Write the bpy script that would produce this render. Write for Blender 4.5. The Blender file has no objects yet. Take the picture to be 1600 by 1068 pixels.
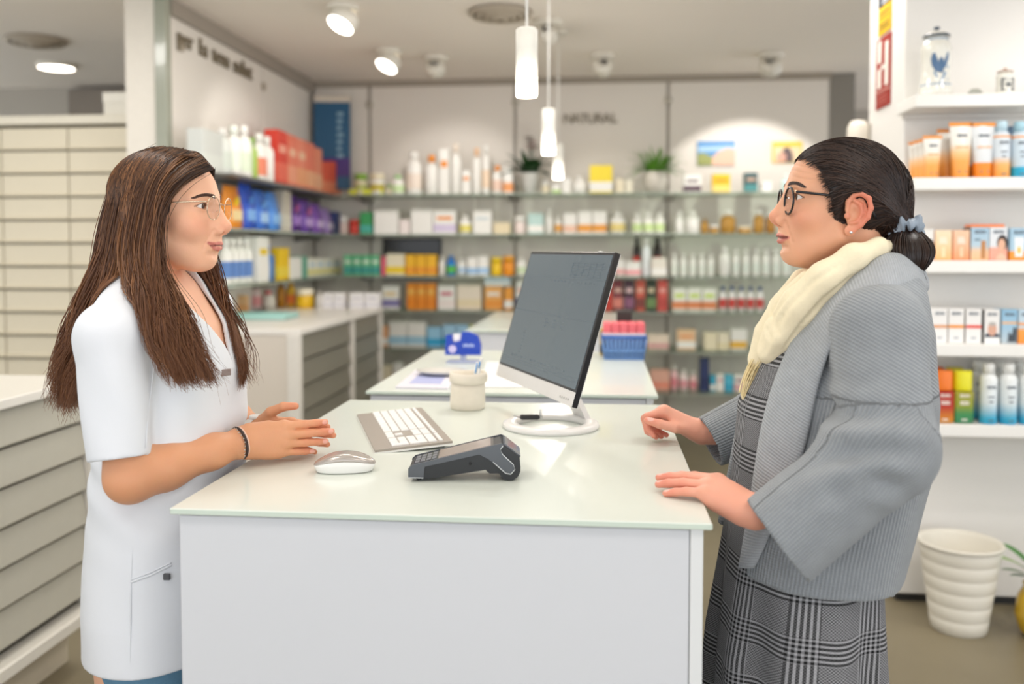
import bpy, math, random
import numpy as np
from mathutils import Matrix, Vector
rnd = random.Random(7)
npr = np.random.RandomState(11)
C = bpy.context.scene.collection
SC = bpy.context.scene
PI = math.pi
# ------------------------------------------------------------------ camera
FPX, YAW, PITCH, PCX, PCY, CAMH = 1400.0, math.radians(5.5), math.radians(2.5), 800.0, 451.0, 1.40
cam = bpy.data.cameras.new('camera'); camo = bpy.data.objects.new('camera', cam); C.objects.link(camo)
camo.location = (0, 0, CAMH); camo.rotation_euler = (PI / 2 - PITCH, 0, YAW)
cam.sensor_width = 36.0; cam.lens = 36.0 * FPX / 1600.0
cam.shift_y = -(534.0 - PCY) / 1600.0
cam.clip_start = 0.05; cam.clip_end = 60
cam.dof.use_dof = True; cam.dof.focus_distance = 1.68; cam.dof.aperture_fstop = 2.0; cam.dof.aperture_blades = 0
SC.camera = camo
# ------------------------------------------------------------------ world, lights, exposure
w = bpy.data.worlds.new('world'); SC.world = w; w.use_nodes = True
w.node_tree.nodes['Background'].inputs[0].default_value = (0.93, 0.96, 1.0, 1)
w.node_tree.nodes['Background'].inputs[1].default_value = 2.0
SC.view_settings.view_transform = 'Standard'; SC.view_settings.look = 'None'
SC.view_settings.exposure = -0.10; SC.view_settings.gamma = 1.0; SC.view_settings.use_curve_mapping = False
def area(name, loc, size, power, col=(1, 0.965, 0.92)):
    l = bpy.data.lights.new(name, 'AREA'); l.energy = power; l.size = size; l.color = col
    o = bpy.data.objects.new(name, l); o.location = loc; C.objects.link(o); return o
def spot(name, loc, target, power, angle=70, blend=0.5, col=(1, 0.965, 0.92), rad=0.05):
    l = bpy.data.lights.new(name, 'SPOT'); l.energy = power; l.spot_size = math.radians(angle); l.spot_blend = blend
    l.color = col; l.shadow_soft_size = rad
    o = bpy.data.objects.new(name, l); o.location = loc; C.objects.link(o)
    o.rotation_euler = (Vector(target) - Vector(loc)).to_track_quat('-Z', 'Y').to_euler(); return o
for i, (x, y, p) in enumerate([(-1.1, 0.2, 9), (0.7, 0.2, 9), (-1.1, 1.6, 11), (0.9, 1.7, 10), (-0.2, 3.2, 14), (-1.2, 4.2, 13), (1.0, 4.0, 13), (-3.0, 3.4, 16)]):
    area('ceiling_panel_lamp', (x, y, 2.70), 0.6, p)
spot('wall_spot_lamp', (1.17, 6.0, 2.62), (1.13, 7.05, 1.60), 58, 66, 0.12)
spot('wall_spot_lamp', (-0.9, 5.7, 2.62), (-1.1, 6.85, 1.80), 34, 60, 0.6)
spot('wall_spot_lamp', (0.0, 5.9, 2.62), (0.05, 6.85, 1.55), 22, 60, 0.6)
spot('wall_spot_lamp', (-1.45, 5.0, 2.62), (-2.15, 5.5, 1.9), 16, 70, 0.6)
spot('wall_spot_lamp', (2.0, 2.2, 2.65), (2.0, 3.5, 1.4), 50, 80, 0.7)
# ------------------------------------------------------------------ pixel -> world at a real depth
def ray(px, py):
    v = ((px - PCX) / FPX, 1.0, -(py - PCY) / FPX)
    c, s = math.cos(PITCH), math.sin(PITCH)
    v = (v[0], c * v[1] + s * v[2], -s * v[1] + c * v[2])
    c, s = math.cos(YAW), math.sin(YAW)
    return (c * v[0] - s * v[1], s * v[0] + c * v[1], v[2])
def atY(px, py, Y):
    r = ray(px, py); t = Y / r[1]; return Vector((t * r[0], Y, CAMH + t * r[2]))
def atX(px, py, X):
    r = ray(px, py); t = X / r[0]; return Vector((X, t * r[1], CAMH + t * r[2]))
def atZ(px, py, Z):
    r = ray(px, py); t = (Z - CAMH) / r[2]; return Vector((t * r[0], t * r[1], Z))
# ------------------------------------------------------------------ materials
def lin(c):
    if isinstance(c, str):
        c = c.lstrip('#'); c = tuple(int(c[i:i + 2], 16) / 255 for i in (0, 2, 4))
    return tuple((v / 12.92 if v <= 0.04045 else ((v + 0.055) / 1.055) ** 2.4) for v in c)
_mats = {}
def mat(col, rough=0.5, metal=0.0, noise=0.04, nscale=30.0, bump=0.0, emit=0.0, spec=0.5, coat=0.0, name=None, alpha=None):
    key = (str(col), rough, metal, noise, nscale, bump, emit, spec, coat, alpha)
    if key in _mats: return _mats[key]
    m = bpy.data.materials.new(name or 'finish'); m.use_nodes = True
    nt = m.node_tree; b = nt.nodes['Principled BSDF']; c = lin(col)
    b.inputs['Roughness'].default_value = rough; b.inputs['Metallic'].default_value = metal
    b.inputs['Specular IOR Level'].default_value = spec; b.inputs['Coat Weight'].default_value = coat
    tc = nt.nodes.new('ShaderNodeTexCoord'); nz = nt.nodes.new('ShaderNodeTexNoise')
    nz.inputs['Scale'].default_value = nscale; nz.inputs['Detail'].default_value = 3
    nt.links.new(tc.outputs['Object'], nz.inputs['Vector'])
    mx = nt.nodes.new('ShaderNodeMix'); mx.data_type = 'RGBA'
    mx.inputs[6].default_value = tuple(v * (1 - noise) for v in c) + (1,)
    mx.inputs[7].default_value = tuple(min(1, v * (1 + noise)) for v in c) + (1,)
    nt.links.new(nz.outputs['Fac'], mx.inputs[0]); nt.links.new(mx.outputs[2], b.inputs['Base Color'])
    if bump:
        bp = nt.nodes.new('ShaderNodeBump'); bp.inputs['Strength'].default_value = 0.6; bp.inputs['Distance'].default_value = bump
        nt.links.new(nz.outputs['Fac'], bp.inputs['Height']); nt.links.new(bp.outputs['Normal'], b.inputs['Normal'])
    if emit:
        b.inputs['Emission Color'].default_value = c + (1,); b.inputs['Emission Strength'].default_value = emit
    _mats[key] = m; return m
def glass_mat(tint, rough=0.02, fac=0.45, name='glass'):
    key = ('glass', str(tint), rough, fac)
    if key in _mats: return _mats[key]
    m = bpy.data.materials.new(name); m.use_nodes = True; nt = m.node_tree
    for n in list(nt.nodes):
        if n.type == 'BSDF_PRINCIPLED': nt.nodes.remove(n)
    out = [n for n in nt.nodes if n.type == 'OUTPUT_MATERIAL'][0]
    tr = nt.nodes.new('ShaderNodeBsdfTransparent'); gl = nt.nodes.new('ShaderNodeBsdfGlossy'); mx = nt.nodes.new('ShaderNodeMixShader')
    fr = nt.nodes.new('ShaderNodeMapRange'); lw = nt.nodes.new('ShaderNodeLayerWeight'); lw.inputs[0].default_value = 0.35
    fr.inputs['To Min'].default_value = min(0.03, fac * 0.12); fr.inputs['To Max'].default_value = fac; nt.links.new(lw.outputs['Facing'], fr.inputs['Value'])
    tr.inputs[0].default_value = lin(tint) + (1,); gl.inputs['Roughness'].default_value = rough
    nt.links.new(fr.outputs[0], mx.inputs[0]); nt.links.new(tr.outputs[0], mx.inputs[1]); nt.links.new(gl.outputs[0], mx.inputs[2])
    nt.links.new(mx.outputs[0], out.inputs[0]); _mats[key] = m; return m
# ------------------------------------------------------------------ mesh builder
class MB:
    def __init__(s): s.v = []; s.f = []; s.m = []; s.sm = []
    def add(s, v, f, mi=0, smooth=False, M=None):
        o = len(s.v)
        if M is not None: v = [tuple(M @ Vector(p)) for p in v]
        s.v += [tuple(p) for p in v]; s.f += [tuple(i + o for i in q) for q in f]
        s.m += [mi] * len(f); s.sm += [smooth] * len(f); return s
    def box(s, lo, hi, bev=0.0, mi=0, M=None):
        c = [(a + b) / 2 for a, b in zip(lo, hi)]; h = [(b - a) / 2 for a, b in zip(lo, hi)]
        if not bev:
            v = [(c[0] + i * h[0], c[1] + j * h[1], c[2] + k * h[2]) for i in (-1, 1) for j in (-1, 1) for k in (-1, 1)]
            f = [(0, 1, 3, 2), (4, 6, 7, 5), (0, 4, 5, 1), (2, 3, 7, 6), (0, 2, 6, 4), (1, 5, 7, 3)]
            return s.add(v, f, mi, False, M)
        b = min(bev, min(h) * 0.95); v = []; idx = {}
        for i in (-1, 1):
            for j in (-1, 1):
                for k in (-1, 1):
                    for a in range(3):
                        sg = (i, j, k)
                        p = [c[q] + sg[q] * (h[q] - (0 if q == a else b)) for q in range(3)]
                        idx[(i, j, k, a)] = len(v); v.append(tuple(p))
        f = []
        for a in range(3):
            u, w2 = [(1, 2), (2, 0), (0, 1)][a]
            for sg in (-1, 1):
                q = []
                for su, sw in ((-1, -1), (1, -1), (1, 1), (-1, 1)):
                    t = [0, 0, 0]; t[a] = sg; t[u] = su; t[w2] = sw; q.append(idx[(t[0], t[1], t[2], a)])
                f.append(tuple(q) if sg > 0 else tuple(q[::-1]))
        for a in range(3):
            u, w2 = [(1, 2), (2, 0), (0, 1)][a]
            for su in (-1, 1):
                for sw in (-1, 1):
                    t0 = [0, 0, 0]; t0[u] = su; t0[w2] = sw; t1 = list(t0); t0[a] = -1; t1[a] = 1
                    q = (idx[(*t0, u)], idx[(*t1, u)], idx[(*t1, w2)], idx[(*t0, w2)])
                    f.append(q if su * sw > 0 else q[::-1])
        for i in (-1, 1):
            for j in (-1, 1):
                for k in (-1, 1):
                    q = (idx[(i, j, k, 0)], idx[(i, j, k, 1)], idx[(i, j, k, 2)])
                    f.append(q if i * j * k > 0 else q[::-1])
        return s.add(v, f, mi, False, M)
    def lathe(s, prof, n=20, c=(0, 0, 0), mi=0, smooth=True, M=None, sx=1.0, sy=1.0, cap=True):
        v = []; f = []; k = len(prof)
        for r, z in prof:
            for i in range(n):
                a = 2 * PI * i / n; v.append((c[0] + r * sx * math.cos(a), c[1] + r * sy * math.sin(a), c[2] + z))
        for j in range(k - 1):
            for i in range(n):
                i2 = (i + 1) % n; f.append((j * n + i, j * n + i2, (j + 1) * n + i2, (j + 1) * n + i))
        s.add(v, f, mi, smooth, M)
        if cap:
            o = len(s.v) - len(v)
            for j, rev in ((0, True), (k - 1, False)):
                if prof[j][0] > 1e-6:
                    q = [o + j * n + i for i in range(n)]; s.f.append(tuple(q[::-1] if rev else q)); s.m.append(mi); s.sm.append(False)
        return s
    def tube(s, pts, rad, n=8, mi=0, closed=False, M=None, flat=1.0):
        pts = [Vector(p) for p in pts]; k = len(pts); rad = rad if hasattr(rad, '__len__') else [rad] * k
        v = []; f = []; up = Vector((0, 0, 1))
        for j in range(k):
            a = pts[(j - 1) % k] if (closed or j > 0) else pts[j]; b = pts[(j + 1) % k] if (closed or j < k - 1) else pts[j]
            t = (b - a).normalized(); x = t.cross(up)
            if x.length < 1e-3: x = t.cross(Vector((1, 0, 0)))
            x.normalize(); y = x.cross(t)
            for i in range(n):
                an = 2 * PI * i / n; v.append(tuple(pts[j] + x * (rad[j] * math.cos(an)) + y * (rad[j] * flat * math.sin(an))))
        for j in range(k if closed else k - 1):
            j2 = (j + 1) % k
            for i in range(n):
                i2 = (i + 1) % n; f.append((j * n + i, j2 * n + i, j2 * n + i2, j * n + i2))
        if not closed:
            f.append(tuple(range(n))); f.append(tuple((k - 1) * n + i for i in range(n))[::-1])
        return s.add(v, f, mi, True, M)
    def prism(s, poly, y0, y1, mi=0, M=None, smooth=False):
        n = len(poly); v = [(p[0], y0, p[1]) for p in poly] + [(p[0], y1, p[1]) for p in poly]
        f = [tuple(range(n)), tuple(range(n, 2 * n))[::-1]]
        s.add(v, f, mi, False, M); o = len(s.v) - 2 * n
        for i in range(n):
            j = (i + 1) % n; s.f.append((o + i, o + n + i, o + n + j, o + j)); s.m.append(mi); s.sm.append(smooth)
        return s
    def loft(s, rings, mi=0, smooth=True, caps=True, closed=True, M=None):
        k = len(rings); n = len(rings[0]); v = [p for r in rings for p in r]; f = []
        for j in range(k - 1):
            for i in range(n if closed else n - 1):
                i2 = (i + 1) % n; f.append((j * n + i, j * n + i2, (j + 1) * n + i2, (j + 1) * n + i))
        s.add(v, f, mi, smooth, M); o = len(s.v) - len(v)
        if caps:
            for j, rev in ((0, True), (k - 1, False)):
                q = [o + j * n + i for i in range(n)]; s.f.append(tuple(q[::-1] if rev else q)); s.m.append(mi); s.sm.append(False)
        return s
    def data(s, name, mats):
        me = bpy.data.meshes.new(name); me.from_pydata(s.v, [], s.f)
        for m in (mats if isinstance(mats, (list, tuple)) else [mats]): me.materials.append(m)
        me.polygons.foreach_set('material_index', s.m); me.polygons.foreach_set('use_smooth', s.sm)
        me.update(); return me
def link(name, me, parent=None, loc=None):
    o = bpy.data.objects.new(name, me); C.objects.link(o)
    if parent is not None: o.parent = parent
    if loc is not None: o.location = loc
    return o
def build(mb, name, mats, parent=None, loc=None): return link(name, mb.data(name, mats), parent, loc)
def tag(o, label, cat, group=None, kind=None):
    o['label'] = label
    if cat: o['category'] = cat
    if group: o['group'] = group
    if kind: o['kind'] = kind
    return o
def thing(name, label, cat, loc=(0, 0, 0), rz=0.0, group=None):
    o = bpy.data.objects.new(name, None); C.objects.link(o); o.empty_display_size = 0.05
    o.location = loc; o.rotation_euler = (0, 0, rz); return tag(o, label, cat, group)
def struct(o, label, cat='structure'):
    o['kind'] = 'structure'; o['label'] = label; o['category'] = cat; return o
def np_mesh(name, v, f, mats, smooth=True, attrs=None):
    me = bpy.data.meshes.new(name); v = np.asarray(v, np.float32); f = np.asarray(f, np.int32)
    me.vertices.add(len(v)); me.vertices.foreach_set('co', v.ravel())
    k = f.shape[1]; me.loops.add(f.size); me.loops.foreach_set('vertex_index', f.ravel())
    me.polygons.add(len(f)); me.polygons.foreach_set('loop_start', np.arange(0, f.size, k, dtype=np.int32))
    try: me.polygons.foreach_set('loop_total', np.full(len(f), k, np.int32))
    except Exception: pass
    me.polygons.foreach_set('use_smooth', np.full(len(f), smooth))
    for m in (mats if isinstance(mats, (list, tuple)) else [mats]): me.materials.append(m)
    me.update(calc_edges=True)
    for an, (typ, arr) in (attrs or {}).items():
        a = me.attributes.new(an, typ, 'POINT'); arr = np.asarray(arr, np.float32)
        a.data.foreach_set('color' if 'COLOR' in typ else 'vector', arr.ravel())
    me.validate(); return me
_txt = {}
def text_mesh(txt, size, depth, m, bold=0.0):
    key = (txt, size, depth, m.name, bold)
    if key in _txt: return _txt[key]
    cu = bpy.data.curves.new('lettering', 'FONT'); cu.body = txt; cu.size = size; cu.extrude = depth; cu.offset = bold
    cu.align_x = 'CENTER'; cu.align_y = 'CENTER'; cu.resolution_u = 3
    o = bpy.data.objects.new('lettering', cu); C.objects.link(o)
    dg = bpy.context.evaluated_depsgraph_get(); me = bpy.data.meshes.new_from_object(o.evaluated_get(dg))
    bpy.data.objects.remove(o); bpy.data.curves.remove(cu); me.materials.clear(); me.materials.append(m); _txt[key] = me; return me
ORD = ['zeroth', 'first', 'second', 'third', 'fourth', 'fifth', 'sixth', 'seventh', 'eighth', 'ninth', 'tenth', 'eleventh', 'twelfth', 'thirteenth', 'fourteenth', 'fifteenth',
       'sixteenth', 'seventeenth', 'eighteenth', 'nineteenth', 'twentieth', 'twenty-first', 'twenty-second', 'twenty-third', 'twenty-fourth', 'twenty-fifth', 'twenty-sixth', 'twenty-seventh', 'twenty-eighth', 'twenty-ninth', 'thirtieth',
       'thirty-first', 'thirty-second', 'thirty-third', 'thirty-fourth', 'thirty-fifth', 'thirty-sixth', 'thirty-seventh', 'thirty-eighth', 'thirty-ninth', 'fortieth']
# ================================================================== the setting
WHITE = mat('#ece9e2', 0.55, noise=0.015, nscale=3); WALLM = mat('#e6dfd6', 0.6, noise=0.02, nscale=2)
CEILM = mat('#f3eae0', 0.8, noise=0.02, nscale=2); GREYM = mat('#8f8a82', 0.7); DARKM = mat('#2a2a2a', 0.5)
def floor_material():
    m = mat('#80765f', 0.42, noise=0.20, nscale=2.2, bump=0.0004, name='polished_concrete'); return m
b = MB().box((-6, -2.5, -0.1), (4.5, 9.2, 0)); struct(build(b, 'floor', floor_material()), 'grey brown polished concrete shop floor', 'floor')
b = MB().box((-6, -2.5, 2.75), (4.5, 9.2, 2.85)); struct(build(b, 'ceiling', CEILM), 'plain off-white shop ceiling with spotlights', 'ceiling')
BY = 7.10
b = MB().box((-6, BY + 0.03, 0), (1.767, BY + 0.25, 2.75)); wb = struct(build(b, 'wall_back', mat('#b9b2a8', 0.7)), 'grey back wall behind the glass product shelves', 'wall')
# white back panels of the shop fitting, one per bay, with recessed seams between
seams = [-2.30, -1.833, -0.658, 0.535, 1.755]
for i in range(4):
    x0, x1 = seams[i] + 0.012, seams[i + 1] - 0.012
    build(MB().box((x0, BY, 0.02), (x1, BY + 0.028, 2.70), 0.004), 'panel', WALLM, wb)
for x in seams[1:4]:
    for z in (2.56, 0.4):
        build(MB().lathe([(0.03, 0), (0.03, 0.012), (0.024, 0.016)], 14, M=Matrix.Translation((x, BY, z)) @ Matrix.Rotation(PI / 2, 4, 'X')), 'panel_clip', mat('#b8b2a6', 0.3, 0.6), wb)
build(MB().box((-2.3, BY - 0.004, 2.70), (1.767, BY + 0.03, 2.75)), 'cornice', mat('#a49a8c', 0.6), wb)
# left wall segment that carries the side shelves, with its white end and the glass edge
LX = -2.30
wl = struct(build(MB().box((LX - 0.21, 4.66, 0), (LX - 0.03, BY + 0.03, 2.75)), 'wall_left', mat('#e4dcd0', 0.6)), 'white partition wall carrying the side shelves, left of the banner', 'wall')
ys = [4.665, 6.02, 7.09]
for i in range(2): build(MB().box((LX - 0.028, ys[i] + 0.006, 0.02), (LX, ys[i + 1] - 0.006, 2.66), 0.003), 'panel', WALLM, wl)
build(MB().box((LX - 0.05, 4.60, 0), (LX + 0.012, 4.668, 2.75), 0.004), 'glass_edge', mat('#a2a596', 0.2, coat=0.5), wl)
build(MB().box((LX - 0.22, 4.61, 0), (LX - 0.051, 4.66, 2.75), 0.004), 'end_panel', mat('#e9e2d6', 0.5), wl)
build(MB().box((LX - 0.03, 4.67, 2.66), (LX + 0.02, 7.09, 2.75)), 'cornice', mat('#a0968a', 0.6), wl)
for y in (4.80, 6.02):
    build(MB().lathe([(0.03, 0), (0.03, 0.012), (0.024, 0.016)], 14, M=Matrix.Translation((LX, y, 2.52)) @ Matrix.Rotation(PI / 2, 4, 'Y')), 'panel_clip', mat('#b8ad9c', 0.3, 0.6), wl)
# back room on the left
struct(build(MB().box((-4.35, BY - 0.06, 0), (-3.85, BY + 0.02, 2.72), 0.01), 'door_1', mat('#8d8379', 0.5)), 'dark grey doorway panel above the cream drawer cabinet', 'door')
# added glazed side, unseen, so outside light reaches the left of the shop
wn = struct(build(MB().box((-6.1, -2.5, 0), (-5.95, 8.0, 0.5)).box((-6.1, -2.5, 2.5), (-5.95, 8.0, 2.75)), 'added_window_1', WHITE), 'unseen white framed glazing added for light on the outer left side', 'added_window')
for k in range(8): build(MB().box((-6.06, -2.5 + 1.5 * k - 0.03, 0.5), (-5.98, -2.5 + 1.5 * k + 0.03, 2.5)), 'post', mat('#7f7d78', 0.4), wn)
for k in range(7): build(MB().box((-6.03, -2.46 + 1.5 * k, 0.5), (-6.02, -1.04 + 1.5 * k, 2.5)), 'pane', glass_mat('#fbfdfc', 0.01, 0.10), wn)
# corridor on the right, behind the white column
struct(build(MB().box((1.77, BY + 0.03, 0), (1.95, 9.2, 2.75)), 'wall_return', mat('#8a857d', 0.7)), 'grey return wall at the corridor', 'wall')
struct(build(MB().box((1.6, 9.0, 0), (4.5, 9.2, 2.75)), 'wall_corridor', mat('#b5aea4', 0.7)), 'grey corridor wall behind the white column', 'wall')
# right shelving wall
RX, RY = 1.18, 3.64
wr = struct(build(MB().box((RX, RY, 0.035), (4.5, 4.10, 2.75), 0.004), 'wall_right', mat('#e7e4df', 0.5, noise=0.015, nscale=2)), 'white wall carrying the cosmetics shelves', 'wall')
struct(build(MB().box((RX + 0.012, RY + 0.02, 0.0), (4.5, 4.08, 0.035)), 'shadow_strip_right', DARKM), 'dark strip standing in for the shadow gap under the white shelving wall', 'shadow_strip')  # near-black strip, paints the shade along the foot of the wall
# sign plates on the column's side
def on_side(me, name, y, z, dx=0.004):
    o = link(name, me); o.matrix_world = Matrix.Translation((RX - dx, y, z)) @ Matrix(((0, 0, -1, 0), (-1, 0, 0, 0), (0, 1, 0, 0), (0, 0, 0, 1))); return o
def sidepoint(px, py): return atX(px, py, RX)
SW = mat('#efe9df', 0.5)
pA, pB = sidepoint(1370, 172), sidepoint(1392, 165)
zt = sidepoint(1373, 64).z; zb = sidepoint(1370, 173).z; ya, yb = pA.y, pB.y; ym = (ya + yb) / 2; wy = abs(ya - yb)
sg = thing('wall_sign', 'tall red sign with white lettering on the white column side', 'sign', (RX, ym, (zt + zb) / 2))
build(MB().box((-0.006, -wy / 2, (zb - zt) / 2), (0, wy / 2, (zt - zb) / 2), 0.001), 'plate', mat('#9c2a20', 0.5), sg)
def sidebox(root, y0, y1, z0, z1, m, nm, d=0.008): return build(MB().box((-d, y0, z0), (-0.004, y1, z1)), nm, m, root)
hz = (zt - zb) / 2
for (y0, y1, z0, z1) in [(0.62, 0.85, 0.30, 0.92), (0.62, 0.85, -0.42, 0.12), (0.30, 0.62, 0.08, 0.2), (0.12, 0.34, -0.42, 0.80)]:
    sidebox(sg, (y0 - 0.5) * wy, (y1 - 0.5) * wy, z0 * hz, z1 * hz, SW, 'letter')
sidebox(sg, -0.5 * wy, 0.5 * wy, -0.56 * hz, -0.50 * hz, mat('#c88a80', 0.5), 'line')
for k in range(3): sidebox(sg, -0.3 * wy, 0.3 * wy, (-0.66 - 0.09 * k) * hz, (-0.69 - 0.09 * k) * hz, mat('#c06a60', 0.5), 'line')
zt2 = sidepoint(1376, -6).z; zb2 = sidepoint(1376, 62).z + 0.012
sg = thing('wall_sign', 'yellow and black sign above the red sign on the column side', 'sign', (RX, ym - 0.006, (zt2 + zb2) / 2)); h2 = (zt2 - zb2) / 2
build(MB().box((-0.006, -wy * 0.44, -h2), (0, wy * 0.44, h2), 0.001), 'plate', mat('#e0b21c', 0.5), sg)
sidebox(sg, -wy * 0.44, wy * 0.44, h2 * 0.35, h2, mat('#3a4048', 0.5), 'band')
for z0 in (0.42, 0.6): sidebox(sg, -wy * 0.3, wy * 0.1, h2 * z0, h2 * (z0 + 0.1), mat('#c9ced4', 0.5), 'line', 0.010)
for z0, c in ((0.0, '#7a6a30'), (-0.2, '#b99a40'), (-0.55, '#7a6a30'), (-0.75, '#7a6a30')): sidebox(sg, -wy * 0.35, wy * 0.35, h2 * z0, h2 * (z0 + 0.07), mat(c, 0.5), 'line')
p = sidepoint(1358, 205)
d = thing('dispenser', 'small white rounded dispenser on the column behind the customer', 'dispenser', (RX, p.y, p.z))
build(MB().lathe([(0.0, 0.05), (0.03, 0.045), (0.045, 0.02), (0.047, -0.05), (0.04, -0.07), (0, -0.072)], 16, c=(-0.047, 0, 0)), 'cover', mat('#ded6c8', 0.4), d)
build(MB().box((-0.012, -0.035, -0.06), (0, 0.035, 0.03), 0.004), 'mount', mat('#b9b2a6', 0.4), d)
# ------------------------------------------------------------------ lettering on the walls
LET = mat('#8a7f6c', 0.4, 0.3)
def letters(txt, size, root, spacing):   # each letter a piece of its own
    n = len(txt)
    for i, ch in enumerate(txt):
        if ch == ' ': continue
        o = link('letter', text_mesh(ch, size, 0.008, LET), root); o.location = ((i - (n - 1) / 2) * spacing, 0, 0.010)
c0 = atY(924, 186, BY); r = thing('wall_lettering', 'grey raised letters NATURAL on the back wall panel', 'lettering', c0)
r.rotation_euler = (PI / 2, 0, 0); wN = (atY(966, 186, BY) - atY(882, 186, BY)).x; letters('NATURAL', 0.108, r, wN / 7.0)
a0, a1 = atX(275, 66, LX), atX(392, 108, LX); mid = (a0 + a1) / 2
r = thing('wall_lettering', 'grey raised letters per la teva salut on the side wall', 'lettering', mid); r.rotation_euler = (PI / 2, 0, PI / 2)
letters('per la teva salut', 0.142, r, (a1 - a0).y / 17.0)
# ------------------------------------------------------------------ lamps
LAMPW = mat('#e6e0d4', 0.5); LIT = mat('#fff6e8', 0.5, emit=9.0, name='lit_diffuser')
def ceiling_spot(x, y, lab, lit=True, tilt=(0.5, 0.25), r=0.075):
    t = thing('ceiling_spotlight', lab, 'spotlight', (x, y, 2.75), 0, 'ceiling spotlights')
    build(MB().lathe([(0.085, -0.03), (0.09, -0.02), (0.09, 0)], 20), 'base', LAMPW, t)
    build(MB().tube([(0, 0, -0.025), (0, 0, -0.05)], 0.022, 10), 'stem', LAMPW, t)
    M = Matrix.Translation((0, 0, -0.085)) @ Matrix.Rotation(tilt[0], 4, 'X') @ Matrix.Rotation(tilt[1], 4, 'Y')
    h = build(MB().lathe([(0.03, 0.05), (r * 0.93, 0.04), (r, 0.02), (r, -0.035), (r * 0.9, -0.036)], 22, M=M, cap=False), 'head', LAMPW, t)
    build(MB().lathe([(0.0, -0.034), (r * 0.9, -0.034)], 22, M=M, cap=False), 'diffuser', LIT if lit else mat('#b9ad9b', 0.4), h)
ceiling_spot(-1.41, 4.90, 'lit ceiling spotlight nearest to the lettered side wall', True, (-0.45, 0.35), 0.082)
ceiling_spot(-1.42, 6.02, 'lit ceiling spotlight near the back wall above the banner', True, (-0.45, 0.35), 0.08)
ceiling_spot(-1.14, 6.25, 'unlit ceiling spotlight beside the lit one near the back wall', False, (0.9, 0), 0.07)
ceiling_spot(0.02, 6.3, 'unlit ceiling spotlight above the NATURAL lettering', False, (1.0, 0.2), 0.07)
ceiling_spot(1.18, 6.4, 'unlit ceiling spotlight above the two wall pictures', False, (0.9, -0.2), 0.075)
ceiling_spot(-0.30, 5.35, 'small unlit ceiling spotlight between air vent and pendants', False, (0.9, -0.2), 0.05)
t = thing('downlight', 'round lit downlight above the cream drawer cabinet', 'downlight', (-3.94, 6.25, 2.75))
build(MB().lathe([(0.135, 0), (0.135, -0.02), (0.12, -0.03)], 26, cap=False), 'rim', LAMPW, t); build(MB().lathe([(0, -0.028), (0.12, -0.028)], 26, cap=False), 'diffuser', LIT, t)
def vent(x, y, lab):
    t = thing('ceiling_vent', lab, 'vent', (x, y, 2.75)); g = mat('#b5a896', 0.6)
    for k in range(4): build(MB().lathe([(0.17 - 0.042 * k, 0), (0.185 - 0.042 * k, -0.012 - 0.009 * k), (0.165 - 0.042 * k, -0.03 - 0.009 * k), (0.15 - 0.042 * k, -0.024 - 0.009 * k)], 28, cap=False), 'ring', g, t)
    build(MB().lathe([(0, -0.004), (0.18, -0.003)], 24, cap=False), 'throat', mat('#5d564c', 0.8), t)
vent(-0.56, 5.12, 'round ceiling air vent beside the nearest pendant'); vent(-3.60, 5.5, 'round ceiling air vent above the cream drawer cabinet')
for i, (px, pyb, pyt, Y, lab) in enumerate([(823, 151, 45, 2.6, 'largest white cylinder pendant lamp hanging over the front counter'), (857, 241, 170, 4.15, 'middle white cylinder pendant lamp behind the largest one'), (872, 279, 224, 5.6, 'farthest white cylinder pendant lamp near the flowering plant')]):
    c = atY(px, pyb, Y); zt = atY(px, pyt, Y).z - c.z; rr = 0.031
    t = thing('pendant_lamp', lab, 'lamp', c, 0, 'pendant lamps')
    build(MB().lathe([(rr - 0.003, 0.012), (rr, 0.006), (rr, zt - 0.004), (rr - 0.004, zt), (0.004, zt + 0.002)], 24, cap=False), 'shade', mat('#efece2', 0.5), t)
    build(MB().lathe([(0, 0.0), (rr - 0.002, 0.0), (rr - 0.002, 0.012)], 24, cap=False), 'diffuser', LIT, t)
    build(MB().tube([(0, 0, zt), (0, 0, 2.74 - c.z)], 0.0045, 6), 'cable', mat('#efece6', 0.5), t)
    build(MB().lathe([(0.05, 2.725 - c.z), (0.05, 2.75 - c.z)], 18), 'canopy', LAMPW, t)
    pl = bpy.data.lights.new('pendant_glow', 'POINT'); pl.energy = 6; pl.color = (1, 0.93, 0.84); pl.shadow_soft_size = 0.03
    po = bpy.data.objects.new('pendant_glow', pl); po.location = (0, 0, -0.10); po.parent = t; C.objects.link(po)
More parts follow.
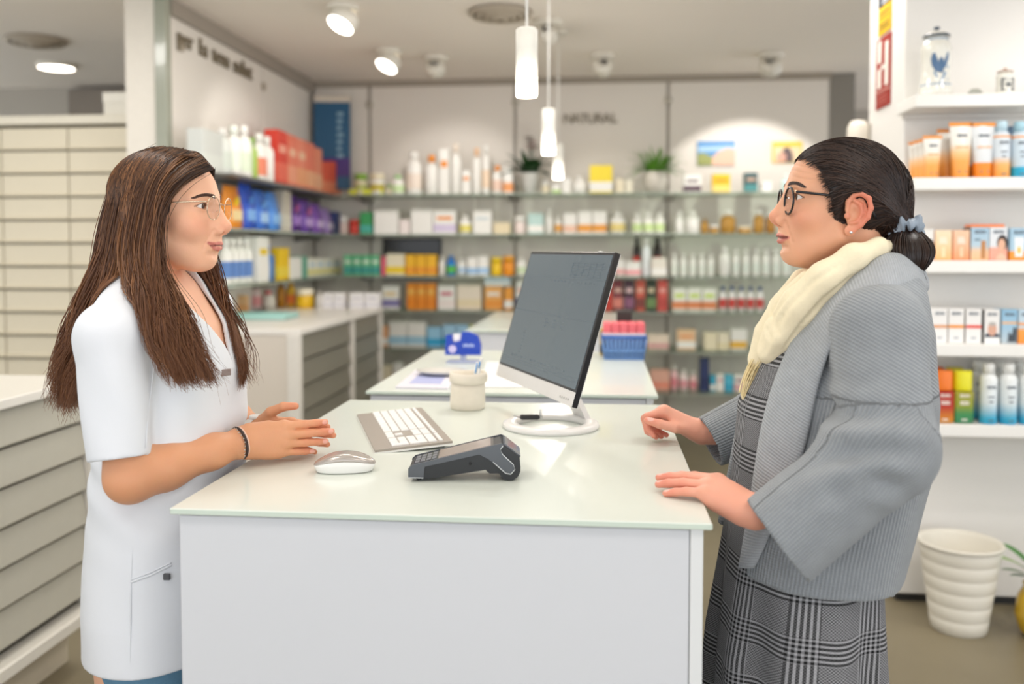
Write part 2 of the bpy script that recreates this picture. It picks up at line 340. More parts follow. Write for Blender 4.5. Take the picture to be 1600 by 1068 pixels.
# ------------------------------------------------------------------ counters
TOPG = mat('#dde3da', 0.26, noise=0.01, nscale=4, coat=0.25, name='white_backpainted_glass'); EDGEG = mat('#cfdccf', 0.15, noise=0.01, name='glass_edge')
CBODY = mat('#d5d7db', 0.38, noise=0.01, nscale=4)
def counter(x0, x1, y0, y1, lab, z=1.0):
    t = thing('service_counter', lab, 'counter', ((x0 + x1) / 2, (y0 + y1) / 2, 0)); w2, d2 = (x1 - x0) / 2, (y1 - y0) / 2
    tp = MB().box((-w2, -d2, z - 0.010), (w2, d2, z), 0.0015); me = tp.data('countertop', [TOPG, EDGEG])
    for p in me.polygons:
        if abs(p.normal.z) < 0.5: p.material_index = 1
    link('countertop', me, t)
    build(MB().box((-w2 + 0.010, -d2 + 0.012, 0.06), (w2 - 0.032, -d2 + 0.032, z - 0.014), 0.001), 'front_panel', CBODY, t)
    build(MB().box((w2 - 0.031, -d2 + 0.010, 0.0), (w2 - 0.012, d2 - 0.01, z - 0.0105), 0.001), 'end_panel', mat('#e2e4e4', 0.35, noise=0.01), t)
    build(MB().box((-w2 + 0.010, -d2 + 0.033, 0.06), (-w2 + 0.028, d2 - 0.01, z - 0.0105), 0.001), 'side_panel', CBODY, t)
    build(MB().box((-w2 + 0.030, d2 - 0.03, 0.06), (w2 - 0.033, d2 - 0.012, z - 0.0105), 0.001), 'rear_panel', CBODY, t)
    build(MB().box((-w2 + 0.03, -d2 + 0.04, 0), (w2 - 0.04, d2 - 0.04, 0.06)), 'plinth', mat('#9b9a96', 0.5), t)
    return t
counter(-0.660, 0.168, 1.315, 2.325, 'nearest white glass-topped counter between the two women')
counter(-0.655, 0.165, 2.475, 3.52, 'second white glass-topped counter behind the monitor')
counter(-0.655, 0.165, 4.40, 5.75, 'farthest white glass-topped counter in the row')
# ------------------------------------------------------------------ drawer units
def slat_front(y0, y1, z0, z1, d=0.022):   # leaning drawer front facing +x
    b = MB(); prof = [(0.0, z0 + 0.006), (d, z0 + 0.008), (d + 0.003, z0 + 0.014), (0.009, z1 - 0.003), (0.0, z1 - 0.002)]
    b.prism(prof, y0, y1); return b
def drawer_unit(name, lab, X, ys, z0, ztop, rows, depth, col, top_col, cat='cabinet', endw=0.045):
    t = thing(name, lab, cat, (X - depth / 2, (ys[0] + ys[-1]) / 2, 0)); hx = depth / 2; cy = (ys[0] + ys[-1]) / 2
    build(MB().box((-hx - 0.01, ys[0] - cy - 0.015, ztop - 0.03), (hx + 0.02, ys[-1] - cy + 0.015, ztop), 0.003), 'worktop', mat(top_col, 0.3, noise=0.01), t)
    build(MB().box((-hx, ys[0] - cy, z0 - 0.05), (hx - 0.04, ys[-1] - cy, ztop - 0.031)), 'carcass', mat('#57534a', 0.7), t)
    build(MB().box((-hx, ys[0] - cy - 0.012, z0 - 0.06), (hx, ys[0] - cy - 0.001, ztop - 0.031), 0.002), 'end_panel', mat('#ddd3c6', 0.45, noise=0.01), t)
    for y in ys: build(MB().box((hx - 0.05, y - cy - endw / 2, z0 - 0.06), (hx + 0.016, y - cy + endw / 2, ztop - 0.031), 0.003), 'post', mat('#e6e1d8', 0.45), t)
    build(MB().box((hx - 0.05, ys[0] - cy, z0 - 0.075), (hx + 0.03, ys[-1] - cy + endw / 2, z0 - 0.03), 0.006), 'rail', mat('#e8e4da', 0.45), t)
    build(MB().box((-hx + 0.02, ys[0] - cy + 0.05, 0), (hx - 0.08, ys[-1] - cy - 0.02, z0 - 0.07)), 'plinth', mat('#d8cdb8', 0.5), t)
    dh = (ztop - 0.035 - z0) / rows
    for i in range(len(ys) - 1):
        me = slat_front(0, ys[i + 1] - ys[i] - endw - 0.006, 0, dh).data('drawer', mat(col, 0.42, noise=0.03))
        for k in range(rows): link('drawer', me, t, (hx - 0.02, ys[i] - cy + endw / 2 + 0.003, z0 + k * dh))
    return t
drawer_unit('drawer_unit', 'white topped counter with grey slanted drawers beside the pharmacist', -1.715, [0.75, 1.80, 2.86], 0.235, 0.972, 6, 0.55, '#bdbaad', '#efece4')
drawer_unit('drawer_unit', 'white island with grey drawers and toys on its top', -1.505, [4.375, 5.36, 6.07], 0.16, 1.0, 6, 0.66, '#878376', '#efeae2')
# cream pharmacy drawer cabinet
CX0, CX1, CY0 = -3.735, -2.55, 4.75; CRE = mat('#e0d6bf', 0.45, noise=0.02)
t = thing('drawer_cabinet', 'tall cream cabinet of shallow wide drawers behind the pharmacist', 'cabinet', ((CX0 + CX1) / 2, CY0 + 0.3, 0)); hw = (CX1 - CX0) / 2
build(MB().box((-hw, -0.27, 0), (hw, 0.3, 2.09)), 'carcass', mat('#6f6653', 0.7), t)
build(MB().box((-hw - 0.01, -0.31, 2.095), (hw + 0.01, 0.3, 2.145), 0.004), 'top', mat('#e4ddcc', 0.45), t)
b = MB(); b.prism([(-0.27, 0.004), (-0.30, 0.006), (-0.302, 0.016), (-0.288, 0.020), (-0.286, 0.124), (-0.27, 0.126)], 0.0, 0.387)
me = MB().add([(y, x, z) for x, y, z in b.v], [q[::-1] for q in b.f]).data('drawer', CRE)
for c in range(3):
    for k in range(16): link('drawer', me, t, (-hw + 0.395 * c + 0.004, 0, 0.01 + 0.1295 * k))
c0 = atY(157, 172, 4.75); c1 = atY(225, 147, 4.75)
t = thing('storage_box', 'plain white box lying on top of the cream drawer cabinet', 'box', ((c0.x + c1.x) / 2, 4.95, 2.145)); bw = (c1.x - c0.x) / 2
build(MB().box((-bw, -0.17, 0), (bw, 0.17, 0.10), 0.004), 'base', mat('#e6e1d4', 0.5), t); build(MB().box((-bw - 0.004, -0.174, 0.07), (bw + 0.004, 0.174, 0.128), 0.004), 'lid', mat('#ebe6da', 0.5), t)
# ================================================================== shelves and goods
SHG = mat('#a9b5a6', 0.15, noise=0.02, coat=0.4, name='glass_shelf_green'); SHD = mat('#6d6a64', 0.4)
SHZ = [atY(900, y, 6.65).z for y in (301, 365, 432, 487, 548, 613)]
SHN = ['top', 'second', 'third', 'fourth', 'fifth', 'lowest']
GL = glass_mat('#e8f1e9', 0.03)
bays = [(-2.27, -1.84, 'banner corner'), (-1.825, -0.665, 'bay under the white bottles'), (-0.650, 0.528, 'bay under the lettering'), (0.542, 1.745, 'bay under the pictures')]
for k, z in enumerate(SHZ):
    for (x0, x1, bn) in bays:
        if bn == 'banner corner' and k > 2: continue
        t = thing('glass_shelf', f'{SHN[k]} glass shelf of the back wall, {bn}', 'shelf', ((x0 + x1) / 2, 6.88, z), 0, 'back wall glass shelves'); h = (x1 - x0) / 2
        me = MB().box((-h, -0.22, -0.010), (h, 0.21, 0), 0.001).data('board', [GL, SHG])
        for p in me.polygons:
            if abs(p.normal.z) < 0.5: p.material_index = 1
        link('board', me, t)
        for sx in (-1, 1): build(MB().prism([(0.20, -0.012), (-0.12, -0.012), (0.20, -0.05)], -0.004, 0.004, M=Matrix.Translation((sx * (h - 0.02), 0, 0)) @ Matrix.Rotation(PI / 2, 4, 'Z')), 'bracket', mat('#8d8a84', 0.35, 0.6), t)
for k in range(3):
    z = SHZ[k]
    t = thing('wall_shelf', f'{SHN[k]} shelf of the lettered side wall, running to the banner', 'shelf', (LX + 0.16, 5.75, z), 0, 'side wall shelves')
    me = MB().box((-0.155, -1.0, -0.016 if k == 0 else -0.012), (0.15, 0.92, 0), 0.001).data('board', [SHD if k == 0 else GL, SHD if k == 0 else SHG])
    for p in me.polygons:
        if abs(p.normal.z) < 0.5: p.material_index = 1
    link('board', me, t)
    for y in (-0.9, 0.0, 0.85): build(MB().prism([(-0.15, -0.017), (0.10, -0.017), (-0.15, -0.06)], y - 0.004, y + 0.004), 'bracket', SHD, t)
# ---- goods: one mesh each, small in the photo
def P(c, r=0.45): return mat(c, r, noise=0.03, nscale=12)
def carton(w, d, h, cols):
    b = MB().box((-w / 2, -d / 2, 0), (w / 2, d / 2, h), min(0.0025, w * 0.1)); mats = [P(cols[0])]
    if len(cols) > 1:
        b.box((-w / 2 - 0.0006, -d / 2 - 0.0006, h * 0.10), (w / 2 + 0.0006, d / 2 - 0.01, h * 0.42), 0, 1); mats.append(P(cols[1]))
    if len(cols) > 2:
        b.box((-w * 0.34, -d / 2 - 0.0012, h * 0.60), (w * 0.34, -d / 2 + 0.01, h * 0.74), 0, 2); mats.append(P(cols[2]))
    return b, mats
def bottle(w, d, h, cols):
    r = w / 2; sy = min(1.0, d / w)
    b = MB().lathe([(r * 0.9, 0), (r, h * 0.02), (r, h * 0.66), (r * 0.8, h * 0.75), (r * 0.42, h * 0.80), (r * 0.42, h * 0.83)], 14, sy=sy)
    b.lathe([(r * 0.52, h * 0.82), (r * 0.52, h * 0.985), (r * 0.42, h)], 12, mi=1, sy=sy)
    mats = [P(cols[0], 0.35), P(cols[1] if len(cols) > 1 else cols[0], 0.35)]
    if len(cols) > 2: b.lathe([(r * 1.012, h * 0.14), (r * 1.012, h * 0.5)], 14, mi=2, sy=sy, cap=False); mats.append(P(cols[2]))
    return b, mats
def jar(w, d, h, cols):
    r = w / 2; b = MB().lathe([(r * 0.92, 0), (r, h * 0.05), (r, h * 0.62), (r * 0.9, h * 0.68)], 16)
    b.lathe([(r * 0.98, h * 0.68), (r * 0.98, h * 0.97), (r * 0.9, h)], 16, mi=1); mats = [P(cols[0], 0.3), P(cols[1] if len(cols) > 1 else cols[0], 0.3)]
    if len(cols) > 2: b.lathe([(r * 1.012, h * 0.15), (r * 1.012, h * 0.5)], 16, mi=2, cap=False); mats.append(P(cols[2]))
    return b, mats
def pouch(w, d, h, cols):
    rings = []
    for z, sw, sd in ((0, 0.9, 0.75), (0.08, 1.0, 1.0), (0.45, 1.0, 0.9), (0.8, 0.98, 0.45), (0.93, 0.96, 0.08), (1.0, 0.97, 0.06)):
        rings.append([(w / 2 * sw * cx, d / 2 * sd * cy, z * h) for cx, cy in ((-1, -0.4), (-0.8, -0.9), (0, -1), (0.8, -0.9), (1, -0.4), (1, 0.4), (0.8, 0.9), (0, 1), (-0.8, 0.9), (-1, 0.4))])
    b = MB().loft(rings); mats = [P(cols[0], 0.3)]
    if len(cols) > 1:
        b.box((-w * 0.33, -d * 0.5 - 0.0005, h * 0.2), (w * 0.33, -d * 0.3, h * 0.45), 0.001, 1); mats.append(P(cols[1]))
    if len(cols) > 2:
        b.lathe([(0, -0.001), (min(w, h) * 0.17, 0)], 12, M=Matrix.Translation((0, -d * 0.44, h * 0.62)) @ Matrix.Rotation(PI / 2 + 0.3, 4, 'X'), mi=2); mats.append(P(cols[2]))
    return b, mats
def tray(w, d, h, cols):
    b = MB().box((-w / 2, -d / 2, 0), (w / 2, d / 2, h * 0.15)); t = 0.004
    for lo, hi in (((-w / 2, -d / 2, 0), (w / 2, -d / 2 + t, h)), ((-w / 2, d / 2 - t, 0), (w / 2, d / 2, h)), ((-w / 2, -d / 2 + t, 0), (-w / 2 + t, d / 2 - t, h)), ((w / 2 - t, -d / 2 + t, 0), (w / 2, d / 2 - t, h))): b.box(lo, hi)
    return b, [P(cols[0])]
KIND = {'c': (carton, 'carton', 'carton'), 'b': (bottle, 'bottle', 'bottle'), 'j': (jar, 'jar', 'jar'), 'p': (pouch, 'pouch', 'pouch'), 'y': (tray, 'display_tray', 'tray')}
_goods = {}
def goods(kind, w, d, h, cols):
    key = (kind, round(w, 3), round(d, 3), round(h, 3), tuple(cols))
    if key not in _goods:
        fn, nm, _ = KIND[kind]; b, ms = fn(w, d, h, cols); _goods[key] = b.data(nm, ms)
    return _goods[key]
def row_back(shelf, yb, items, place, Yc=6.86, depth=0.09):
    """items: (kind, px0, px1, py_top, description, colours)"""
    z = SHZ[shelf]; n = 0; items = sorted(items, key=lambda i: i[1])
    for kind, x0, x1, yt, desc, cols in items:
        n += 1; Y = Yc - 0.05; a, c = atY(x0, yb, Y), atY(x1, yb, Y)
        wd = abs(c.x - a.x) - 0.003; h = (atY((x0 + x1) / 2, yt, Y) - atY((x0 + x1) / 2, yb, Y)).z
        if shelf: h = min(h, SHZ[shelf - 1] - z - 0.03)
        d = min(depth, wd) if kind in 'bj' else depth
        o = link(KIND[kind][1], goods(kind, wd, d, h, cols), None, ((a.x + c.x) / 2, Yc - 0.05 + depth / 2, z))
        tag(o, f'{desc}, {ORD[n]} from banner on {place}', KIND[kind][2], f'goods on the {place}')
def row_side(shelf, yb, items, place, X=-2.12, depth=0.09, z=None):
    z = SHZ[shelf] if z is None else z; n = 0; items = sorted(items, key=lambda i: -i[1])
    for kind, x0, x1, yt, desc, cols in items:
        n += 1; xm = (x0 + x1) / 2; a, c = atX(x0, 300, X), atX(x1, 300, X); m = atX(xm, 300, X)
        wd = abs(c.y - a.y) - 0.004; r = ray(xm, yt); h = CAMH + X / r[0] * r[2] - z
        d = min(depth, wd) if kind in 'bj' else depth
        o = link(KIND[kind][1], goods(kind, wd, d, h, cols), None, (X, m.y, z)); o.rotation_euler = (0, 0, PI / 2)
        tag(o, f'{desc}, {ORD[n]} from banner on {place}', KIND[kind][2], f'goods on the {place}')
W, CR, OR, YE, GR, TE, BL, LB, RE, PK, BK, GO, PU = '#f4f1ea', '#efe3c6', '#f0932b', '#f2cf1f', '#8cb84a', '#4fb0a0', '#2f5fb8', '#9fc9e4', '#d8402f', '#e9a8a0', '#2a2726', '#b98a3a', '#6b3f99'
def rep(kind, x0, x1, n, yt, desc, cols, gap=1.5):
    w2 = (x1 - x0) / n; return [(kind, x0 + i * w2 + gap / 2, x0 + (i + 1) * w2 - gap / 2, yt, desc, cols) for i in range(n)]
row_back(0, 300, [('y', 545, 598, 291, 'low lime yellow display tray', ['#d9de2e']), ('j', 603, 609, 283, 'tiny cream jar', [CR, GR]), ('b', 610, 630, 268, 'green and white bottle', [W, '#a9d98f', '#cfe6b0']),
    ('b', 633, 658, 232, 'tall white bottle with round shoulders', [W, W, '#f3e3d4']), ('b', 662, 684, 237, 'white bottle with orange cap', [W, OR]), ('c', 686, 702, 228, 'tall narrow white carton', [W, W, OR]),
    ('b', 703, 720, 219, 'tall white bottle with pale cap', [W, '#f6e7d6']), ('c', 722, 735, 262, 'small white carton with orange mark', [W, W, OR]), ('b', 737, 751, 226, 'white bottle with light orange cap', [W, '#f3c69a']), ('b', 752, 765, 222, 'white bottle with orange label', [W, W, '#f6dcc0']),
    ('b', 768, 785, 254, 'white bottle with vivid orange cap', [W, OR, '#f3d3c0']), ('c', 787, 801, 256, 'white carton with orange foot', [W, '#f0a060']),
    ('j', 845, 858, 279, 'small cream jar beside the flowering plant', [CR, W]), ('c', 862, 876, 284, 'low green and white carton', [W, '#b6d67c']), ('c', 878, 892, 275, 'plain white carton', [W]), ('b', 894, 917, 272, 'white squat bottle', [W, W]),
    ('c', 921, 957, 255, 'yellow and white carton', ['#f3d92d', W]), ('c', 962, 975, 277, 'small cream carton', [CR]), ('c', 977, 989, 278, 'small ivory carton', ['#f1ead4']),
    ('c', 1068, 1096, 271, 'white carton with dark purple print', [W, '#5b4450', '#5b4450']), ('c', 1113, 1141, 270, 'yellow card box with orange print', ['#f0c11e', '#f3d77a', '#e88f2a']), ('c', 1163, 1184, 268, 'dark teal portrait box', ['#3f5d60', '#4f8f90', '#caa58d']),
    ('c', 1190, 1206, 282, 'low white carton', [W]), ('b', 1222, 1236, 270, 'pale teal bottle', ['#cfe4df', W])], 'top back shelf')
# two green-capped jars standing on the lime tray
zt = SHZ[0] + (atY(570, 291, 6.81) - atY(570, 300, 6.81)).z * 0.15
for x0, x1, lab, cols in ((553, 573, 'cream jar with green lid standing in the lime tray nearest the banner', [CR, GR, '#b9c070']), (577, 600, 'cream jar with olive band standing in the lime tray farther from the banner', [W, CR, '#c2b24a'])):
    a, c = atY(x0, 291, 6.83), atY(x1, 291, 6.83); h = (atY(560, 262, 6.83) - atY(560, 295, 6.83)).z
    o = link('jar', goods('j', (c.x - a.x), 0.08, h, cols), None, ((a.x + c.x) / 2, 6.855, zt)); tag(o, lab, 'jar', 'jars in the lime tray')
row_back(1, 364, [('j', 528, 541, 336, 'pinkish cream jar', ['#e6cfc4', W]), ('j', 543, 560, 341, 'round red jar', [RE, RE]), ('c', 562, 581, 329, 'green carton with teal edge', ['#3c9d5a', TE]),
    ('c', 584, 622, 326, 'wide white carton', [W]), ('c', 624, 640, 341, 'small pinkish white carton', ['#f6e9e4']), ('c', 642, 676, 325, 'large white carton', [W]), ('c', 677, 712, 326, 'white carton with lilac print', [W, '#d9cbe4', OR]),
    ('b', 716, 736, 334, 'white bottle with yellow label', [W, W, '#f0e27a']), ('c', 739, 768, 327, 'tall white carton with grey top', [W, W, '#cfd8da']), ('c', 771, 797, 346, 'low beige carton', ['#ead9b4']), ('j', 803, 821, 336, 'pinkish white jar', ['#f3e1da', W]),
    ('c', 825, 849, 331, 'pale teal carton', ['#bcd8d2', W]), ('b', 851, 864, 325, 'slim white bottle', [W, W]), ('b', 866, 878, 334, 'white and orange bottle', [W, W, '#f0b056']), ('c', 880, 901, 331, 'white carton with peach foot', [W, '#f4c7ac']),
    ('c', 903, 925, 328, 'white orange-banded carton, one of two', [W, '#f0a23a']), ('c', 926, 948, 328, 'white orange-banded carton, other of two', [W, '#f0a23a']), ('b', 953, 978, 330, 'cream bottle with yellow label', [W, W, '#f1dc8e'])]
    + rep('b', 987, 1040, 3, 331, 'white bottle with lime foot', [W, W, '#cfe3a0']) + [('b', 1055, 1069, 329, 'slim white pump bottle', [W, W]), ('b', 1072, 1094, 328, 'broad white bottle', [W, W]), ('b', 1096, 1108, 340, 'slim gold bottle', [GO, '#a3762c']), ('j', 1109, 1124, 350, 'low gold jar', [GO, W]),
    ('b', 1126, 1151, 328, 'gold bottle with big white cap', [GO, W]), ('j', 1153, 1176, 352, 'low gold and cream jar', [GO, CR]), ('b', 1178, 1196, 328, 'gold bottle with tall white cap', [GO, W]), ('b', 1198, 1214, 330, 'amber bottle with white cap', ['#b07c34', W])], 'second back shelf')
row_back(2, 431, rep('c', 536, 594, 4, 399, 'green and teal carton', ['#6cc08e', '#3f9d94', '#e6f0e0'], 1) + [('c', 595, 602, 401, 'slim pink carton', ['#e9627e']), ('c', 603, 632, 397, 'cream and yellow carton', [CR, YE])] + rep('c', 633, 682, 3, 398, 'golden yellow carton with orange foot', ['#f2b81a', '#ee9a24'], 1)
    + [('b', 684, 694, 400, 'small white bottle', [W, W]), ('b', 696, 711, 400, 'blue bottle with green foot', ['#1f7fd0', '#1f7fd0', '#57b947']), ('b', 713, 728, 404, 'white bottle with blue base', [W, W, '#bcd4ea']), ('c', 730, 746, 402, 'white carton with blue foot, nearer the yellow jar', [W, '#9cc2e6']), ('c', 747, 763, 400, 'white carton with sky foot', [W, '#aed0f0']),
    ('j', 766, 784, 402, 'yellow jar', ['#f2c81c', YE]), ('j', 785, 803, 400, 'orange jar', ['#f0961c', '#f0a52c']), ('b', 806, 822, 403, 'white bottle with pale green label', [W, W, '#cfe0b8']), ('c', 938, 960, 404, 'white carton with lime foot', [W, '#c9d87a']),
    ('c', 962, 976, 405, 'white carton with pink foot', [W, '#efb2ae']), ('c', 977, 1001, 408, 'pink and white carton', [W, '#efa0a2']), ('c', 1018, 1042, 402, 'pale cream carton', ['#efe6da', W]), ('b', 1003, 1017, 372, 'tall white bottle between dark ones', ['#eef0f2', W])]
    + rep('b', 1047, 1119, 5, 396, 'small white lotion bottle', [W, W, '#e9ece2'], 3) + [('b', 1124, 1142, 385, 'tallest white lotion bottle', [W, W])] + rep('b', 1143, 1238, 6, 389, 'tall white lotion bottle', [W, W, '#e6ebe2'], 4), 'third back shelf')
for x0, x1, lab in ((989, 1001, 'dark bottle with red base behind the tall white bottle, nearest the monitor'), (1020, 1034, 'dark bottle with red base behind the pale cream carton')):
    a, c = atY(x0, 431, 6.97), atY(x1, 431, 6.97); h = (atY(1000, 371, 6.97) - atY(1000, 431, 6.97)).z
    tag(link('bottle', goods('b', c.x - a.x, 0.07, h, ['#332a28', BK, RE]), None, ((a.x + c.x) / 2, 7.0, SHZ[2])), lab, 'bottle', 'dark bottles on the third back shelf')
row_back(3, 486, [('c', 597, 623, 450, 'white carton with violet foot', [W, '#8d86b6', '#f2d6a0'])] + rep('c', 635, 681, 3, 445, 'orange carton with yellow print', ['#f0962a', '#ee8a1e', '#f6c460'], 1) + [('c', 684, 711, 449, 'white carton with raspberry band', [W, '#f3e6e0', '#c9506a']), ('c', 714, 752, 447, 'wide cream carton', ['#f0e2cf', '#eedcb8']),
    ('c', 757, 785, 449, 'peach orange carton', ['#f0b060', '#ee9a3a', W]), ('c', 788, 801, 451, 'narrow orange carton', ['#f0a23a', W]), ('c', 806, 826, 440, 'white and dark blue carton', [W, '#6a6f92', '#e6b09a'])]
    + [('c', 944, 957, 432, 'tall red carton', [RE, '#c93a2c', '#8a2a20']), ('c', 958, 973, 433, 'tall plum carton with red bands', ['#7d2f3a', '#e0897a', '#e9c0b0']), ('c', 975, 991, 434, 'tall dark violet carton', ['#4a2c3c', '#8e5a78', '#e6c4c4']), ('c', 993, 1008, 433, 'tall coral carton', ['#c95a48', '#7d3a32', '#eab09c']), ('c', 1010, 1025, 434, 'tall dark green carton', ['#2f3a2a', '#6f8a55', '#d9c7a6']), ('c', 1027, 1043, 433, 'tall salmon red carton', ['#d45a50', '#b8463f', '#eda79c'])]
    + rep('c', 1050, 1120, 3, 450, 'white lime-topped fruit carton', ['#f0efe4', '#e08a5a', '#c4dc2c'], 1) + rep('b', 1123, 1196, 5, 447, 'white navy-capped bottle', ['#efe9e6', '#3a4e86', '#cf4a44'], 2), 'fourth back shelf')
row_back(3, 450, [], 'fourth back shelf')
a, c = atY(757, 449, 6.81), atY(785, 449, 6.81); h = (atY(770, 449, 6.81) - atY(770, 486, 6.81)).z
tag(link('carton', goods('c', 0.20, 0.09, 0.075, ['#c9dcea', W]), None, (atY(777, 450, 6.81).x, 6.855, SHZ[3] + h)), 'pale blue carton lying on top of the peach orange carton', 'carton')
row_back(4, 547, [('c', 598, 606, 515, 'narrow orange and white carton', ['#f2b98a', W]), ('c', 608, 636, 508, 'large white blue-footed carton, one of two', ['#f0ece6', '#a3cbe0']), ('c', 637, 665, 508, 'large white blue-footed carton, other of two', ['#f0ece6', '#a3cbe0']), ('c', 667, 690, 516, 'cyan and blue carton', ['#9fd0ee', '#28a6d8']), ('c', 692, 712, 512, 'pale blue cyan-footed carton, one of two', ['#a9d2f0', '#28a8dc']), ('c', 713, 731, 512, 'pale blue cyan-footed carton, other of two', ['#a9d2f0', '#28a8dc']), ('c', 733, 742, 513, 'narrow lime carton', ['#dfe37a']),
    ('c', 1012, 1045, 524, 'low cream carton with pink print', ['#ecd9c6', '#d9a3a0']), ('c', 1058, 1087, 516, 'orange and white carton', ['#efc9a0', W, '#eca06a']), ('c', 1100, 1121, 520, 'plain cream carton', ['#eee3c4']), ('c', 1122, 1140, 520, 'cream carton with pale print', ['#efe5cc', '#e9dcb4']), ('c', 1142, 1167, 514, 'white carton with yellow foot', [W, '#f0bd4a'])], 'fifth back shelf')
row_back(5, 612, [('c', 598, 612, 580, 'small cream carton', [CR]), ('c', 614, 628, 575, 'blue and white carton', [W, '#6fa3c9']), ('c', 1016, 1046, 580, 'salmon carton', ['#e6b09c', '#e9927a']), ('b', 1048, 1060, 574, 'pink bottle', ['#efc3c4', W, '#e48f98']), ('b', 1062, 1076, 580, 'white bottle with pink foot', ['#f0dcd8', W, '#e9a3aa']), ('b', 1078, 1091, 583, 'low pink bottle', ['#eec9c6', W, '#e48f98']),
    ('c', 1094, 1108, 561, 'tall navy carton', ['#34406e', '#2b3560']), ('c', 1110, 1118, 588, 'cyan carton', ['#45b4d4', W]), ('c', 1119, 1131, 586, 'white carton with rose print', [W, W, '#d9a0a8']), ('c', 1132, 1146, 587, 'turquoise carton', ['#5ac0dc', '#3aa8cc']), ('c', 1147, 1166, 586, 'white carton with berry edge', [W, '#e6b0b4', '#8f3a58'])], 'lowest back shelf')
# side wall shelves
row_side(0, 280, [('c', 306, 338, 205, 'large pale grey carton', ['#d6d8d2', '#dde0d8']), ('b', 340, 357, 201, 'white bottle with grey label', ['#eef1ea', W, '#e1e8dc']), ('b', 358, 374, 197, 'tall white bottle', [W, '#eef2e6', '#e8f0de']), ('b', 375, 389, 197, 'tall white bottle with greenish edge', [W, W, '#dfe9cf']), ('b', 391, 398, 216, 'slim green bottle', ['#a9c65a', GR]), ('b', 399, 412, 209, 'white bottle with red foot', [W, W, '#ee8a6a']), ('b', 413, 422, 214, 'slim white bottle', [W, W]),
    ('c', 424, 440, 205, 'bright red large carton', ['#d9402f', '#e86a54', '#f2a58e']), ('c', 441, 455, 212, 'salmon red carton', ['#e77a60', '#f0a080', '#f3c0a0']), ('c', 456, 470, 218, 'coral carton', ['#ee8a6e', '#f2a87a', '#f6caa8']), ('c', 471, 483, 224, 'peach red carton', ['#ec7d62', '#f3b48a']), ('c', 484, 495, 232, 'light coral carton', ['#ee9070', '#f4b992'])] + rep('c', 497, 526, 4, 253, 'small red orange carton', ['#e9603f', '#f2916a'], 1), 'top side shelf')
row_side(1, 345, [('p', 348, 371, 290, 'orange bag of goods', [OR, '#f4d9a0', YE]), ('p', 373, 392, 287, 'royal blue bag', ['#2f57c4', '#7fb0ec', '#4f8fe0']), ('p', 394, 412, 297, 'blue bag with pale print', ['#3f74d0', '#a9cdf4', '#6fa8ec']), ('p', 414, 430, 300, 'sky blue bag', ['#4f8fe0', '#8fc0f2']), ('c', 432, 445, 298, 'cream grey carton', ['#c9c0b0', '#d9d4c4']), ('p', 447, 464, 304, 'dark purple bag', ['#5a2f8a', '#a97fd0', '#c05aa0']), ('p', 466, 483, 312, 'purple bag with pink spot', ['#6f45a6', '#c9a8e4', '#d06aa8']), ('p', 485, 500, 318, 'violet bag', ['#8a5ab8', '#d9c2ec']), ('p', 502, 514, 325, 'small lilac bag', ['#a98acb', '#e6daf0']), ('c', 515, 523, 331, 'small navy carton', ['#3f4f90', '#6a78b0'])], 'second side shelf')
row_side(2, 430, rep('b', 346, 388, 4, 372, 'white tube bottle with blue foot', [W, W, '#5f86c4'], 2) + [('c', 391, 409, 370, 'white carton with yellow top', [W, W, YE]), ('b', 411, 421, 384, 'slim blue bottle', ['#3a78b8', BL]), ('c', 424, 441, 387, 'bright yellow carton', ['#f2c81c', '#f4d84a']), ('c', 443, 461, 402, 'small white carton', [W]), ('c', 464, 470, 400, 'narrow teal carton', ['#6fae96'])] + rep('c', 471, 524, 4, 403, 'cream carton with yellow edge', ['#f2efe2', '#f0e6a0', '#bcd8ea'], 1), 'third side shelf')
# black screen under the second shelf
c0, c1 = atY(598, 372, 7.08), atY(690, 436, 7.08)
t = thing('wall_screen', 'black flat screen on the back wall behind yellow cartons', 'screen', ((c0.x + c1.x) / 2, 7.085, (c0.z + c1.z) / 2)); hw, hh = (c1.x - c0.x) / 2, (c0.z - c1.z) / 2
build(MB().box((-hw, -0.012, -hh), (hw, 0.014, hh), 0.003), 'bezel', mat('#1c1a19', 0.35), t); build(MB().box((-hw + 0.015, -0.014, -hh + 0.015), (hw - 0.015, -0.011, hh - 0.015)), 'panel', mat('#131212', 0.15), t)
# banner in the corner
c0, c1 = atY(491, 160, 7.0), atY(547, 296, 7.0); hw = (c1.x - c0.x) / 2; hh = (c0.z - c1.z) / 2
t = thing('poster_board', 'tall blue poster board with purple foot in the shelf corner', 'poster', ((c0.x + c1.x) / 2, 7.0, (c0.z + c1.z) / 2 + 0.002)); t.rotation_euler = (-0.04, 0, 0.16)
build(MB().box((-hw, -0.008, -hh), (hw, 0.008, hh), 0.002), 'board', mat('#1e5a82', 0.45), t); build(MB().box((-hw, -0.0095, -hh + 0.10), (hw, -0.004, -hh * 0.28)), 'purple_band', mat('#4a2a80', 0.45), t)
for k in range(7): build(MB().box((hw * 0.28, -0.0098, hh * 0.68 - k * 0.055), (hw * (0.62 - 0.05 * (k % 3)), -0.007, hh * 0.68 - k * 0.055 + 0.03)), 'print_mark', mat('#8fb4cc', 0.5), t)
build(MB().box((-hw, -0.012, hh), (hw, 0.010, hh + 0.05), 0.003), 'top_rail', mat('#e3d8c8', 0.5), t)
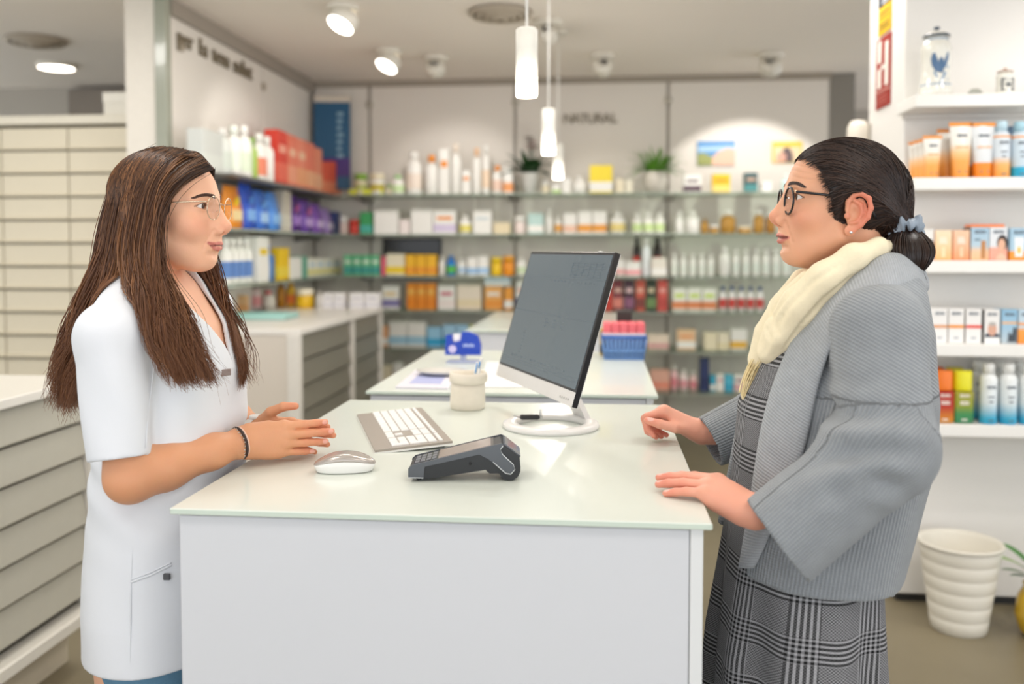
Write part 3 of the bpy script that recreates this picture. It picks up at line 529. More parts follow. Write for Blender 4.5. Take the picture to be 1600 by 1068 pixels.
# two pictures on the lit wall
def picture(px0, px1, py0, py1, lab, shapes):
    c0, c1 = atY(px0, py0, BY - 0.01), atY(px1, py1, BY - 0.01); hw, hh = (c1.x - c0.x) / 2, (c0.z - c1.z) / 2
    t = thing('picture', lab, 'picture', ((c0.x + c1.x) / 2, BY - 0.012, (c0.z + c1.z) / 2))
    build(MB().box((-hw, -0.006, -hh), (hw, 0.012, hh), 0.002), 'board', P(shapes[0]), t)
    for k, (nm, poly, col) in enumerate(shapes[1:]): build(MB().prism([(x * hw, z * hh) for x, z in poly], -0.0065 - 0.0006 * (k + 1), -0.005), nm, P(col), t)
picture(1090, 1148, 221, 258, 'landscape picture of a sunlit coast under blue sky', ['#4f93cf', ('sky', [(-1, 0.15), (1, 0.2), (1, 0.62), (-1, 0.55)], '#a9cdea'), ('hill', [(-1, -1), (0.1, -1), (-0.2, -0.3), (-0.7, 0.05), (-1, -0.05)], '#9aa05a'), ('shore', [(-0.25, -1), (1, -1), (1, 0.3), (0.6, 0.42), (0.1, 0.12), (-0.2, -0.3)], '#eebfa6')])
picture(1207, 1253, 222, 254, 'yellow picture with a dark haired figure', ['#f0c92e', ('field', [(-0.9, -0.95), (0.9, -0.95), (0.9, 0.55), (-0.9, 0.55)], '#f0d4ae'), ('figure', [(-0.35, -0.95), (0.4, -0.95), (0.35, -0.1), (0.1, 0.5), (-0.2, 0.45), (-0.4, -0.1)], '#6a5a5c'), ('face', [(-0.7, -0.9), (-0.1, -0.9), (-0.1, -0.2), (-0.45, 0.0), (-0.7, -0.3)], '#e0a894')])
# potted plants on the top shelf
def leaf_blade(b, base, dirv, L, wid, bend, mi=0, n=5):
    d = Vector(dirv).normalized(); side = d.cross(Vector((0, 0, 1)))
    if side.length < 1e-3: side = Vector((1, 0, 0))
    side.normalize(); v = []; p = Vector(base)
    for i in range(n + 1):
        t = i / n; w2 = wid * math.sin(PI * min(1, 0.12 + 0.88 * t)) ** 0.8 if i < n else 0.0005
        up = side.cross(d).normalized() * (wid * 0.15)
        v += [tuple(p - side * w2), tuple(p - up), tuple(p + side * w2)]
        d = (d + Vector((0, 0, -bend / n))).normalized(); p = p + d * (L / n)
    f = []
    for i in range(n): a = i * 3; f += [(a, a + 1, a + 4, a + 3), (a + 1, a + 2, a + 5, a + 4)]
    b.add(v, f, mi, True)
def leaves_part(root, count, mats, fn, per=1):
    for i in range(count):
        b = MB(); nm = fn(b, i); build(b, nm or 'leaf', mats, root)
c = atY(828, 300, 6.85); t = thing('potted_plant', 'dark green plant with red flowers in a white pot', 'plant', (c.x, 6.83, SHZ[0]))
build(MB().lathe([(0.045, 0), (0.062, 0.155), (0.066, 0.16), (0.06, 0.165), (0.056, 0.15), (0, 0.148)], 18), 'pot', P('#eceae4', 0.3), t)
LG = mat('#1f4a1c', 0.5, noise=0.3, nscale=20); FL = mat('#a8383a', 0.6, noise=0.2)
def f1(b, i):
    a = rnd.uniform(0, 2 * PI); leaf_blade(b, (0.02 * math.cos(a), 0.02 * math.sin(a), 0.15), (math.cos(a) * rnd.uniform(0.3, 1), math.sin(a) * rnd.uniform(0.3, 1), rnd.uniform(0.5, 1.6)), rnd.uniform(0.12, 0.24), rnd.uniform(0.02, 0.034), rnd.uniform(0.5, 1.3))
leaves_part(t, 46, LG, f1)
for i in range(6):
    a = rnd.uniform(0, 2 * PI); r = rnd.uniform(0, 0.07); z = rnd.uniform(0.33, 0.43)
    b = MB().tube([(0, 0, 0.15), (r * 0.6 * math.cos(a), r * 0.6 * math.sin(a), z - 0.1), (r * math.cos(a), r * math.sin(a), z)], 0.003, 5); st = build(b, 'stem', LG, t)
    b = MB()
    for q in range(6): leaf_blade(b, (r * math.cos(a), r * math.sin(a), z), (math.cos(q), math.sin(q), 0.6), 0.045, 0.017, 0.7, n=3)
    build(b, 'flower', FL if i % 2 == 0 else mat('#7d5a4c', 0.6), st)
c = atY(1024, 300, 6.85); t = thing('potted_plant', 'bright green grassy fern in a pale pot', 'plant', (c.x, 6.83, SHZ[0]))
build(MB().lathe([(0.07, 0), (0.09, 0.10), (0.085, 0.16), (0.078, 0.165), (0.074, 0.15), (0, 0.148)], 18), 'pot', P('#d9d2c6', 0.4), t)
FG = mat('#5f9a2a', 0.5, noise=0.3, nscale=20)
def f2(b, i):
    a = rnd.uniform(0, 2 * PI); leaf_blade(b, (0.04 * math.cos(a), 0.04 * math.sin(a), 0.15), (math.cos(a) * rnd.uniform(0.2, 1), min(0.45, math.sin(a) * rnd.uniform(0.2, 1)), rnd.uniform(0.6, 1.7)), rnd.uniform(0.14, 0.25), 0.009, rnd.uniform(0.8, 2.0)); return 'frond'
leaves_part(t, 110, FG, f2)
# ------------------------------------------------------------------ things on the island
IZ = 1.0
def onisl(px, py): p = atZ(px, py, IZ); return p
p = onisl(412, 497); t = thing('tray', 'flat teal plastic tray on the island top', 'tray', (p.x, p.y, IZ))
b, ms = tray(0.34, 0.24, 0.028, ['#a9d4cc']); build(b, 'pan', ms, t); build(MB().tube([(-0.175, -0.05, 0.024), (-0.20, -0.04, 0.026), (-0.20, 0.04, 0.026), (-0.175, 0.05, 0.024)], 0.006, 6), 'handle', ms, t)
isl = [('c', 346, 372, 449, 487, 'orange cube box behind the pharmacist', ['#f0a030', '#f4b85a']), ('c', 374, 387, 462, 487, 'small peach box beside the orange cube box', ['#f3c690', '#f0b070']), ('b', 391, 408, 432, 483, 'pink and white bottle on the island', ['#f0d8d4', '#e6b8b8', '#e69a9a']),
       ('b', 409, 430, 455, 482, 'squat white bottle with red cap on the island', ['#f3ece0', '#e9767a']), ('b', 432, 447, 436, 480, 'amber bottle on the island', ['#c98a2a', '#8a5a1c']), ('b', 448, 462, 428, 480, 'tall golden bottle on the island', ['#d9a820', '#b98a1a', '#e8762a']), ('j', 463, 491, 452, 481, 'big yellow jar with white lid on the island', ['#f2c21e', '#f6ecd4']), ('b', 493, 505, 455, 482, 'slim grey bottle on the island', ['#cfcac4', '#bdb7b0'])]
for kind, x0, x1, yt, yb, lab, cols in isl:
    p = onisl((x0 + x1) / 2, yb); s = (p - Vector((0, 0, CAMH))).length / FPX; w2 = (x1 - x0) * s * 0.96; h = min((yb - yt) * s, 0.178 if p.x < -1.93 else 1)
    tag(link(KIND[kind][1], goods(kind, w2, min(w2, 0.1), h, cols), None, p), lab, KIND[kind][2], 'goods on the island')
for i, (x0, x1) in enumerate(((507, 523), (524, 541), (548, 571), (572, 595))):
    p = onisl((x0 + x1) / 2, 481.5); s = (p - Vector((0, 0, CAMH))).length / FPX
    tag(link('carton', goods('c', (x1 - x0) * s * 0.95, 0.08, 24 * s, ['#efeceb', '#e2dfe4', '#c9c6d0']), None, p), f'low white carton at the far end of the island, {ORD[i + 1]} from the slim grey bottle', 'carton', 'white cartons on the island')
p = onisl(352, 462); 
tag(link('toy_fruit', MB().lathe([(0, -0.05), (0.035, -0.04), (0.05, 0), (0.04, 0.035), (0.012, 0.05), (0, 0.047)], 16).lathe([(0.006, 0.045), (0.004, 0.075)], 8, mi=1).data('toy_fruit', [P('#f0a21e'), P('#5a7a2c')]), None, (atZ(392, 478, IZ).x - 0.02, atZ(392, 478, IZ).y + 0.05, IZ + 0.05)), 'round orange toy fruit among the island bottles', 'toy')
# ------------------------------------------------------------------ right-hand cosmetics shelves
RSZ = [1.985, 1.683, 1.380, 1.073, 0.775]; RSN = ['top', 'second', 'third', 'fourth', 'lowest']; RSY0, RSY1 = 3.42, RY; SX0 = 1.150
for k, z in enumerate(RSZ):
    z -= 0.02
    t = thing('wall_shelf', f'{RSN[k]} thick white shelf of the cosmetics wall', 'shelf', (2.3, 3.53, z), 0, 'white cosmetics shelves')
    build(MB().box((SX0 - 2.3, RSY0 - 3.53, -0.045), (2.0, RSY1 - 3.53 - 0.001, 0), 0.003), 'board', mat('#efede8', 0.4, noise=0.01), t)
    build(MB().box((SX0 - 2.3 + 0.02, RSY1 - 3.53 - 0.03, -0.06), (1.9, RSY1 - 3.53 - 0.002, -0.046)), 'cleat', mat('#dcd8d2', 0.5), t)
    RSZ[k] = z
def band(m0, stops):   # printed vertical colour run of a pack, by height 0..1
    key = ('band', str(stops))
    if key in _mats: return _mats[key]
    m = bpy.data.materials.new('printed_pack'); m.use_nodes = True; nt = m.node_tree; bs = nt.nodes['Principled BSDF']; bs.inputs['Roughness'].default_value = 0.35
    tc = nt.nodes.new('ShaderNodeTexCoord'); sp = nt.nodes.new('ShaderNodeSeparateXYZ'); cr = nt.nodes.new('ShaderNodeValToRGB')
    nt.links.new(tc.outputs['Generated'], sp.inputs[0]); nt.links.new(sp.outputs['Z'], cr.inputs[0]); nt.links.new(cr.outputs[0], bs.inputs['Base Color'])
    while len(cr.color_ramp.elements) < len(stops): cr.color_ramp.elements.new(0.5)
    for e, (p, c) in zip(cr.color_ramp.elements, stops): e.position = p; e.color = lin(c) + (1,)
    _mats[key] = m; return m
INK = mat('#5f6a76', 0.5); INKD = mat('#2f3640', 0.5)
def words(root, z, wd, y, txt='ISDIN', size=None, m=None):
    o = link('print', text_mesh(txt, size or wd * 0.26, 0.0003, m or INK, 0.0006), root); o.location = (0, y - 0.0006, z); o.rotation_euler = (PI / 2, 0, 0)
def marks(root, w2, y, rows, m):
    for z, f in rows: build(MB().box((-w2 * f, y - 0.0006, z), (w2 * f, y + 0.001, z + 0.005)), 'print_line', m, root)
def tube_pack(w2, h, stops, lab, loc, crimp, prn=True, yaw=0):   # squeeze tube standing on its flat cap, crimped edge up
    t = thing('cream_tube', lab, 'tube', loc, yaw, 'tubes on the second cosmetics shelf'); rings = []
    for zz, sx, sy in ((0.0, 0.66, 0.62), (0.02, 0.68, 0.66), (0.35, 0.78, 0.60), (0.7, 0.9, 0.38), (0.93, 0.985, 0.08), (1.0, 1.0, 0.045)):
        rings.append([(w2 * sx * math.cos(a) , w2 * sy * math.sin(a), zz * h) for a in [2 * PI * i / 18 for i in range(18)]])
    build(MB().loft(rings), 'body', band(0, stops), t)
    build(MB().box((-w2 * 1.0, -0.0032, h * 0.93), (w2 * 1.0, 0.0032, h), 0.0008), 'crimp', P(crimp), t)
    if prn:
        y = -w2 * 0.42; words(t, h * 0.76, w2 * 1.25, -w2 * 0.36); marks(t, w2 * 0.5, -w2 * 0.60, [(h * 0.10, 0.7)], INK); marks(t, w2 * 0.62, -w2 * 0.47, [(h * 0.54, 0.9)], P('#f0a860'))
    return t
OT = [(0, '#ef9a3c'), (0.3, '#f0a44e'), (0.46, '#f3c48c'), (0.62, '#e9e4da'), (1, '#e9e8e2')]
OT2 = [(0, '#f08a1c'), (0.27, '#f08c20'), (0.28, '#d9dcde'), (1, '#dcdfe0')]
z = RSZ[1]; Yf = 3.47
def xr(px, Y=Yf): return atY(px, 265, Y).x
sm = (1436, 1447, 1456)
for i, (px, Y) in enumerate(((1427, 3.60), (1435, 3.55), (1443, 3.51))):
    tube_pack(0.030, 0.150, OT, f'small orange and white sun cream tube, {ORD[3 - i]} back in the short file', (xr(px, Y) + 0.01, Y, z), '#f0952c', False)
tube_pack(0.034, 0.158, OT, 'small orange and white sun cream tube in front of the short file', (xr(1456), Yf, z), '#f0952c')
tube_pack(0.042, 0.192, OT, 'large orange tube standing behind another large tube', (xr(1481, 3.56), 3.56, z), '#f0952c', False)
tube_pack(0.042, 0.205, OT, 'large orange and white sun cream tube with a blended orange foot', (xr(1500), Yf, z), '#f0952c')
tube_pack(0.044, 0.203, OT2, 'large grey sun cream tube with solid orange foot', (xr(1534), Yf, z), '#f0952c')
tube_pack(0.042, 0.195, OT2, 'large grey tube mostly hidden behind the solid orange footed tube', (xr(1518, 3.57), 3.57, z), '#f0952c', False)
def spray(w2, h, stops, capc, lab, loc, group, ring=None, ink=INK, txt='ISDIN'):
    t = thing('spray_bottle', lab, 'bottle', loc, 0, group)
    build(MB().lathe([(w2 * 0.94, 0), (w2, 0.004), (w2, h * 0.72), (w2 * 0.9, h * 0.78), (w2 * 0.62, h * 0.81), (w2 * 0.6, h * 0.83)], 22), 'body', band(0, stops), t)
    build(MB().lathe([(w2 * 0.66, h * 0.82), (w2 * 0.66, h * 0.97), (w2 * 0.56, h)], 18), 'cap', P(capc, 0.35), t)
    if ring: build(MB().lathe([(w2 * 1.01, h * 0.70), (w2 * 1.01, h * 0.735)], 22, cap=False), 'ring', P(ring), t)
    words(t, h * 0.61, w2 * 1.5, -w2, txt, w2 * 0.42, ink); marks(t, w2 * 0.5, -w2 * 0.985, [(h * 0.44, 0.7), (h * 0.36, 0.5), (h * 0.05, 0.6)], ink); return t
G2 = 'spray bottles on the second cosmetics shelf'
spray(0.031, 0.208, [(0, '#f0a040'), (0.28, '#f2b468'), (0.45, '#d4dce2'), (1, '#d6dfe6')], '#bcd6e2', 'pale grey spray bottle with orange foot beside the solid orange footed tube', (xr(1563), Yf, z), G2, '#f0a050')
spray(0.031, 0.205, [(0, '#1fa0c4'), (0.22, '#2aa8cc'), (0.24, '#c3d3de'), (1, '#cddbe4')], '#a9d0de', 'pale blue spray bottle with solid turquoise foot', (xr(1592), Yf, z), G2, '#f0a050')
spray(0.031, 0.20, [(0, '#2ba4c8'), (0.24, '#35acd0'), (0.26, '#8fa9c0'), (1, '#93adc4')], '#6f8ba6', 'blue spray bottle in the back row between two pale ones', (xr(1577, 3.57), 3.57, z), G2)
def rbox_pack(w2, h, base, lab, loc, grp, deco=(), txt='ISDIN', ink=INK, d=0.04, side=None):
    t = thing('cosmetic_carton', lab, 'carton', loc, 0, grp)
    build(MB().box((-w2, -d, 0), (w2, d, h), 0.0015), 'box', base if not isinstance(base, str) else P(base), t)
    if side: build(MB().box((-w2 - 0.0006, -d + 0.004, 0.0), (-w2 + 0.002, d - 0.002, h - 0.001)), 'side_print', P(side), t)
    if txt: words(t, h * 0.86, w2 * 2 * 0.62, -d, txt, w2 * 0.50, ink)
    for k, (nm, poly, c) in enumerate(deco): build(MB().prism([(x * w2, zz * h) for x, zz in poly], -d - 0.0005 * (k + 1), -d + 0.001), nm, P(c), t)
    return t
def bandp(a, b2): return [(-0.99, a), (0.99, a), (0.99, b2), (-0.99, b2)]
def ov(cx, cz, rx, rz, n=12): return [(cx + rx * math.cos(2 * PI * i / n), cz + rz * math.sin(2 * PI * i / n)) for i in range(n)]
z = RSZ[2]; G3 = 'cartons on the third cosmetics shelf'
def xz(px, Y=3.46): return atY(px, 400, Y).x
FACE = lambda cx, cz: [('hair', ov(cx + 0.05, cz + 0.04, 0.62, 0.24), '#2c201e'), ('face', ov(cx - 0.02, cz - 0.03, 0.42, 0.19), '#e3b294'), ('shoulder', [(cx - 0.7, 0.01), (cx + 0.6, 0.01), (cx + 0.5, 0.12), (cx - 0.1, 0.26), (cx - 0.5, 0.14)], '#e6bca2')]
rbox_pack(0.027, 0.115, '#e8e5e0', 'white carton with dark haired portrait half hidden by the ponytail', (xz(1447), 3.50, z), G3, FACE(0.35, 0.42), None)
rbox_pack(0.030, 0.112, band(0, [(0, '#f0b070'), (0.5, '#f2cfa0'), (1, '#f3dcbc')]), 'light apricot carton beside the half hidden portrait carton', (xz(1474), 3.50, z), G3, [('patch', [(-0.5, 0.55), (0.5, 0.55), (0.3, 0.78), (-0.5, 0.78)], '#f6e4cc'), ('bottle_print', [(-0.2, 0.12), (0.2, 0.12), (0.2, 0.45), (-0.2, 0.45)], '#f3dcb4')], None, side='#e07a20')
rbox_pack(0.029, 0.112, band(0, [(0, '#f09460'), (0.5, '#f2b690'), (1, '#f0c6a6')]), 'salmon apricot carton, the second of the two apricot ones from the ponytail', (xz(1502), 3.50, z), G3, [('patch', [(-0.5, 0.55), (0.5, 0.55), (0.3, 0.78), (-0.5, 0.78)], '#f6dcca'), ('bottle_print', [(-0.2, 0.12), (0.2, 0.12), (0.2, 0.45), (-0.2, 0.45)], '#f0cba8')], None, side='#d9662a')
rbox_pack(0.032, 0.122, band(0, [(0, '#eeb888'), (0.3, '#e9c4a0'), (0.45, '#b4cbd8'), (1, '#a4c2d6')]), 'pale blue carton with bronze bottle print', (xz(1531), 3.50, z), G3, [('bottle_print', [(0.1, 0.05), (0.62, 0.05), (0.62, 0.60), (0.1, 0.60)], '#b9814e'), ('mark', [(-0.6, 0.6), (0.0, 0.6), (0.0, 0.66), (-0.6, 0.66)], '#6f8798')], side='#3a3f48')
rbox_pack(0.031, 0.122, band(0, [(0, '#f0a08a'), (0.38, '#efab94'), (0.42, '#e0e2e4'), (1, '#dde2e6')]), 'white and coral carton with dark haired portrait', (xz(1560), 3.50, z), G3, FACE(0.35, 0.5), side='#4a3a3a')
rbox_pack(0.032, 0.120, band(0, [(0, '#f0942c'), (0.28, '#f09a36'), (0.30, '#a9c8da'), (1, '#a4c4d8')]), 'blue carton with white tube print and orange foot', (xz(1592), 3.50, z), G3, [('tube_print', [(-0.42, 0.12), (0.42, 0.12), (0.55, 0.72), (-0.55, 0.72)], '#e9eef0'), ('spot', ov(0, 0.32, 0.2, 0.12), '#f0c04a')])
tag(link('carton', goods('c', 0.12, 0.06, 0.012, ['#ee7a3a', '#f0a06a']), None, (xz(1546), 3.51, z + 0.122)), 'flat orange carton lying across two portrait cartons', 'carton')
z = RSZ[3]; G4 = 'cartons on the fourth cosmetics shelf'
def xz(px, Y=3.46): return atY(px, 527, Y).x
for px, c, lab in ((1444, '#c9d8e6', 'white carton with faint blue band, nearest the grey cardigan'), (1468, '#e0a070', 'white carton with tan band'), (1494, '#f0962a', 'white carton with orange band on the cosmetics wall'), (1521, '#e8503c', 'white carton with red band')):
    rbox_pack(0.0275, 0.128, '#efedea', lab, (xz(px), 3.50, z), G4, [('band', bandp(0.44, 0.53), c), ('mark', [(-0.35, 0.12), (0.35, 0.12), (0.35, 0.19), (-0.35, 0.19)], '#b9bcc0')], side='#a9a49c')
rbox_pack(0.027, 0.126, '#edebe8', 'white carton with portrait of a grey haired man', (xz(1550), 3.50, z), G4, [('shoulder', [(-0.98, 0.18), (0.98, 0.18), (0.8, 0.30), (-0.8, 0.30)], '#3a4656'), ('face', ov(0, 0.42, 0.6, 0.2), '#d9a890'), ('hair', ov(0, 0.58, 0.5, 0.06), '#b9b4ae'), ('base', bandp(0.0, 0.17), '#f2f1ee')], side='#4a4a4c')
rbox_pack(0.027, 0.126, band(0, [(0, '#b9c4ca'), (0.5, '#9fc3da'), (1, '#8fbcd8')]), 'blue carton with dark runner silhouette', (xz(1577), 3.50, z), G4, [('band', bandp(0.58, 0.64), '#f0b878'), ('figure', [(-0.2, 0.05), (0.9, 0.05), (0.9, 0.45), (0.55, 0.5), (0.3, 0.25), (-0.1, 0.35)], '#3f464e')])
rbox_pack(0.027, 0.126, band(0, [(0, '#f08c2c'), (0.4, '#f2a040'), (0.5, '#c4d6e0'), (1, '#bcd2e0')]), 'blue and orange carton beside the runner carton', (xz(1603), 3.50, z), G4, [('band', bandp(0.55, 0.62), '#f0a050')])
z = RSZ[4]; G5 = 'bottles on the lowest cosmetics shelf'
def xz(px, Y=3.47): return atY(px, 655, Y).x
def oil(px, Y, stops, capc, lab, h=0.196):
    t = thing('oil_bottle', lab, 'bottle', (xz(px, Y), Y, z), 0, G5); w2 = 0.034
    build(MB().box((-w2, -0.022, 0), (w2, 0.022, h * 0.62), 0.006), 'body', band(0, stops), t); build(MB().lathe([(w2 * 0.96, h * 0.625), (w2 * 0.98, h * 0.65), (w2 * 0.94, h * 0.97), (w2 * 0.85, h)], 20, sy=0.72), 'cap', P(capc, 0.35), t)
    words(t, h * 0.53, w2 * 1.3, -0.022, 'ISDIN', w2 * 0.42, mat('#efe6dc', 0.5)); marks(t, w2 * 0.6, -0.0222, [(h * 0.40, 0.8), (h * 0.36, 0.8), (h * 0.06, 0.5)], mat('#efe6dc', 0.5))
oil(1473, 3.47, [(0, '#c98a1c'), (0.25, '#c9701c'), (0.5, '#b8301c'), (1, '#b02a1c')], '#f07a1c', 'red oil bottle with orange cap, front of the pair')
oil(1459, 3.56, [(0, '#b8761c'), (0.5, '#a8301c'), (1, '#a02a1c')], '#e0661c', 'red oil bottle with orange cap, behind the front one')
oil(1503, 3.47, [(0, '#2a7a52'), (0.3, '#3c8a4c'), (0.55, '#8f9a2c'), (1, '#a8a02c')], '#e6de14', 'green oil bottle with yellow cap, front of the pair')
oil(1490, 3.56, [(0, '#3a7a42'), (0.5, '#8f8f2c'), (1, '#a09a2c')], '#cfc41c', 'green oil bottle with yellow cap, behind the front one')
SPR = [(0, '#1e9cc4'), (0.12, '#3fb0d2'), (0.42, '#dfe9ec'), (1, '#eef0ee')]
for px, Y, lab in ((1543, 3.47, 'white spray bottle fading to turquoise, beside the green oil bottles'), (1574, 3.47, 'white spray bottle fading to turquoise, second of the front row'), (1605, 3.47, 'white spray bottle fading to turquoise, third of the front row'), (1526, 3.57, 'white turquoise spray bottle in the back row behind the green oil'), (1559, 3.57, 'white turquoise spray bottle in the back row, seen through the front gap'), (1590, 3.57, 'white turquoise spray bottle in the back row, last seen gap')):
    spray(0.031, 0.226 if Y < 3.5 else 0.222, SPR, '#eeeeea', lab, (xz(px, Y), Y, z), G5)
t = rbox_pack(0.022, 0.11, '#efe3dc', 'white carton with red top beside the red oil bottles', (xz(1449, 3.47), 3.47, z), G5, [('band', bandp(0.86, 0.99), '#e0502c')], None)
# jars on the top shelf
z = RSZ[0]
def apothecary(px, Y, lab, h, r, brim, cols):
    t = thing('apothecary_jar', lab, 'jar', (atY(px, 130, Y).x, Y, z)); body = mat('#e6e4da', 0.12, noise=0.02, coat=0.6, name='glazed_ceramic'); blue = mat(cols[0], 0.2)
    build(MB().lathe([(r * 0.9, 0), (r * 1.02, h * 0.02), (r * 1.04, h * 0.10), (r * 0.93, h * 0.18), (r * 0.90, h * 0.40), (r * 0.93, h * 0.62), (r * 0.97, h * 0.68), (r * 0.80, h * 0.78), (r * 0.70, h * 0.80), (r * 0.72, h * 0.84)], 26), 'body', body, t)
    lid = build(MB().lathe([(r * 0.82, h * 0.845), (r * 0.84, h * 0.86), (r * 0.55, h * 0.91), (r * 0.12, h * 0.93), (r * 0.10, h * 0.95)], 24), 'lid', body, t)
    build(MB().lathe([(r * 0.845, h * 0.843), (r * 0.86, h * 0.852), (r * 0.83, h * 0.872)], 24, cap=False), 'lid_rim', mat(brim, 0.25), lid); build(MB().lathe([(r * 0.1, h * 0.945), (r * 0.21, h * 0.965), (r * 0.18, h * 0.99), (0, h)], 14), 'knob', mat(brim, 0.25), lid)
    return t, blue
def decal(t, r, a0, poly, m, nm):     # print wrapped on the jar: poly in (angle fraction, z)
    v = [((r + 0.0008) * math.sin(a), -(r + 0.0008) * math.cos(a), zz) for a, zz in [(x / r, zz) for x, zz in poly]]; c = [sum(q[i] for q in v) / len(v) for i in range(3)]
    l = math.hypot(c[0], c[1]); c[0] *= (r + 0.001) / l; c[1] *= (r + 0.001) / l; n = len(v)
    build(MB().add(v + [c], [(i, (i + 1) % n, n) for i in range(n)], 0, True), nm, m, t)
h, r = 0.262, 0.056; t, blue = apothecary(1462, 3.50, 'tall glazed jar with blue painted bird design and lid', h, r, '#3a4a5c', ['#4f6f94'])
b2 = mat('#7f9ab4', 0.25); rr = r * 0.925
for poly in ([(-0.030, 0.155), (-0.036, 0.135), (-0.032, 0.11), (-0.018, 0.088), (-0.006, 0.085), (-0.006, 0.115), (-0.014, 0.135), (-0.022, 0.158)], [(0.014, 0.135), (0.022, 0.156), (0.030, 0.160), (0.028, 0.135), (0.018, 0.105), (0.008, 0.095), (0.008, 0.118)], [(-0.008, 0.13), (0.0, 0.142), (0.008, 0.13), (0.010, 0.10), (0.004, 0.082), (-0.006, 0.085)]): decal(t, rr, 0, poly, blue, 'painted_wing')
for poly in ([(-0.022, 0.092), (-0.026, 0.085), (-0.016, 0.066), (-0.010, 0.064), (-0.014, 0.08)], [(0.010, 0.09), (0.020, 0.082), (0.012, 0.065), (-0.002, 0.048), (-0.008, 0.046), (0.004, 0.066)], [(0.022, 0.105), (0.032, 0.112), (0.030, 0.098)], [(0.022, 0.060), (0.028, 0.066), (0.028, 0.056)]): decal(t, rr * 0.99, 0, poly, b2, 'painted_scroll')
build(MB().lathe([(r * 0.965, h * 0.155), (r * 0.945, h * 0.175)], 26, cap=False), 'painted_line', b2, t); build(MB().lathe([(r * 0.72, h * 0.795), (r * 0.735, h * 0.815)], 24, cap=False), 'painted_line', b2, t)
t, _ = apothecary(1570, 3.50, 'small square white jar with brown rim and framed black label', 0.105, 0.033, '#a8683a', ['#333333'])
for poly in ([(-0.024, 0.018), (0.024, 0.018), (0.024, 0.026), (-0.024, 0.024)], [(-0.024, 0.056), (0.024, 0.056), (0.024, 0.064), (0, 0.060), (-0.024, 0.064)], [(-0.024, 0.018), (-0.018, 0.018), (-0.018, 0.062), (-0.024, 0.062)], [(0.018, 0.018), (0.024, 0.018), (0.024, 0.062), (0.018, 0.062)]): decal(t, 0.0322, 0, poly, INKD, 'label_frame')
decal(t, 0.0318, 0, [(-0.008, 0.032), (0.008, 0.03), (0.01, 0.046), (0, 0.05), (-0.009, 0.046)], mat('#6a6c6c', 0.4), 'label_mark')
t = thing('glass_ornament', 'small clear glass ornament between the two jars', 'ornament', (atY(1524, 130, 3.50).x, 3.50, z))
build(MB().lathe([(0.0, 0), (0.024, 0.001), (0.028, 0.012), (0.020, 0.026), (0.010, 0.031), (0, 0.032)], 20, sx=1.0, sy=0.75), 'bowl', glass_mat('#dfe2de', 0.02, name='clear_glass'), t); build(MB().lathe([(0.021, 0.001), (0.021, 0.004), (0, 0.004)], 18, sy=0.75), 'base', mat('#b9bcb8', 0.1), t)
# bin and floor plant
p = atZ(1484, 968, 0); BINM = mat('#e6e1d4', 0.45, noise=0.01)
t = thing('waste_bin', 'cream ribbed plastic waste bin on the floor under the shelves', 'bin', (1.335, 3.41, 0)); prof = [(0.092, 0.0)]; n = 6; H2 = 0.315; R0, R1 = 0.095, 0.140
for i in range(n):
    za, zb2 = H2 * i / n, H2 * (i + 1) / n; ra = R0 + (R1 - R0) * i / n; rb = R0 + (R1 - R0) * (i + 1) / n
    prof += [(ra + 0.0004, za + 0.002), (rb + 0.0004, zb2 - 0.002), (rb - 0.0009, zb2)]
prof += [(R1 + 0.005, H2), (R1 + 0.006, H2 + 0.010), (R1 - 0.002, H2 + 0.012), (R1 - 0.008, H2), (R0 - 0.006, 0.01), (0, 0.008)]
build(MB().lathe(prof, 40, cap=False), 'body', BINM, t); build(MB().tube([((R1 + 0.003) * math.cos(a), (R1 + 0.003) * math.sin(a), H2 + 0.008) for a in [2 * PI * i / 40 for i in range(40)]], 0.005, 8, closed=True), 'rim', BINM, t)
px = atY(1622, 940, 3.36); t = thing('potted_plant', 'variegated green leaf plant in a rounded yellow pot at the frame edge', 'plant', (px.x + 0.01, 3.36, 0))
build(MB().lathe([(0.05, 0.0), (0.07, 0.02), (0.085, 0.08), (0.075, 0.145), (0.055, 0.18), (0.06, 0.19), (0.05, 0.185), (0, 0.18)], 24), 'pot', mat('#d9b02a', 0.25, noise=0.45, nscale=9, coat=0.4), t)
VL = mat('#8fae5a', 0.4, noise=0.75, nscale=26); VD = mat('#3f7a2e', 0.4, noise=0.4, nscale=20)
for i, (dx, dy, dz, L, wd, bend, m) in enumerate([(-1, -0.1, 1.0, 0.19, 0.028, 0.85, VL), (-1, -0.2, 0.62, 0.13, 0.018, 0.5, VD), (-0.3, -0.6, 1.0, 0.2, 0.03, 1.0, VL), (0.6, -0.4, 0.9, 0.22, 0.034, 1.0, VL), (0.3, 0.3, 1.1, 0.20, 0.03, 1.0, VD), (-0.5, 0.3, 1.0, 0.17, 0.028, 1.1, VD), (0.1, -0.9, 0.5, 0.18, 0.03, 0.8, VL), (-0.7, -0.1, 0.35, 0.10, 0.016, 0.5, VD)]):
    b = MB().tube([(0, 0, 0.17), (dx * 0.03, dy * 0.03, 0.20 + 0.03 * dz)], 0.004, 6); leaf_blade(b, (dx * 0.03, dy * 0.03, 0.20 + 0.03 * dz), (dx, dy, dz), L, wd, bend, n=7); build(b, 'leaf', m, t)
# ================================================================== things on the counters
CZ = 1.0
PW = mat('#ecebe8', 0.35, noise=0.01); SIL = mat('#a59c92', 0.38, 0.35, noise=0.02)
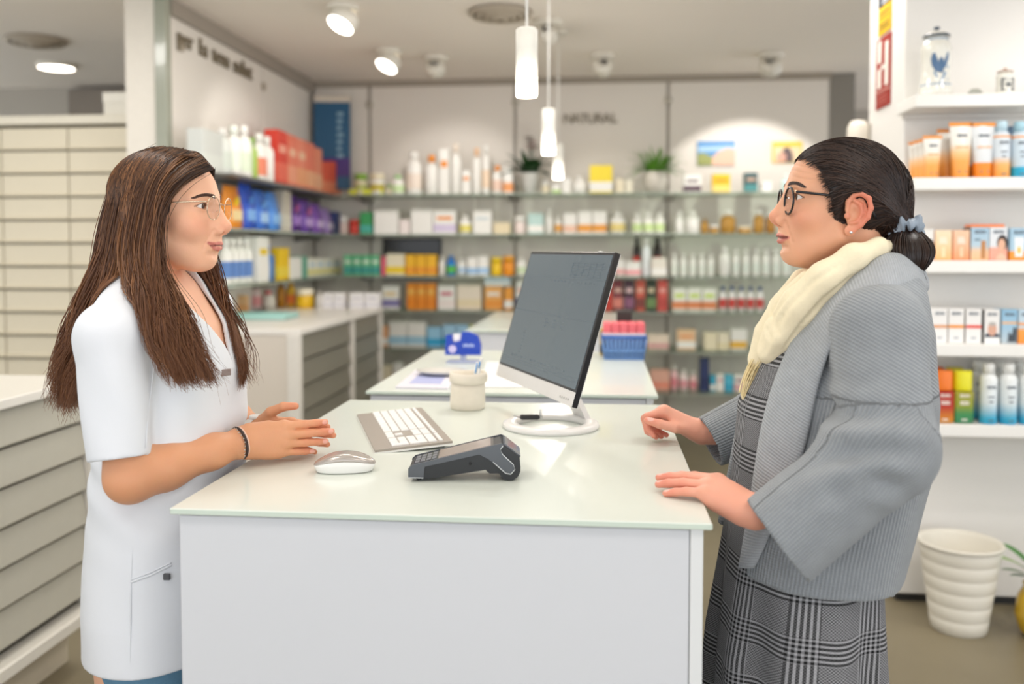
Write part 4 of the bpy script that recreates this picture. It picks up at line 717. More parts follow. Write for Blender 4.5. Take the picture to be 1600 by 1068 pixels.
# ---- monitor
MW, MH, MY, MT = 0.50, 0.33, -1.1421, 0.2966
u = Vector((math.cos(MY), math.sin(MY), 0)); nrm = Vector((math.sin(MY), -math.cos(MY), 0)); upv = Vector((0, 0, 1)) * math.cos(MT) - nrm * math.sin(MT); fr = u.cross(upv)
o0 = Vector((-0.0504, 1.8226, 1.0778)); ctr = o0 - u * MW / 2
t = thing('monitor', 'thin tilted computer monitor on a white ring foot', 'monitor', (-0.105, 2.01, CZ))
R = Matrix(((u.x, -fr.x * -1, upv.x, 0), (u.y, fr.y, upv.y, 0), (u.z, fr.z, upv.z, 0), (0, 0, 0, 1)))
nf = u.cross(upv) * 1.0     # points out of the screen or into it
if nf.dot(nrm) > 0: bk = -nf
else: bk = nf
R = Matrix(((u.x, bk.x, upv.x, 0), (u.y, bk.y, upv.y, 0), (u.z, bk.z, upv.z, 0), (0, 0, 0, 1)))
Mm = Matrix.Translation(ctr - Vector(t.location)) @ R       # local: x along width, y to the back, z up
h = MW / 2
build(MB().box((-h, 0.001, 0), (h, 0.012, MH), 0.002, M=Mm).box((-h * 0.6, 0.011, 0.05), (h * 0.6, 0.035, MH * 0.62), 0.012, M=Mm), 'housing', mat('#e6e6e6', 0.35), t)
build(MB().box((-h - 0.0005, -0.003, 0.030), (h + 0.0005, 0.004, MH + 0.0008), 0.001, M=Mm), 'bezel', mat('#26262a', 0.35), t)
build(MB().box((-h - 0.0004, -0.0032, 0), (h + 0.0004, 0.0045, 0.0312), 0.001, M=Mm), 'chin', mat('#dfdcd9', 0.35), t)
build(MB().box((h - 0.001, -0.0028, 0.0), (h + 0.0012, 0.0095, MH), 0.0006, M=Mm), 'edge', mat('#1d1d20', 0.3), t)
scr = bpy.data.materials.new('screen'); scr.use_nodes = True; bs = scr.node_tree.nodes['Principled BSDF']; bs.inputs['Base Color'].default_value = lin('#3a4247') + (1,); bs.inputs['Roughness'].default_value = 0.25
bs.inputs['Emission Color'].default_value = lin('#66747c') + (1,); bs.inputs['Emission Strength'].default_value = 0.55
sc_o = build(MB().box((-h + 0.006, -0.0036, 0.036), (h - 0.006, -0.0028, MH - 0.006), 0, M=Mm), 'screen', scr, t)
SLN = mat('#4d5961', 0.3, noise=0.0, emit=0.45); b = MB()
def sl(x0, x1, z0, z1): b.box((x0, -0.0041, z0), (x1, -0.0034, z1), 0, M=Mm)
xa, xb = -h + 0.012, h - 0.012
for z in (0.056, 0.178, 0.268): sl(xa, xb, z, z + 0.0012)
sl(xa, xb, 0.050, 0.0515)
for i in range(16): sl(xa + 0.06 + i * 0.022, xa + 0.072 + i * 0.022, 0.063 + 0.001 * (i % 3), 0.0665)
for i in range(8): sl(xa + 0.10, xa + 0.112, 0.075 + i * 0.008, 0.0775 + i * 0.008)
for i in range(3):
    for j in range(3): sl(-0.02 + j * 0.05, -0.008 + j * 0.05 + 0.006 * (i % 2), 0.150 + i * 0.008, 0.1525 + i * 0.008)
sl(-0.03, -0.018, 0.165, 0.168)
for i in range(6): sl(0.05, xb - 0.02, 0.272 + i * 0.0065, 0.2725 + i * 0.0065 + 0.0008)
for j in range(6): sl(0.05 + j * 0.032, 0.051 + j * 0.032, 0.272, 0.306)
for i in range(4): sl(0.06 + i * 0.03, 0.072 + i * 0.03, 0.2745 + 0.0065 * (i % 4), 0.277 + 0.0065 * (i % 4))
for i in range(12): sl(-0.06 + i * 0.022, -0.05 + i * 0.022, 0.2585, 0.2610)
build(b, 'screen_lines', SLN, sc_o)
for i in range(5): build(MB().lathe([(0.0025, 0), (0.0025, 0.0006)], 8, M=Mm @ Matrix.Translation((h - 0.07 + i * 0.011, -0.0034, 0.012)) @ Matrix.Rotation(PI / 2, 4, 'X')), 'button', mat('#b9b6b2', 0.3), t)
build(MB().lathe([(0.006, 0), (0.006, 0.004), (0.004, 0.006)], 12, M=Mm @ Matrix.Translation((h - 0.09, 0.006, MH - 0.001))), 'top_nub', PW, t)
# ring foot and neck
b = MB(); prof = [(0.106, 0.0), (0.110, 0.004), (0.108, 0.010), (0.098, 0.014), (0.080, 0.013), (0.074, 0.008), (0.074, 0.0)]
b.lathe(prof + [prof[0]], 48, cap=False); build(b, 'ring_foot', mat('#eceae7', 0.25, noise=0.01), t)
nk0 = ctr + upv * 0.055 + bk * 0.02 - Vector(t.location); nb = Vector((0.060, 0.062, 0.012))
nk = MB(); wv = u * 0.036
nk.loft([[tuple(p + wv), tuple(p - wv), tuple(p - wv + Vector((0.012, 0.006, 0))), tuple(p + wv + Vector((0.012, 0.006, 0)))] for p in (nb + Vector((0.006, 0, -0.006)), nb * 0.6 + nk0 * 0.4 + Vector((0.012, 0.01, 0)), nk0)], smooth=False)
build(nk, 'neck', mat('#e4e1de', 0.3), t)
build(MB().box((-0.03, 0.012, 0.04), (0.03, 0.03, 0.075), 0.004, M=Mm), 'hinge', mat('#8d8b8a', 0.35, 0.5), t)
# ---- small black key holder lying on the foot
p = atZ(829, 655, 1.014); t = thing('key_fob', 'small black key fob with metal clip lying on the monitor foot', 'key fob', (p.x, p.y, 1.014), 0.15)
build(MB().box((-0.024, -0.008, 0), (0.020, 0.008, 0.011), 0.003), 'case', mat('#252527', 0.4), t)
build(MB().box((0.020, -0.006, 0.001), (0.027, 0.006, 0.010), 0.001), 'plug', mat('#c9c9c7', 0.25, 0.9), t)
build(MB().tube([(-0.024, 0, 0.005), (-0.034, 0.004, 0.007), (-0.038, 0, 0.009), (-0.034, -0.004, 0.007), (-0.026, -0.002, 0.005)], 0.0013, 6), 'clip', mat('#d0d0d0', 0.25, 0.9), t)
build(MB().lathe([(0.0028, 0), (0.0028, 0.014), (0, 0.0155)], 8, c=(0.023, 0.0, 0.009)), 'cap', PW, t)
# ---- keyboard
k0, k1, k2, k3 = [atZ(*q, CZ) for q in ((556, 652), (660, 645), (577, 712), (714, 697))]
axl = ((k2 - k0) + (k3 - k1)).normalized(); wdt = 0.5 * ((k1 - k0).length + (k3 - k2).length); lng = 0.5 * ((k2 - k0).length + (k3 - k1).length)
kc = (k0 + k1 + k2 + k3) / 4; rz = math.atan2(axl.y, axl.x)     # local x: along keys left to right, local y: away from the typist
L2, W2 = lng / 2, 0.155 / 2
t = thing('keyboard', 'slim grey keyboard with white keys in front of the pharmacist', 'keyboard', (kc.x, kc.y, CZ), rz)
def wedge(x0, x1, y0, y1, dz=0.0, th=0.006):
    z0 = lambda y: 0.006 + 0.010 * (y + W2) / (2 * W2) + dz
    return [(x0, y0, z0(y0) - th), (x1, y0, z0(y0) - th), (x1, y1, z0(y1) - th), (x0, y1, z0(y1) - th), (x0, y0, z0(y0)), (x1, y0, z0(y0)), (x1, y1, z0(y1)), (x0, y1, z0(y1))]
HEXF = [(3, 2, 1, 0), (4, 5, 6, 7), (0, 1, 5, 4), (1, 2, 6, 5), (2, 3, 7, 6), (3, 0, 4, 7)]
build(MB().add(wedge(-L2, L2, -W2, W2), HEXF), 'plate', SIL, t)
build(MB().add(wedge(-L2 + 0.003, L2 + 0.002, -W2 - 0.001, W2 + 0.001, -0.0045, 0.0035), HEXF), 'tray', PW, t)
for sx in (-1, 1): build(MB().box((sx * L2 * 0.8 - 0.02, W2 - 0.022, 0), (sx * L2 * 0.8 + 0.02, W2 - 0.012, 0.008), 0.001), 'foot', mat('#8d8a86', 0.5), t)
KW = mat('#f1efec', 0.4, noise=0.01); _km = {}
def key(x0, x1, y0, y1):
    g = 0.0011; w2, d2 = (x1 - x0) / 2 - g, (y1 - y0) / 2 - g; kk = (round(w2, 4), round(d2, 4))
    if kk not in _km:
        b2 = MB().loft([[(-w2, -d2, 0), (w2, -d2, 0), (w2, d2, 0), (-w2, d2, 0)], [(-w2, -d2, 0.002), (w2, -d2, 0.002), (w2, d2, 0.002), (-w2, d2, 0.002)], [(-w2 + 0.001, -d2 + 0.001, 0.0032), (w2 - 0.001, -d2 + 0.001, 0.0032), (w2 - 0.001, d2 - 0.001, 0.0032), (-w2 + 0.001, d2 - 0.001, 0.0032)]], smooth=False)
        _km[kk] = b2.data('key', KW)
    yc = (y0 + y1) / 2; o = link('key', _km[kk], t, ((x0 + x1) / 2, yc, 0.006 + 0.010 * (yc + W2) / (2 * W2))); o.rotation_euler = (math.atan(0.010 / (2 * W2)), 0, 0)
ux = (2 * L2 - 0.016) / 22.0; yb = -W2 + 0.034; ry = 0.0185; X0 = -L2 + 0.008
rowsk = [[1.25, 1.25, 1.25, 5, 1.25, 1.25, 1.25, 1.25][:8], [1.25] + [1] * 10 + [2.5], [1.75] + [1] * 11 + [1], [1.5] + [1] * 12 + [1.25 - 1 + 0.25], [1] * 13 + [1.75 - 1]]
for ri, rk in enumerate(rowsk):
    x = X0; sc2 = 14.0 / sum(rk)
    for kx in rk: key(x, x + kx * ux * sc2, yb + ri * ry, yb + (ri + 1) * ry); x += kx * ux * sc2
for i in range(14): key(X0 + i * ux, X0 + (i + 1) * ux, yb + 5 * ry + 0.003, yb + 5 * ry + 0.013)
cx0 = X0 + 14.4 * ux
for i in range(3): key(cx0 + i * ux, cx0 + (i + 1) * ux, yb, yb + ry)
key(cx0 + ux, cx0 + 2 * ux, yb + ry, yb + 2 * ry)
for ri in (3, 4):
    for i in range(3): key(cx0 + i * ux, cx0 + (i + 1) * ux, yb + ri * ry, yb + (ri + 1) * ry)
for i in range(3): key(cx0 + i * ux, cx0 + (i + 1) * ux, yb + 5 * ry + 0.003, yb + 5 * ry + 0.013)
nx0 = X0 + 17.8 * ux
for ri in range(5):
    for i in range(4):
        if (ri, i) in ((1, 3), (3, 3), (0, 1)): continue
        key(nx0 + i * ux, nx0 + (i + (2 if (ri, i) == (0, 0) else 1)) * ux, yb + ri * ry, yb + (ri + (2 if i == 3 and ri in (0, 2) else 1)) * ry)
for i in range(4): key(nx0 + i * ux, nx0 + (i + 1) * ux, yb + 5 * ry + 0.003, yb + 5 * ry + 0.013)
# ---- mouse
mL, mR = atZ(485, 741, CZ), atZ(583, 738, CZ); d = mR - mL; ml = d.length
t = thing('mouse', 'low computer mouse with silver top and white sides', 'mouse', tuple((mL + mR) / 2 + Vector((0, 0.02, 0)) ), math.atan2(d.y, d.x))
def mring(zf, sc_, arch):
    r = []
    for i in range(32):
        a = 2 * PI * i / 32; cx, sy = math.cos(a), math.sin(a); ex = 2 / 2.6
        x = ml / 2 * sc_ * math.copysign(abs(cx) ** ex, cx); y = 0.029 * (sc_ * 0.9 + 0.1) * math.copysign(abs(sy) ** ex, sy)
        zz = zf + arch * (1 - (x / (ml / 2)) ** 2); r.append((x, y, zz))
    return r
build(MB().loft([mring(0.001, 0.88, 0), mring(0.003, 0.93, 0.0), mring(0.010, 0.985, 0.004), mring(0.0135, 1.0, 0.009)]), 'base', mat('#f0efec', 0.25, noise=0.01), t)
build(MB().loft([mring(0.0136, 1.002, 0.009), mring(0.0150, 0.995, 0.0105), mring(0.0165, 0.96, 0.0125), mring(0.0175, 0.86, 0.0145), mring(0.0180, 0.6, 0.0155), mring(0.0182, 0.3, 0.0158), mring(0.0183, 0.02, 0.0158)]), 'top_shell', mat('#b4aca5', 0.22, 0.3, noise=0.01, coat=0.3), t)
# ---- card terminal
tL, tR = atZ(638, 752, CZ), atZ(812, 752, CZ); d = tR - tL; tl = d.length; sc1 = tl / 0.176
t = thing('card_terminal', 'dark grey card payment terminal tilted on its paper roll housing', 'terminal', tuple(tL), math.atan2(d.y, d.x) + 0.02)
TD = mat('#222427', 0.4, noise=0.03); TM = mat('#54585e', 0.38, noise=0.02); TLg = mat('#ccd0d2', 0.3, noise=0.0)
S = lambda pts: [(x * sc1, z * sc1) for x, z in pts]
D0, D1 = -0.002, 0.078
arc = [(0.160 + 0.0175 * math.cos(a), 0.0180 + 0.0175 * math.sin(a)) for a in [math.radians(x) for x in (-10, -40, -70, -100, -130, -160)]]
body = [(0.004, 0.005), (0.001, 0.010), (0.001, 0.020), (0.006, 0.0245), (0.146, 0.0585), (0.152, 0.0565), (0.176, 0.0385), (0.1775, 0.022)] + arc + [(0.128, 0.0125), (0.122, 0.018), (0.030, 0.004)]
build(MB().prism(S(body), D0 + 0.002, D1 - 0.002), 'body', TD, t)
for y0, y1 in ((D0, D0 + 0.004), (D1 - 0.004, D1)):
    build(MB().prism(S([(0.0, 0.006), (0.0, 0.021), (0.006, 0.0265), (0.147, 0.0605), (0.151, 0.059), (0.146, 0.050), (0.150, 0.042), (0.166, 0.026), (0.168, 0.018), (0.162, 0.012), (0.154, 0.014), (0.126, 0.036), (0.112, 0.043), (0.026, 0.024), (0.024, 0.006)]), y0, y1), 'side_frame', TM, t)
    yy = y0 - 0.0006 if y0 < 0.02 else y1 + 0.0006
    build(MB().tube([(x * sc1, yy, z * sc1) for x, z in [(0.150, 0.057), (0.1455, 0.051), (0.149, 0.043), (0.166, 0.027), (0.1685, 0.019), (0.162, 0.0115), (0.154, 0.013), (0.134, 0.031)]], 0.0009, 6), 'light_stripe', TLg, t)
    build(MB().tube([(x * sc1, yy, z * sc1) for x, z in [(0.0, 0.0068), (0.024, 0.0062)]], 0.0009, 6), 'light_stripe', TLg, t)
    build(MB().tube([(0.098 * sc1, yy, 0.0285 * sc1), (0.098 * sc1, yy + (0.001 if y0 < 0.02 else -0.001), 0.0285 * sc1)], 0.0022, 10), 'screw', mat('#16171a', 0.5), t)
sl_a = math.atan2(0.034, 0.14); Mt = Matrix.Translation((0.006 * sc1, 0, 0.0248 * sc1)) @ Matrix.Rotation(-sl_a, 4, 'Y')
build(MB().box((0.046, D0 + 0.008, 0.0004), (0.140, D1 - 0.008, 0.0016), 0.0004, M=Mt), 'display', mat('#a89d98', 0.12, noise=0.02, coat=0.5), t)
build(MB().box((0.002, D0 + 0.005, 0.0), (0.145, D1 - 0.005, 0.0008), 0, M=Mt), 'face_plate', mat('#4a4d52', 0.2, coat=0.4), t)
for i in range(4):
    for j in range(3): build(MB().box((0.004 + i * 0.0102, D0 + 0.012 + j * 0.018, 0.0005), (0.0122 + i * 0.0102, D0 + 0.027 + j * 0.018, 0.0022), 0.0006, M=Mt), 'key', mat('#6b6e73', 0.4), t)
build(MB().prism(S([(0.1500, 0.0595), (0.1530, 0.0590), (0.1775, 0.0395), (0.1770, 0.0370), (0.1520, 0.0560)]), D0 + 0.006, D1 - 0.006), 'roll_cover', mat('#5d6066', 0.2, coat=0.4), t)
for x in (0.016,):
    for y in (0.012, 0.064): build(MB().tube([(x * sc1, y, 0.0), (x * sc1, y, 0.010 if x > 0.1 else 0.006)], 0.004, 8), 'rubber_foot', mat('#18191b', 0.6), t)
# ---- pen cup
p = atZ(728, 641, CZ); p.y += 0.03; CL = mat('#e9e0d0', 0.8, noise=0.05, nscale=60, bump=0.0006, name='canvas')
t = thing('pen_cup', 'cream canvas pen cup with a folded rim, between keyboard and monitor', 'cup', (p.x, p.y, CZ)); n = 40
def cring(r, z, wob=0.0, sq=0.0): return [((r * (1 + 0.03 * sq * math.cos(4 * a)) + wob * math.sin(3 * a + 1) + wob * 0.6 * math.sin(7 * a)) * math.cos(a), (r * (1 + 0.03 * sq * math.cos(4 * a)) + wob * math.sin(3 * a + 1)) * math.sin(a), z + (wob * 1.6 * math.sin(2 * a + 0.6) if wob else 0)) for a in [2 * PI * i / n for i in range(n)]]
build(MB().loft([cring(0.040, 0), cring(0.0435, 0.003), cring(0.0445, 0.02), cring(0.043, 0.05, 0.0006), cring(0.042, 0.075, 0.0008)], caps=True), 'sack', CL, t)
build(MB().loft([cring(0.0435, 0.066, 0.0012), cring(0.0475, 0.068, 0.0014), cring(0.0480, 0.082, 0.0012), cring(0.0455, 0.0925, 0.0010), cring(0.0425, 0.092, 0.0010), cring(0.0405, 0.078, 0.0008)], caps=False), 'folded_rim', CL, t)
tg = thing('toothbrush', 'white and blue toothbrush handle standing in the canvas cup', 'toothbrush', (p.x + 0.012, p.y - 0.004, CZ + 0.004)); a0, a1 = Vector((0, 0, 0)), Vector((0.024, 0.004, 0.124))
build(MB().tube([a0, a0.lerp(a1, 0.5), a1], [0.004, 0.0045, 0.0055], 10, flat=0.7), 'handle', PW, tg); build(MB().tube([a0.lerp(a1, 0.80) + Vector((-0.002, -0.004, 0)), a0.lerp(a1, 0.93) + Vector((-0.002, -0.004, 0))], [0.003, 0.0034], 8, flat=0.6), 'grip', mat('#2f8fd8', 0.4), tg)
tg = thing('pen', 'white pen with blue clip beside the toothbrush in the canvas cup', 'pen', (p.x + 0.004, p.y + 0.008, CZ + 0.004))
build(MB().tube([(0, 0, 0), (0.020, 0.002, 0.112)], 0.004, 10), 'barrel', PW, tg); build(MB().tube([(0.015, -0.003, 0.085), (0.0195, -0.003, 0.110)], 0.0018, 6), 'clip', mat('#3f9be0', 0.4), tg)
# ---- second counter
def onc(px, py): return atZ(px, py, CZ)
p = onc(724, 566); t = thing('leaflet_holder', 'domed blue leaflet holder with white print on the second counter', 'holder', (p.x, p.y, CZ)); BLU = mat('#123fb0', 0.3, coat=0.3)
s = (p - Vector((0, 0, CAMH))).length / FPX; hw = 28 * s; zb = 12 * s; H3 = 36 * s
dome = [(-hw, zb), (hw, zb), (hw, zb + H3 * 0.45), (hw * 0.82, zb + H3 * 0.85), (hw * 0.35, zb + H3), (-hw * 0.05, zb + H3 * 1.0), (-hw * 0.15, zb + H3 * 0.62), (-hw * 0.55, zb + H3 * 0.55), (-hw * 0.6, zb + H3 * 0.9), (-hw * 0.95, zb + H3 * 0.85)]
build(MB().prism(dome, -0.012, 0.012), 'board', BLU, t); build(MB().box((-hw * 0.9, -0.03, 0), (hw * 0.9, 0.03, 0.008), 0.002).box((-0.01, -0.006, 0.006), (0.01, 0.006, zb + 0.01)), 'stand', mat('#aab2cc', 0.3), t)
build(MB().prism([(x * hw * 0.22 - hw * 0.58, z * hw * 0.22 + zb + H3 * 0.26) for x, z in ov(0, 0, 1, 1)], -0.0135, -0.011), 'round_print', mat('#c9bfe6', 0.5), t)
for k in range(5): build(MB().box((hw * (0.02 + 0.13 * k), -0.0132, zb + H3 * 0.36), (hw * (0.10 + 0.13 * k), -0.011, zb + H3 * (0.47 + 0.03 * (k % 2)))), 'print_mark', mat('#b9c9f0', 0.5), t)
build(MB().prism([(-hw * 0.52, zb + H3 * 0.5), (-hw * 0.15, zb + H3 * 0.5), (-hw * 0.12, zb + H3 * 0.9), (-hw * 0.55, zb + H3 * 0.9)], -0.006, 0.006), 'white_card', mat('#eeeaf0', 0.5), t)
p0, p1, p2, p3 = onc(618, 607), onc(700, 609), onc(715, 582), onc(650, 580)
t = thing('brochure', 'pale lilac brochure lying near the second counter edge', 'brochure', (p0.x, p0.y, CZ)); q = [(v - p0) for v in (p0, p1, p2, p3)]
build(MB().add([(v.x, v.y, 0.0005) for v in q] + [(v.x, v.y, 0.006) for v in q], HEXF), 'cover', mat('#dcd9e2', 0.4), t)
def inner(f): c = sum(q, Vector()) / 4; return [c + (v - c) * f for v in q]
qi = inner(0.62); build(MB().add([(v.x, v.y, 0.006) for v in qi] + [(v.x, v.y, 0.0066) for v in qi], HEXF), 'print_panel', mat('#aab0d8', 0.4), t)
p = onc(690, 588); t = thing('bowl', 'low flat grey dish resting on the lilac brochure', 'dish', (p.x, p.y, CZ + 0.0068))
build(MB().lathe([(0.045, 0), (0.062, 0.010), (0.066, 0.014), (0.062, 0.0145), (0.045, 0.005), (0, 0.004)], 30, sx=1.2, sy=1.0), 'dish', mat('#cfccc6', 0.25, coat=0.4), t)
p0, p1, p2, p3 = onc(752, 606), onc(860, 606), onc(845, 570), onc(760, 566)
t = thing('paper_sheet', 'white printed sheets lying behind the monitor on the second counter', 'paper', (p0.x, p0.y, CZ)); q = [(v - p0) for v in (p0, p1, p2, p3)]
build(MB().add([(v.x, v.y, 0.0005) for v in q] + [(v.x, v.y, 0.004) for v in q], HEXF), 'sheet', mat('#e9e6e4', 0.5), t)
for k in range(6):
    a, c = q[3].lerp(q[0], 0.12 + 0.13 * k), q[2].lerp(q[1], 0.12 + 0.13 * k); a, c = a.lerp(c, 0.1), a.lerp(c, 0.5 + 0.06 * (k % 4)); dd = (q[0] - q[3]).normalized() * 0.006
    build(MB().add([(v.x, v.y, 0.004) for v in (a + dd, c + dd, c, a)] + [(v.x, v.y, 0.0043) for v in (a + dd, c + dd, c, a)], HEXF), 'print_line', mat('#8f8c96', 0.5), t)
# basket with packs
p0, p1 = onc(941, 562), onc(1009, 562); cx = (p0.x + p1.x) / 2; hw = (p1.x - p0.x) / 2; dp = 0.075
t = thing('basket', 'blue slatted plastic basket at the corner of the second counter', 'basket', (cx, p0.y + dp, CZ)); BK2 = mat('#6a90c6', 0.35); hb = 0.092
build(MB().box((-hw * 0.88, -dp * 0.88, 0), (hw * 0.88, dp * 0.88, 0.004)), 'bottom', BK2, t)
for zz in (0.0, 0.03, 0.078): build(MB().tube([(sx * (hw * 0.88 + hw * 0.12 * zz / hb), sy * (dp * 0.88 + dp * 0.12 * zz / hb), zz + 0.004) for sx, sy in ((-1, -1), (1, -1), (1, 1), (-1, 1))], 0.006 if zz < 0.07 else 0.009, 6, closed=True), 'rim' if zz > 0.05 else 'band', mat('#3a62a6', 0.35) if zz > 0.05 else BK2, t)
for i in range(11):
    f = -1 + 2 * i / 10
    for sy in (-1, 1): build(MB().tube([(f * hw * 0.88, sy * dp * 0.88, 0.004), (f * hw, sy * dp, 0.082)], 0.0045, 5), 'slat', BK2, t)
for i in range(5):
    f = -0.8 + 0.4 * i
    for sx in (-1, 1): build(MB().tube([(sx * hw * 0.88, f * dp * 0.88, 0.004), (sx * hw, f * dp, 0.082)], 0.0045, 5), 'slat', BK2, t)
build(MB().box((-hw * 0.84, -dp * 0.84, 0.005), (hw * 0.84, dp * 0.84, 0.07)), 'liner', mat('#7d9ccc', 0.5), t)
for i in range(5):
    o = link('sachet_pack', goods('c', hw * 2 * 0.185, 0.10, 0.062, ['#e86a72', '#f3dcdc']), None, (cx + hw * (-0.78 + 0.39 * i), p0.y + dp, CZ + 0.0702)); tag(o, f'red and white pack standing in the blue basket, {ORD[i + 1]} from the monitor', 'pack', 'red packs in the basket')
# black and gold packs behind the basket
for i, (x0, x1, y0, y1, cols) in enumerate(((937, 962, 496, 517, ['#b0903a', '#3a332c', '#d9b840']), (963, 986, 470, 517, ['#2c2825', '#c99a1c', '#e0b42c']))):
    a, c = onc(x0, 552), onc(x1, 552); h = (y1 - y0) * (a - Vector((0, 0, CAMH))).length / FPX * (1.9 if i == 0 else 1.45)
    tag(link('carton', goods('c', c.x - a.x, 0.07, h, cols), None, ((a.x + c.x) / 2, 3.46 - 0.03, CZ)), ('low gold and black carton behind the basket, next to the monitor edge', 'tall black and gold carton behind the blue basket')[i], 'carton')
# ================================================================== implicit-surface modelling for the two people
f32 = np.float32
def smn(a, b, k):
    if k <= 0: return np.minimum(a, b)
    h = np.clip(0.5 + 0.5 * (b - a) / k, 0, 1); return b * (1 - h) + a * h - k * h * (1 - h)
class RC:   # round cone
    def __init__(s, a, b, ra, rb): s.a = np.array(a, float); s.b = np.array(b, float); s.ra = ra; s.rb = rb
    def bb(s): r = max(s.ra, s.rb); return np.minimum(s.a, s.b) - r, np.maximum(s.a, s.b) + r
    def __call__(s, x, y, z):
        d = s.b - s.a; L = float(d @ d) + 1e-12
        px, py, pz = x - f32(s.a[0]), y - f32(s.a[1]), z - f32(s.a[2])
        h = np.clip((px * f32(d[0]) + py * f32(d[1]) + pz * f32(d[2])) / f32(L), 0, 1)
        return np.sqrt((px - f32(d[0]) * h) ** 2 + (py - f32(d[1]) * h) ** 2 + (pz - f32(d[2]) * h) ** 2) - (f32(s.ra) + f32(s.rb - s.ra) * h)
class EL:   # ellipsoid, R: rows are local axes
    def __init__(s, c, r, R=None): s.c = np.array(c, float); s.r = np.array(r, float); s.R = None if R is None else np.array(R, float)
    def bb(s):
        if s.R is None: e = s.r
        else: e = np.sqrt(((s.R * s.r[:, None]) ** 2).sum(0))
        return s.c - e, s.c + e
    def __call__(s, x, y, z):
        p = [x - f32(s.c[0]), y - f32(s.c[1]), z - f32(s.c[2])]
        if s.R is not None: p = [p[0] * f32(a[0]) + p[1] * f32(a[1]) + p[2] * f32(a[2]) for a in s.R]
        k0 = np.sqrt((p[0] / f32(s.r[0])) ** 2 + (p[1] / f32(s.r[1])) ** 2 + (p[2] / f32(s.r[2])) ** 2)
        k1 = np.sqrt((p[0] / f32(s.r[0] ** 2)) ** 2 + (p[1] / f32(s.r[1] ** 2)) ** 2 + (p[2] / f32(s.r[2] ** 2)) ** 2)
        return k0 * (k0 - 1) / np.maximum(k1, 1e-6)
class FN:
    def __init__(s, f, lo, hi): s.f = f; s.lo = np.array(lo, float); s.hi = np.array(hi, float)
    def bb(s): return s.lo, s.hi
    def __call__(s, x, y, z): return s.f(x, y, z)
def rotz(a): c, s = math.cos(a), math.sin(a); return np.array([[c, -s, 0], [s, c, 0], [0, 0, 1]])
def roty(a): c, s = math.cos(a), math.sin(a); return np.array([[c, 0, s], [0, 1, 0], [-s, 0, c]])
def rotx(a): c, s = math.cos(a), math.sin(a); return np.array([[1, 0, 0], [0, c, -s], [0, s, c]])
class Grid:
    def __init__(s, lo, hi, res):
        s.lo = np.array(lo, float); s.res = res; s.n = [int(math.ceil((b - a) / res)) + 1 for a, b in zip(lo, hi)]
        s.ax = [(s.lo[i] + res * np.arange(s.n[i])).astype(f32) for i in range(3)]; s.d = np.full(s.n, 1.0, f32)
    def sl(s, lo, hi, m):
        r = []
        for i in range(3):
            a = max(0, int((lo[i] - m - s.lo[i]) / s.res)); b = min(s.n[i], int((hi[i] + m - s.lo[i]) / s.res) + 2); r.append(slice(a, max(a, b)))
        return tuple(r)
    def xyz(s, sl): return s.ax[0][sl[0]][:, None, None], s.ax[1][sl[1]][None, :, None], s.ax[2][sl[2]][None, None, :]
    def add(s, p, k=0.0, op='u'):
        sl = s.sl(*p.bb(), m=k * 1.5 + 3 * s.res + (0.01 if op == 'u' else 0))
        if 0 in s.d[sl].shape: return s
        f = p(*s.xyz(sl)); c = s.d[sl]
        if op == 'u': s.d[sl] = smn(c, f, k)
        elif op == 's': s.d[sl] = -smn(-c, f, k)
        elif op == 'i': s.d[sl] = -smn(-c, -f, k)
        return s
    def full(s, fn): sl = (slice(None),) * 3; s.d = fn(s.d, *s.xyz(sl)).astype(f32); return s
    def mesh(s):
        d = s.d; n = d < 0; nx, ny, nz = d.shape
        cnt = np.zeros((nx - 1, ny - 1, nz - 1), np.uint8)
        co = [(i, j, k) for i in (0, 1) for j in (0, 1) for k in (0, 1)]
        for i, j, k in co: cnt += n[i:nx - 1 + i, j:ny - 1 + j, k:nz - 1 + k]
        cells = np.argwhere((cnt > 0) & (cnt < 8)); idx = np.full(cnt.shape, -1, np.int32); idx[tuple(cells.T)] = np.arange(len(cells), dtype=np.int32)
        vals = [d[cells[:, 0] + i, cells[:, 1] + j, cells[:, 2] + k] for i, j, k in co]
        acc = np.zeros((len(cells), 3), f32); num = np.zeros(len(cells), f32)
        for a in range(8):
            for b in range(a + 1, 8):
                df = [q - p for p, q in zip(co[a], co[b])]
                if sum(map(abs, df)) != 1: continue
                va, vb = vals[a], vals[b]; m = ((va < 0) != (vb < 0)); t = np.where(m, va / np.where(m, va - vb, 1), 0)
                for ax in range(3): acc[:, ax] += m * (co[a][ax] + df[ax] * t)
                num += m
        v = (cells + acc / num[:, None]) * s.res + s.lo
        F = []
        for ax in range(3):
            o1, o2 = [(1, 2), (2, 0), (0, 1)][ax]
            sa = [slice(None)] * 3; sb = [slice(None)] * 3; sa[ax] = slice(0, -1); sb[ax] = slice(1, None)
            A, B = n[tuple(sa)], n[tuple(sb)]; e = np.argwhere(A != B)
            e = e[(e[:, o1] > 0) & (e[:, o2] > 0) & (e[:, o1] < d.shape[o1] - 1) & (e[:, o2] < d.shape[o2] - 1)]
            if not len(e): continue
            ins = A[tuple(e.T)]
            def g(da, db):
                q = e.copy(); q[:, o1] += da; q[:, o2] += db; return idx[tuple(q.T)]
            q = np.stack([g(-1, -1), g(0, -1), g(0, 0), g(-1, 0)], 1); q[~ins] = q[~ins][:, ::-1]; F.append(q)
        f = np.concatenate(F); f = f[(f >= 0).all(1)]
        return v.astype(np.float64), f
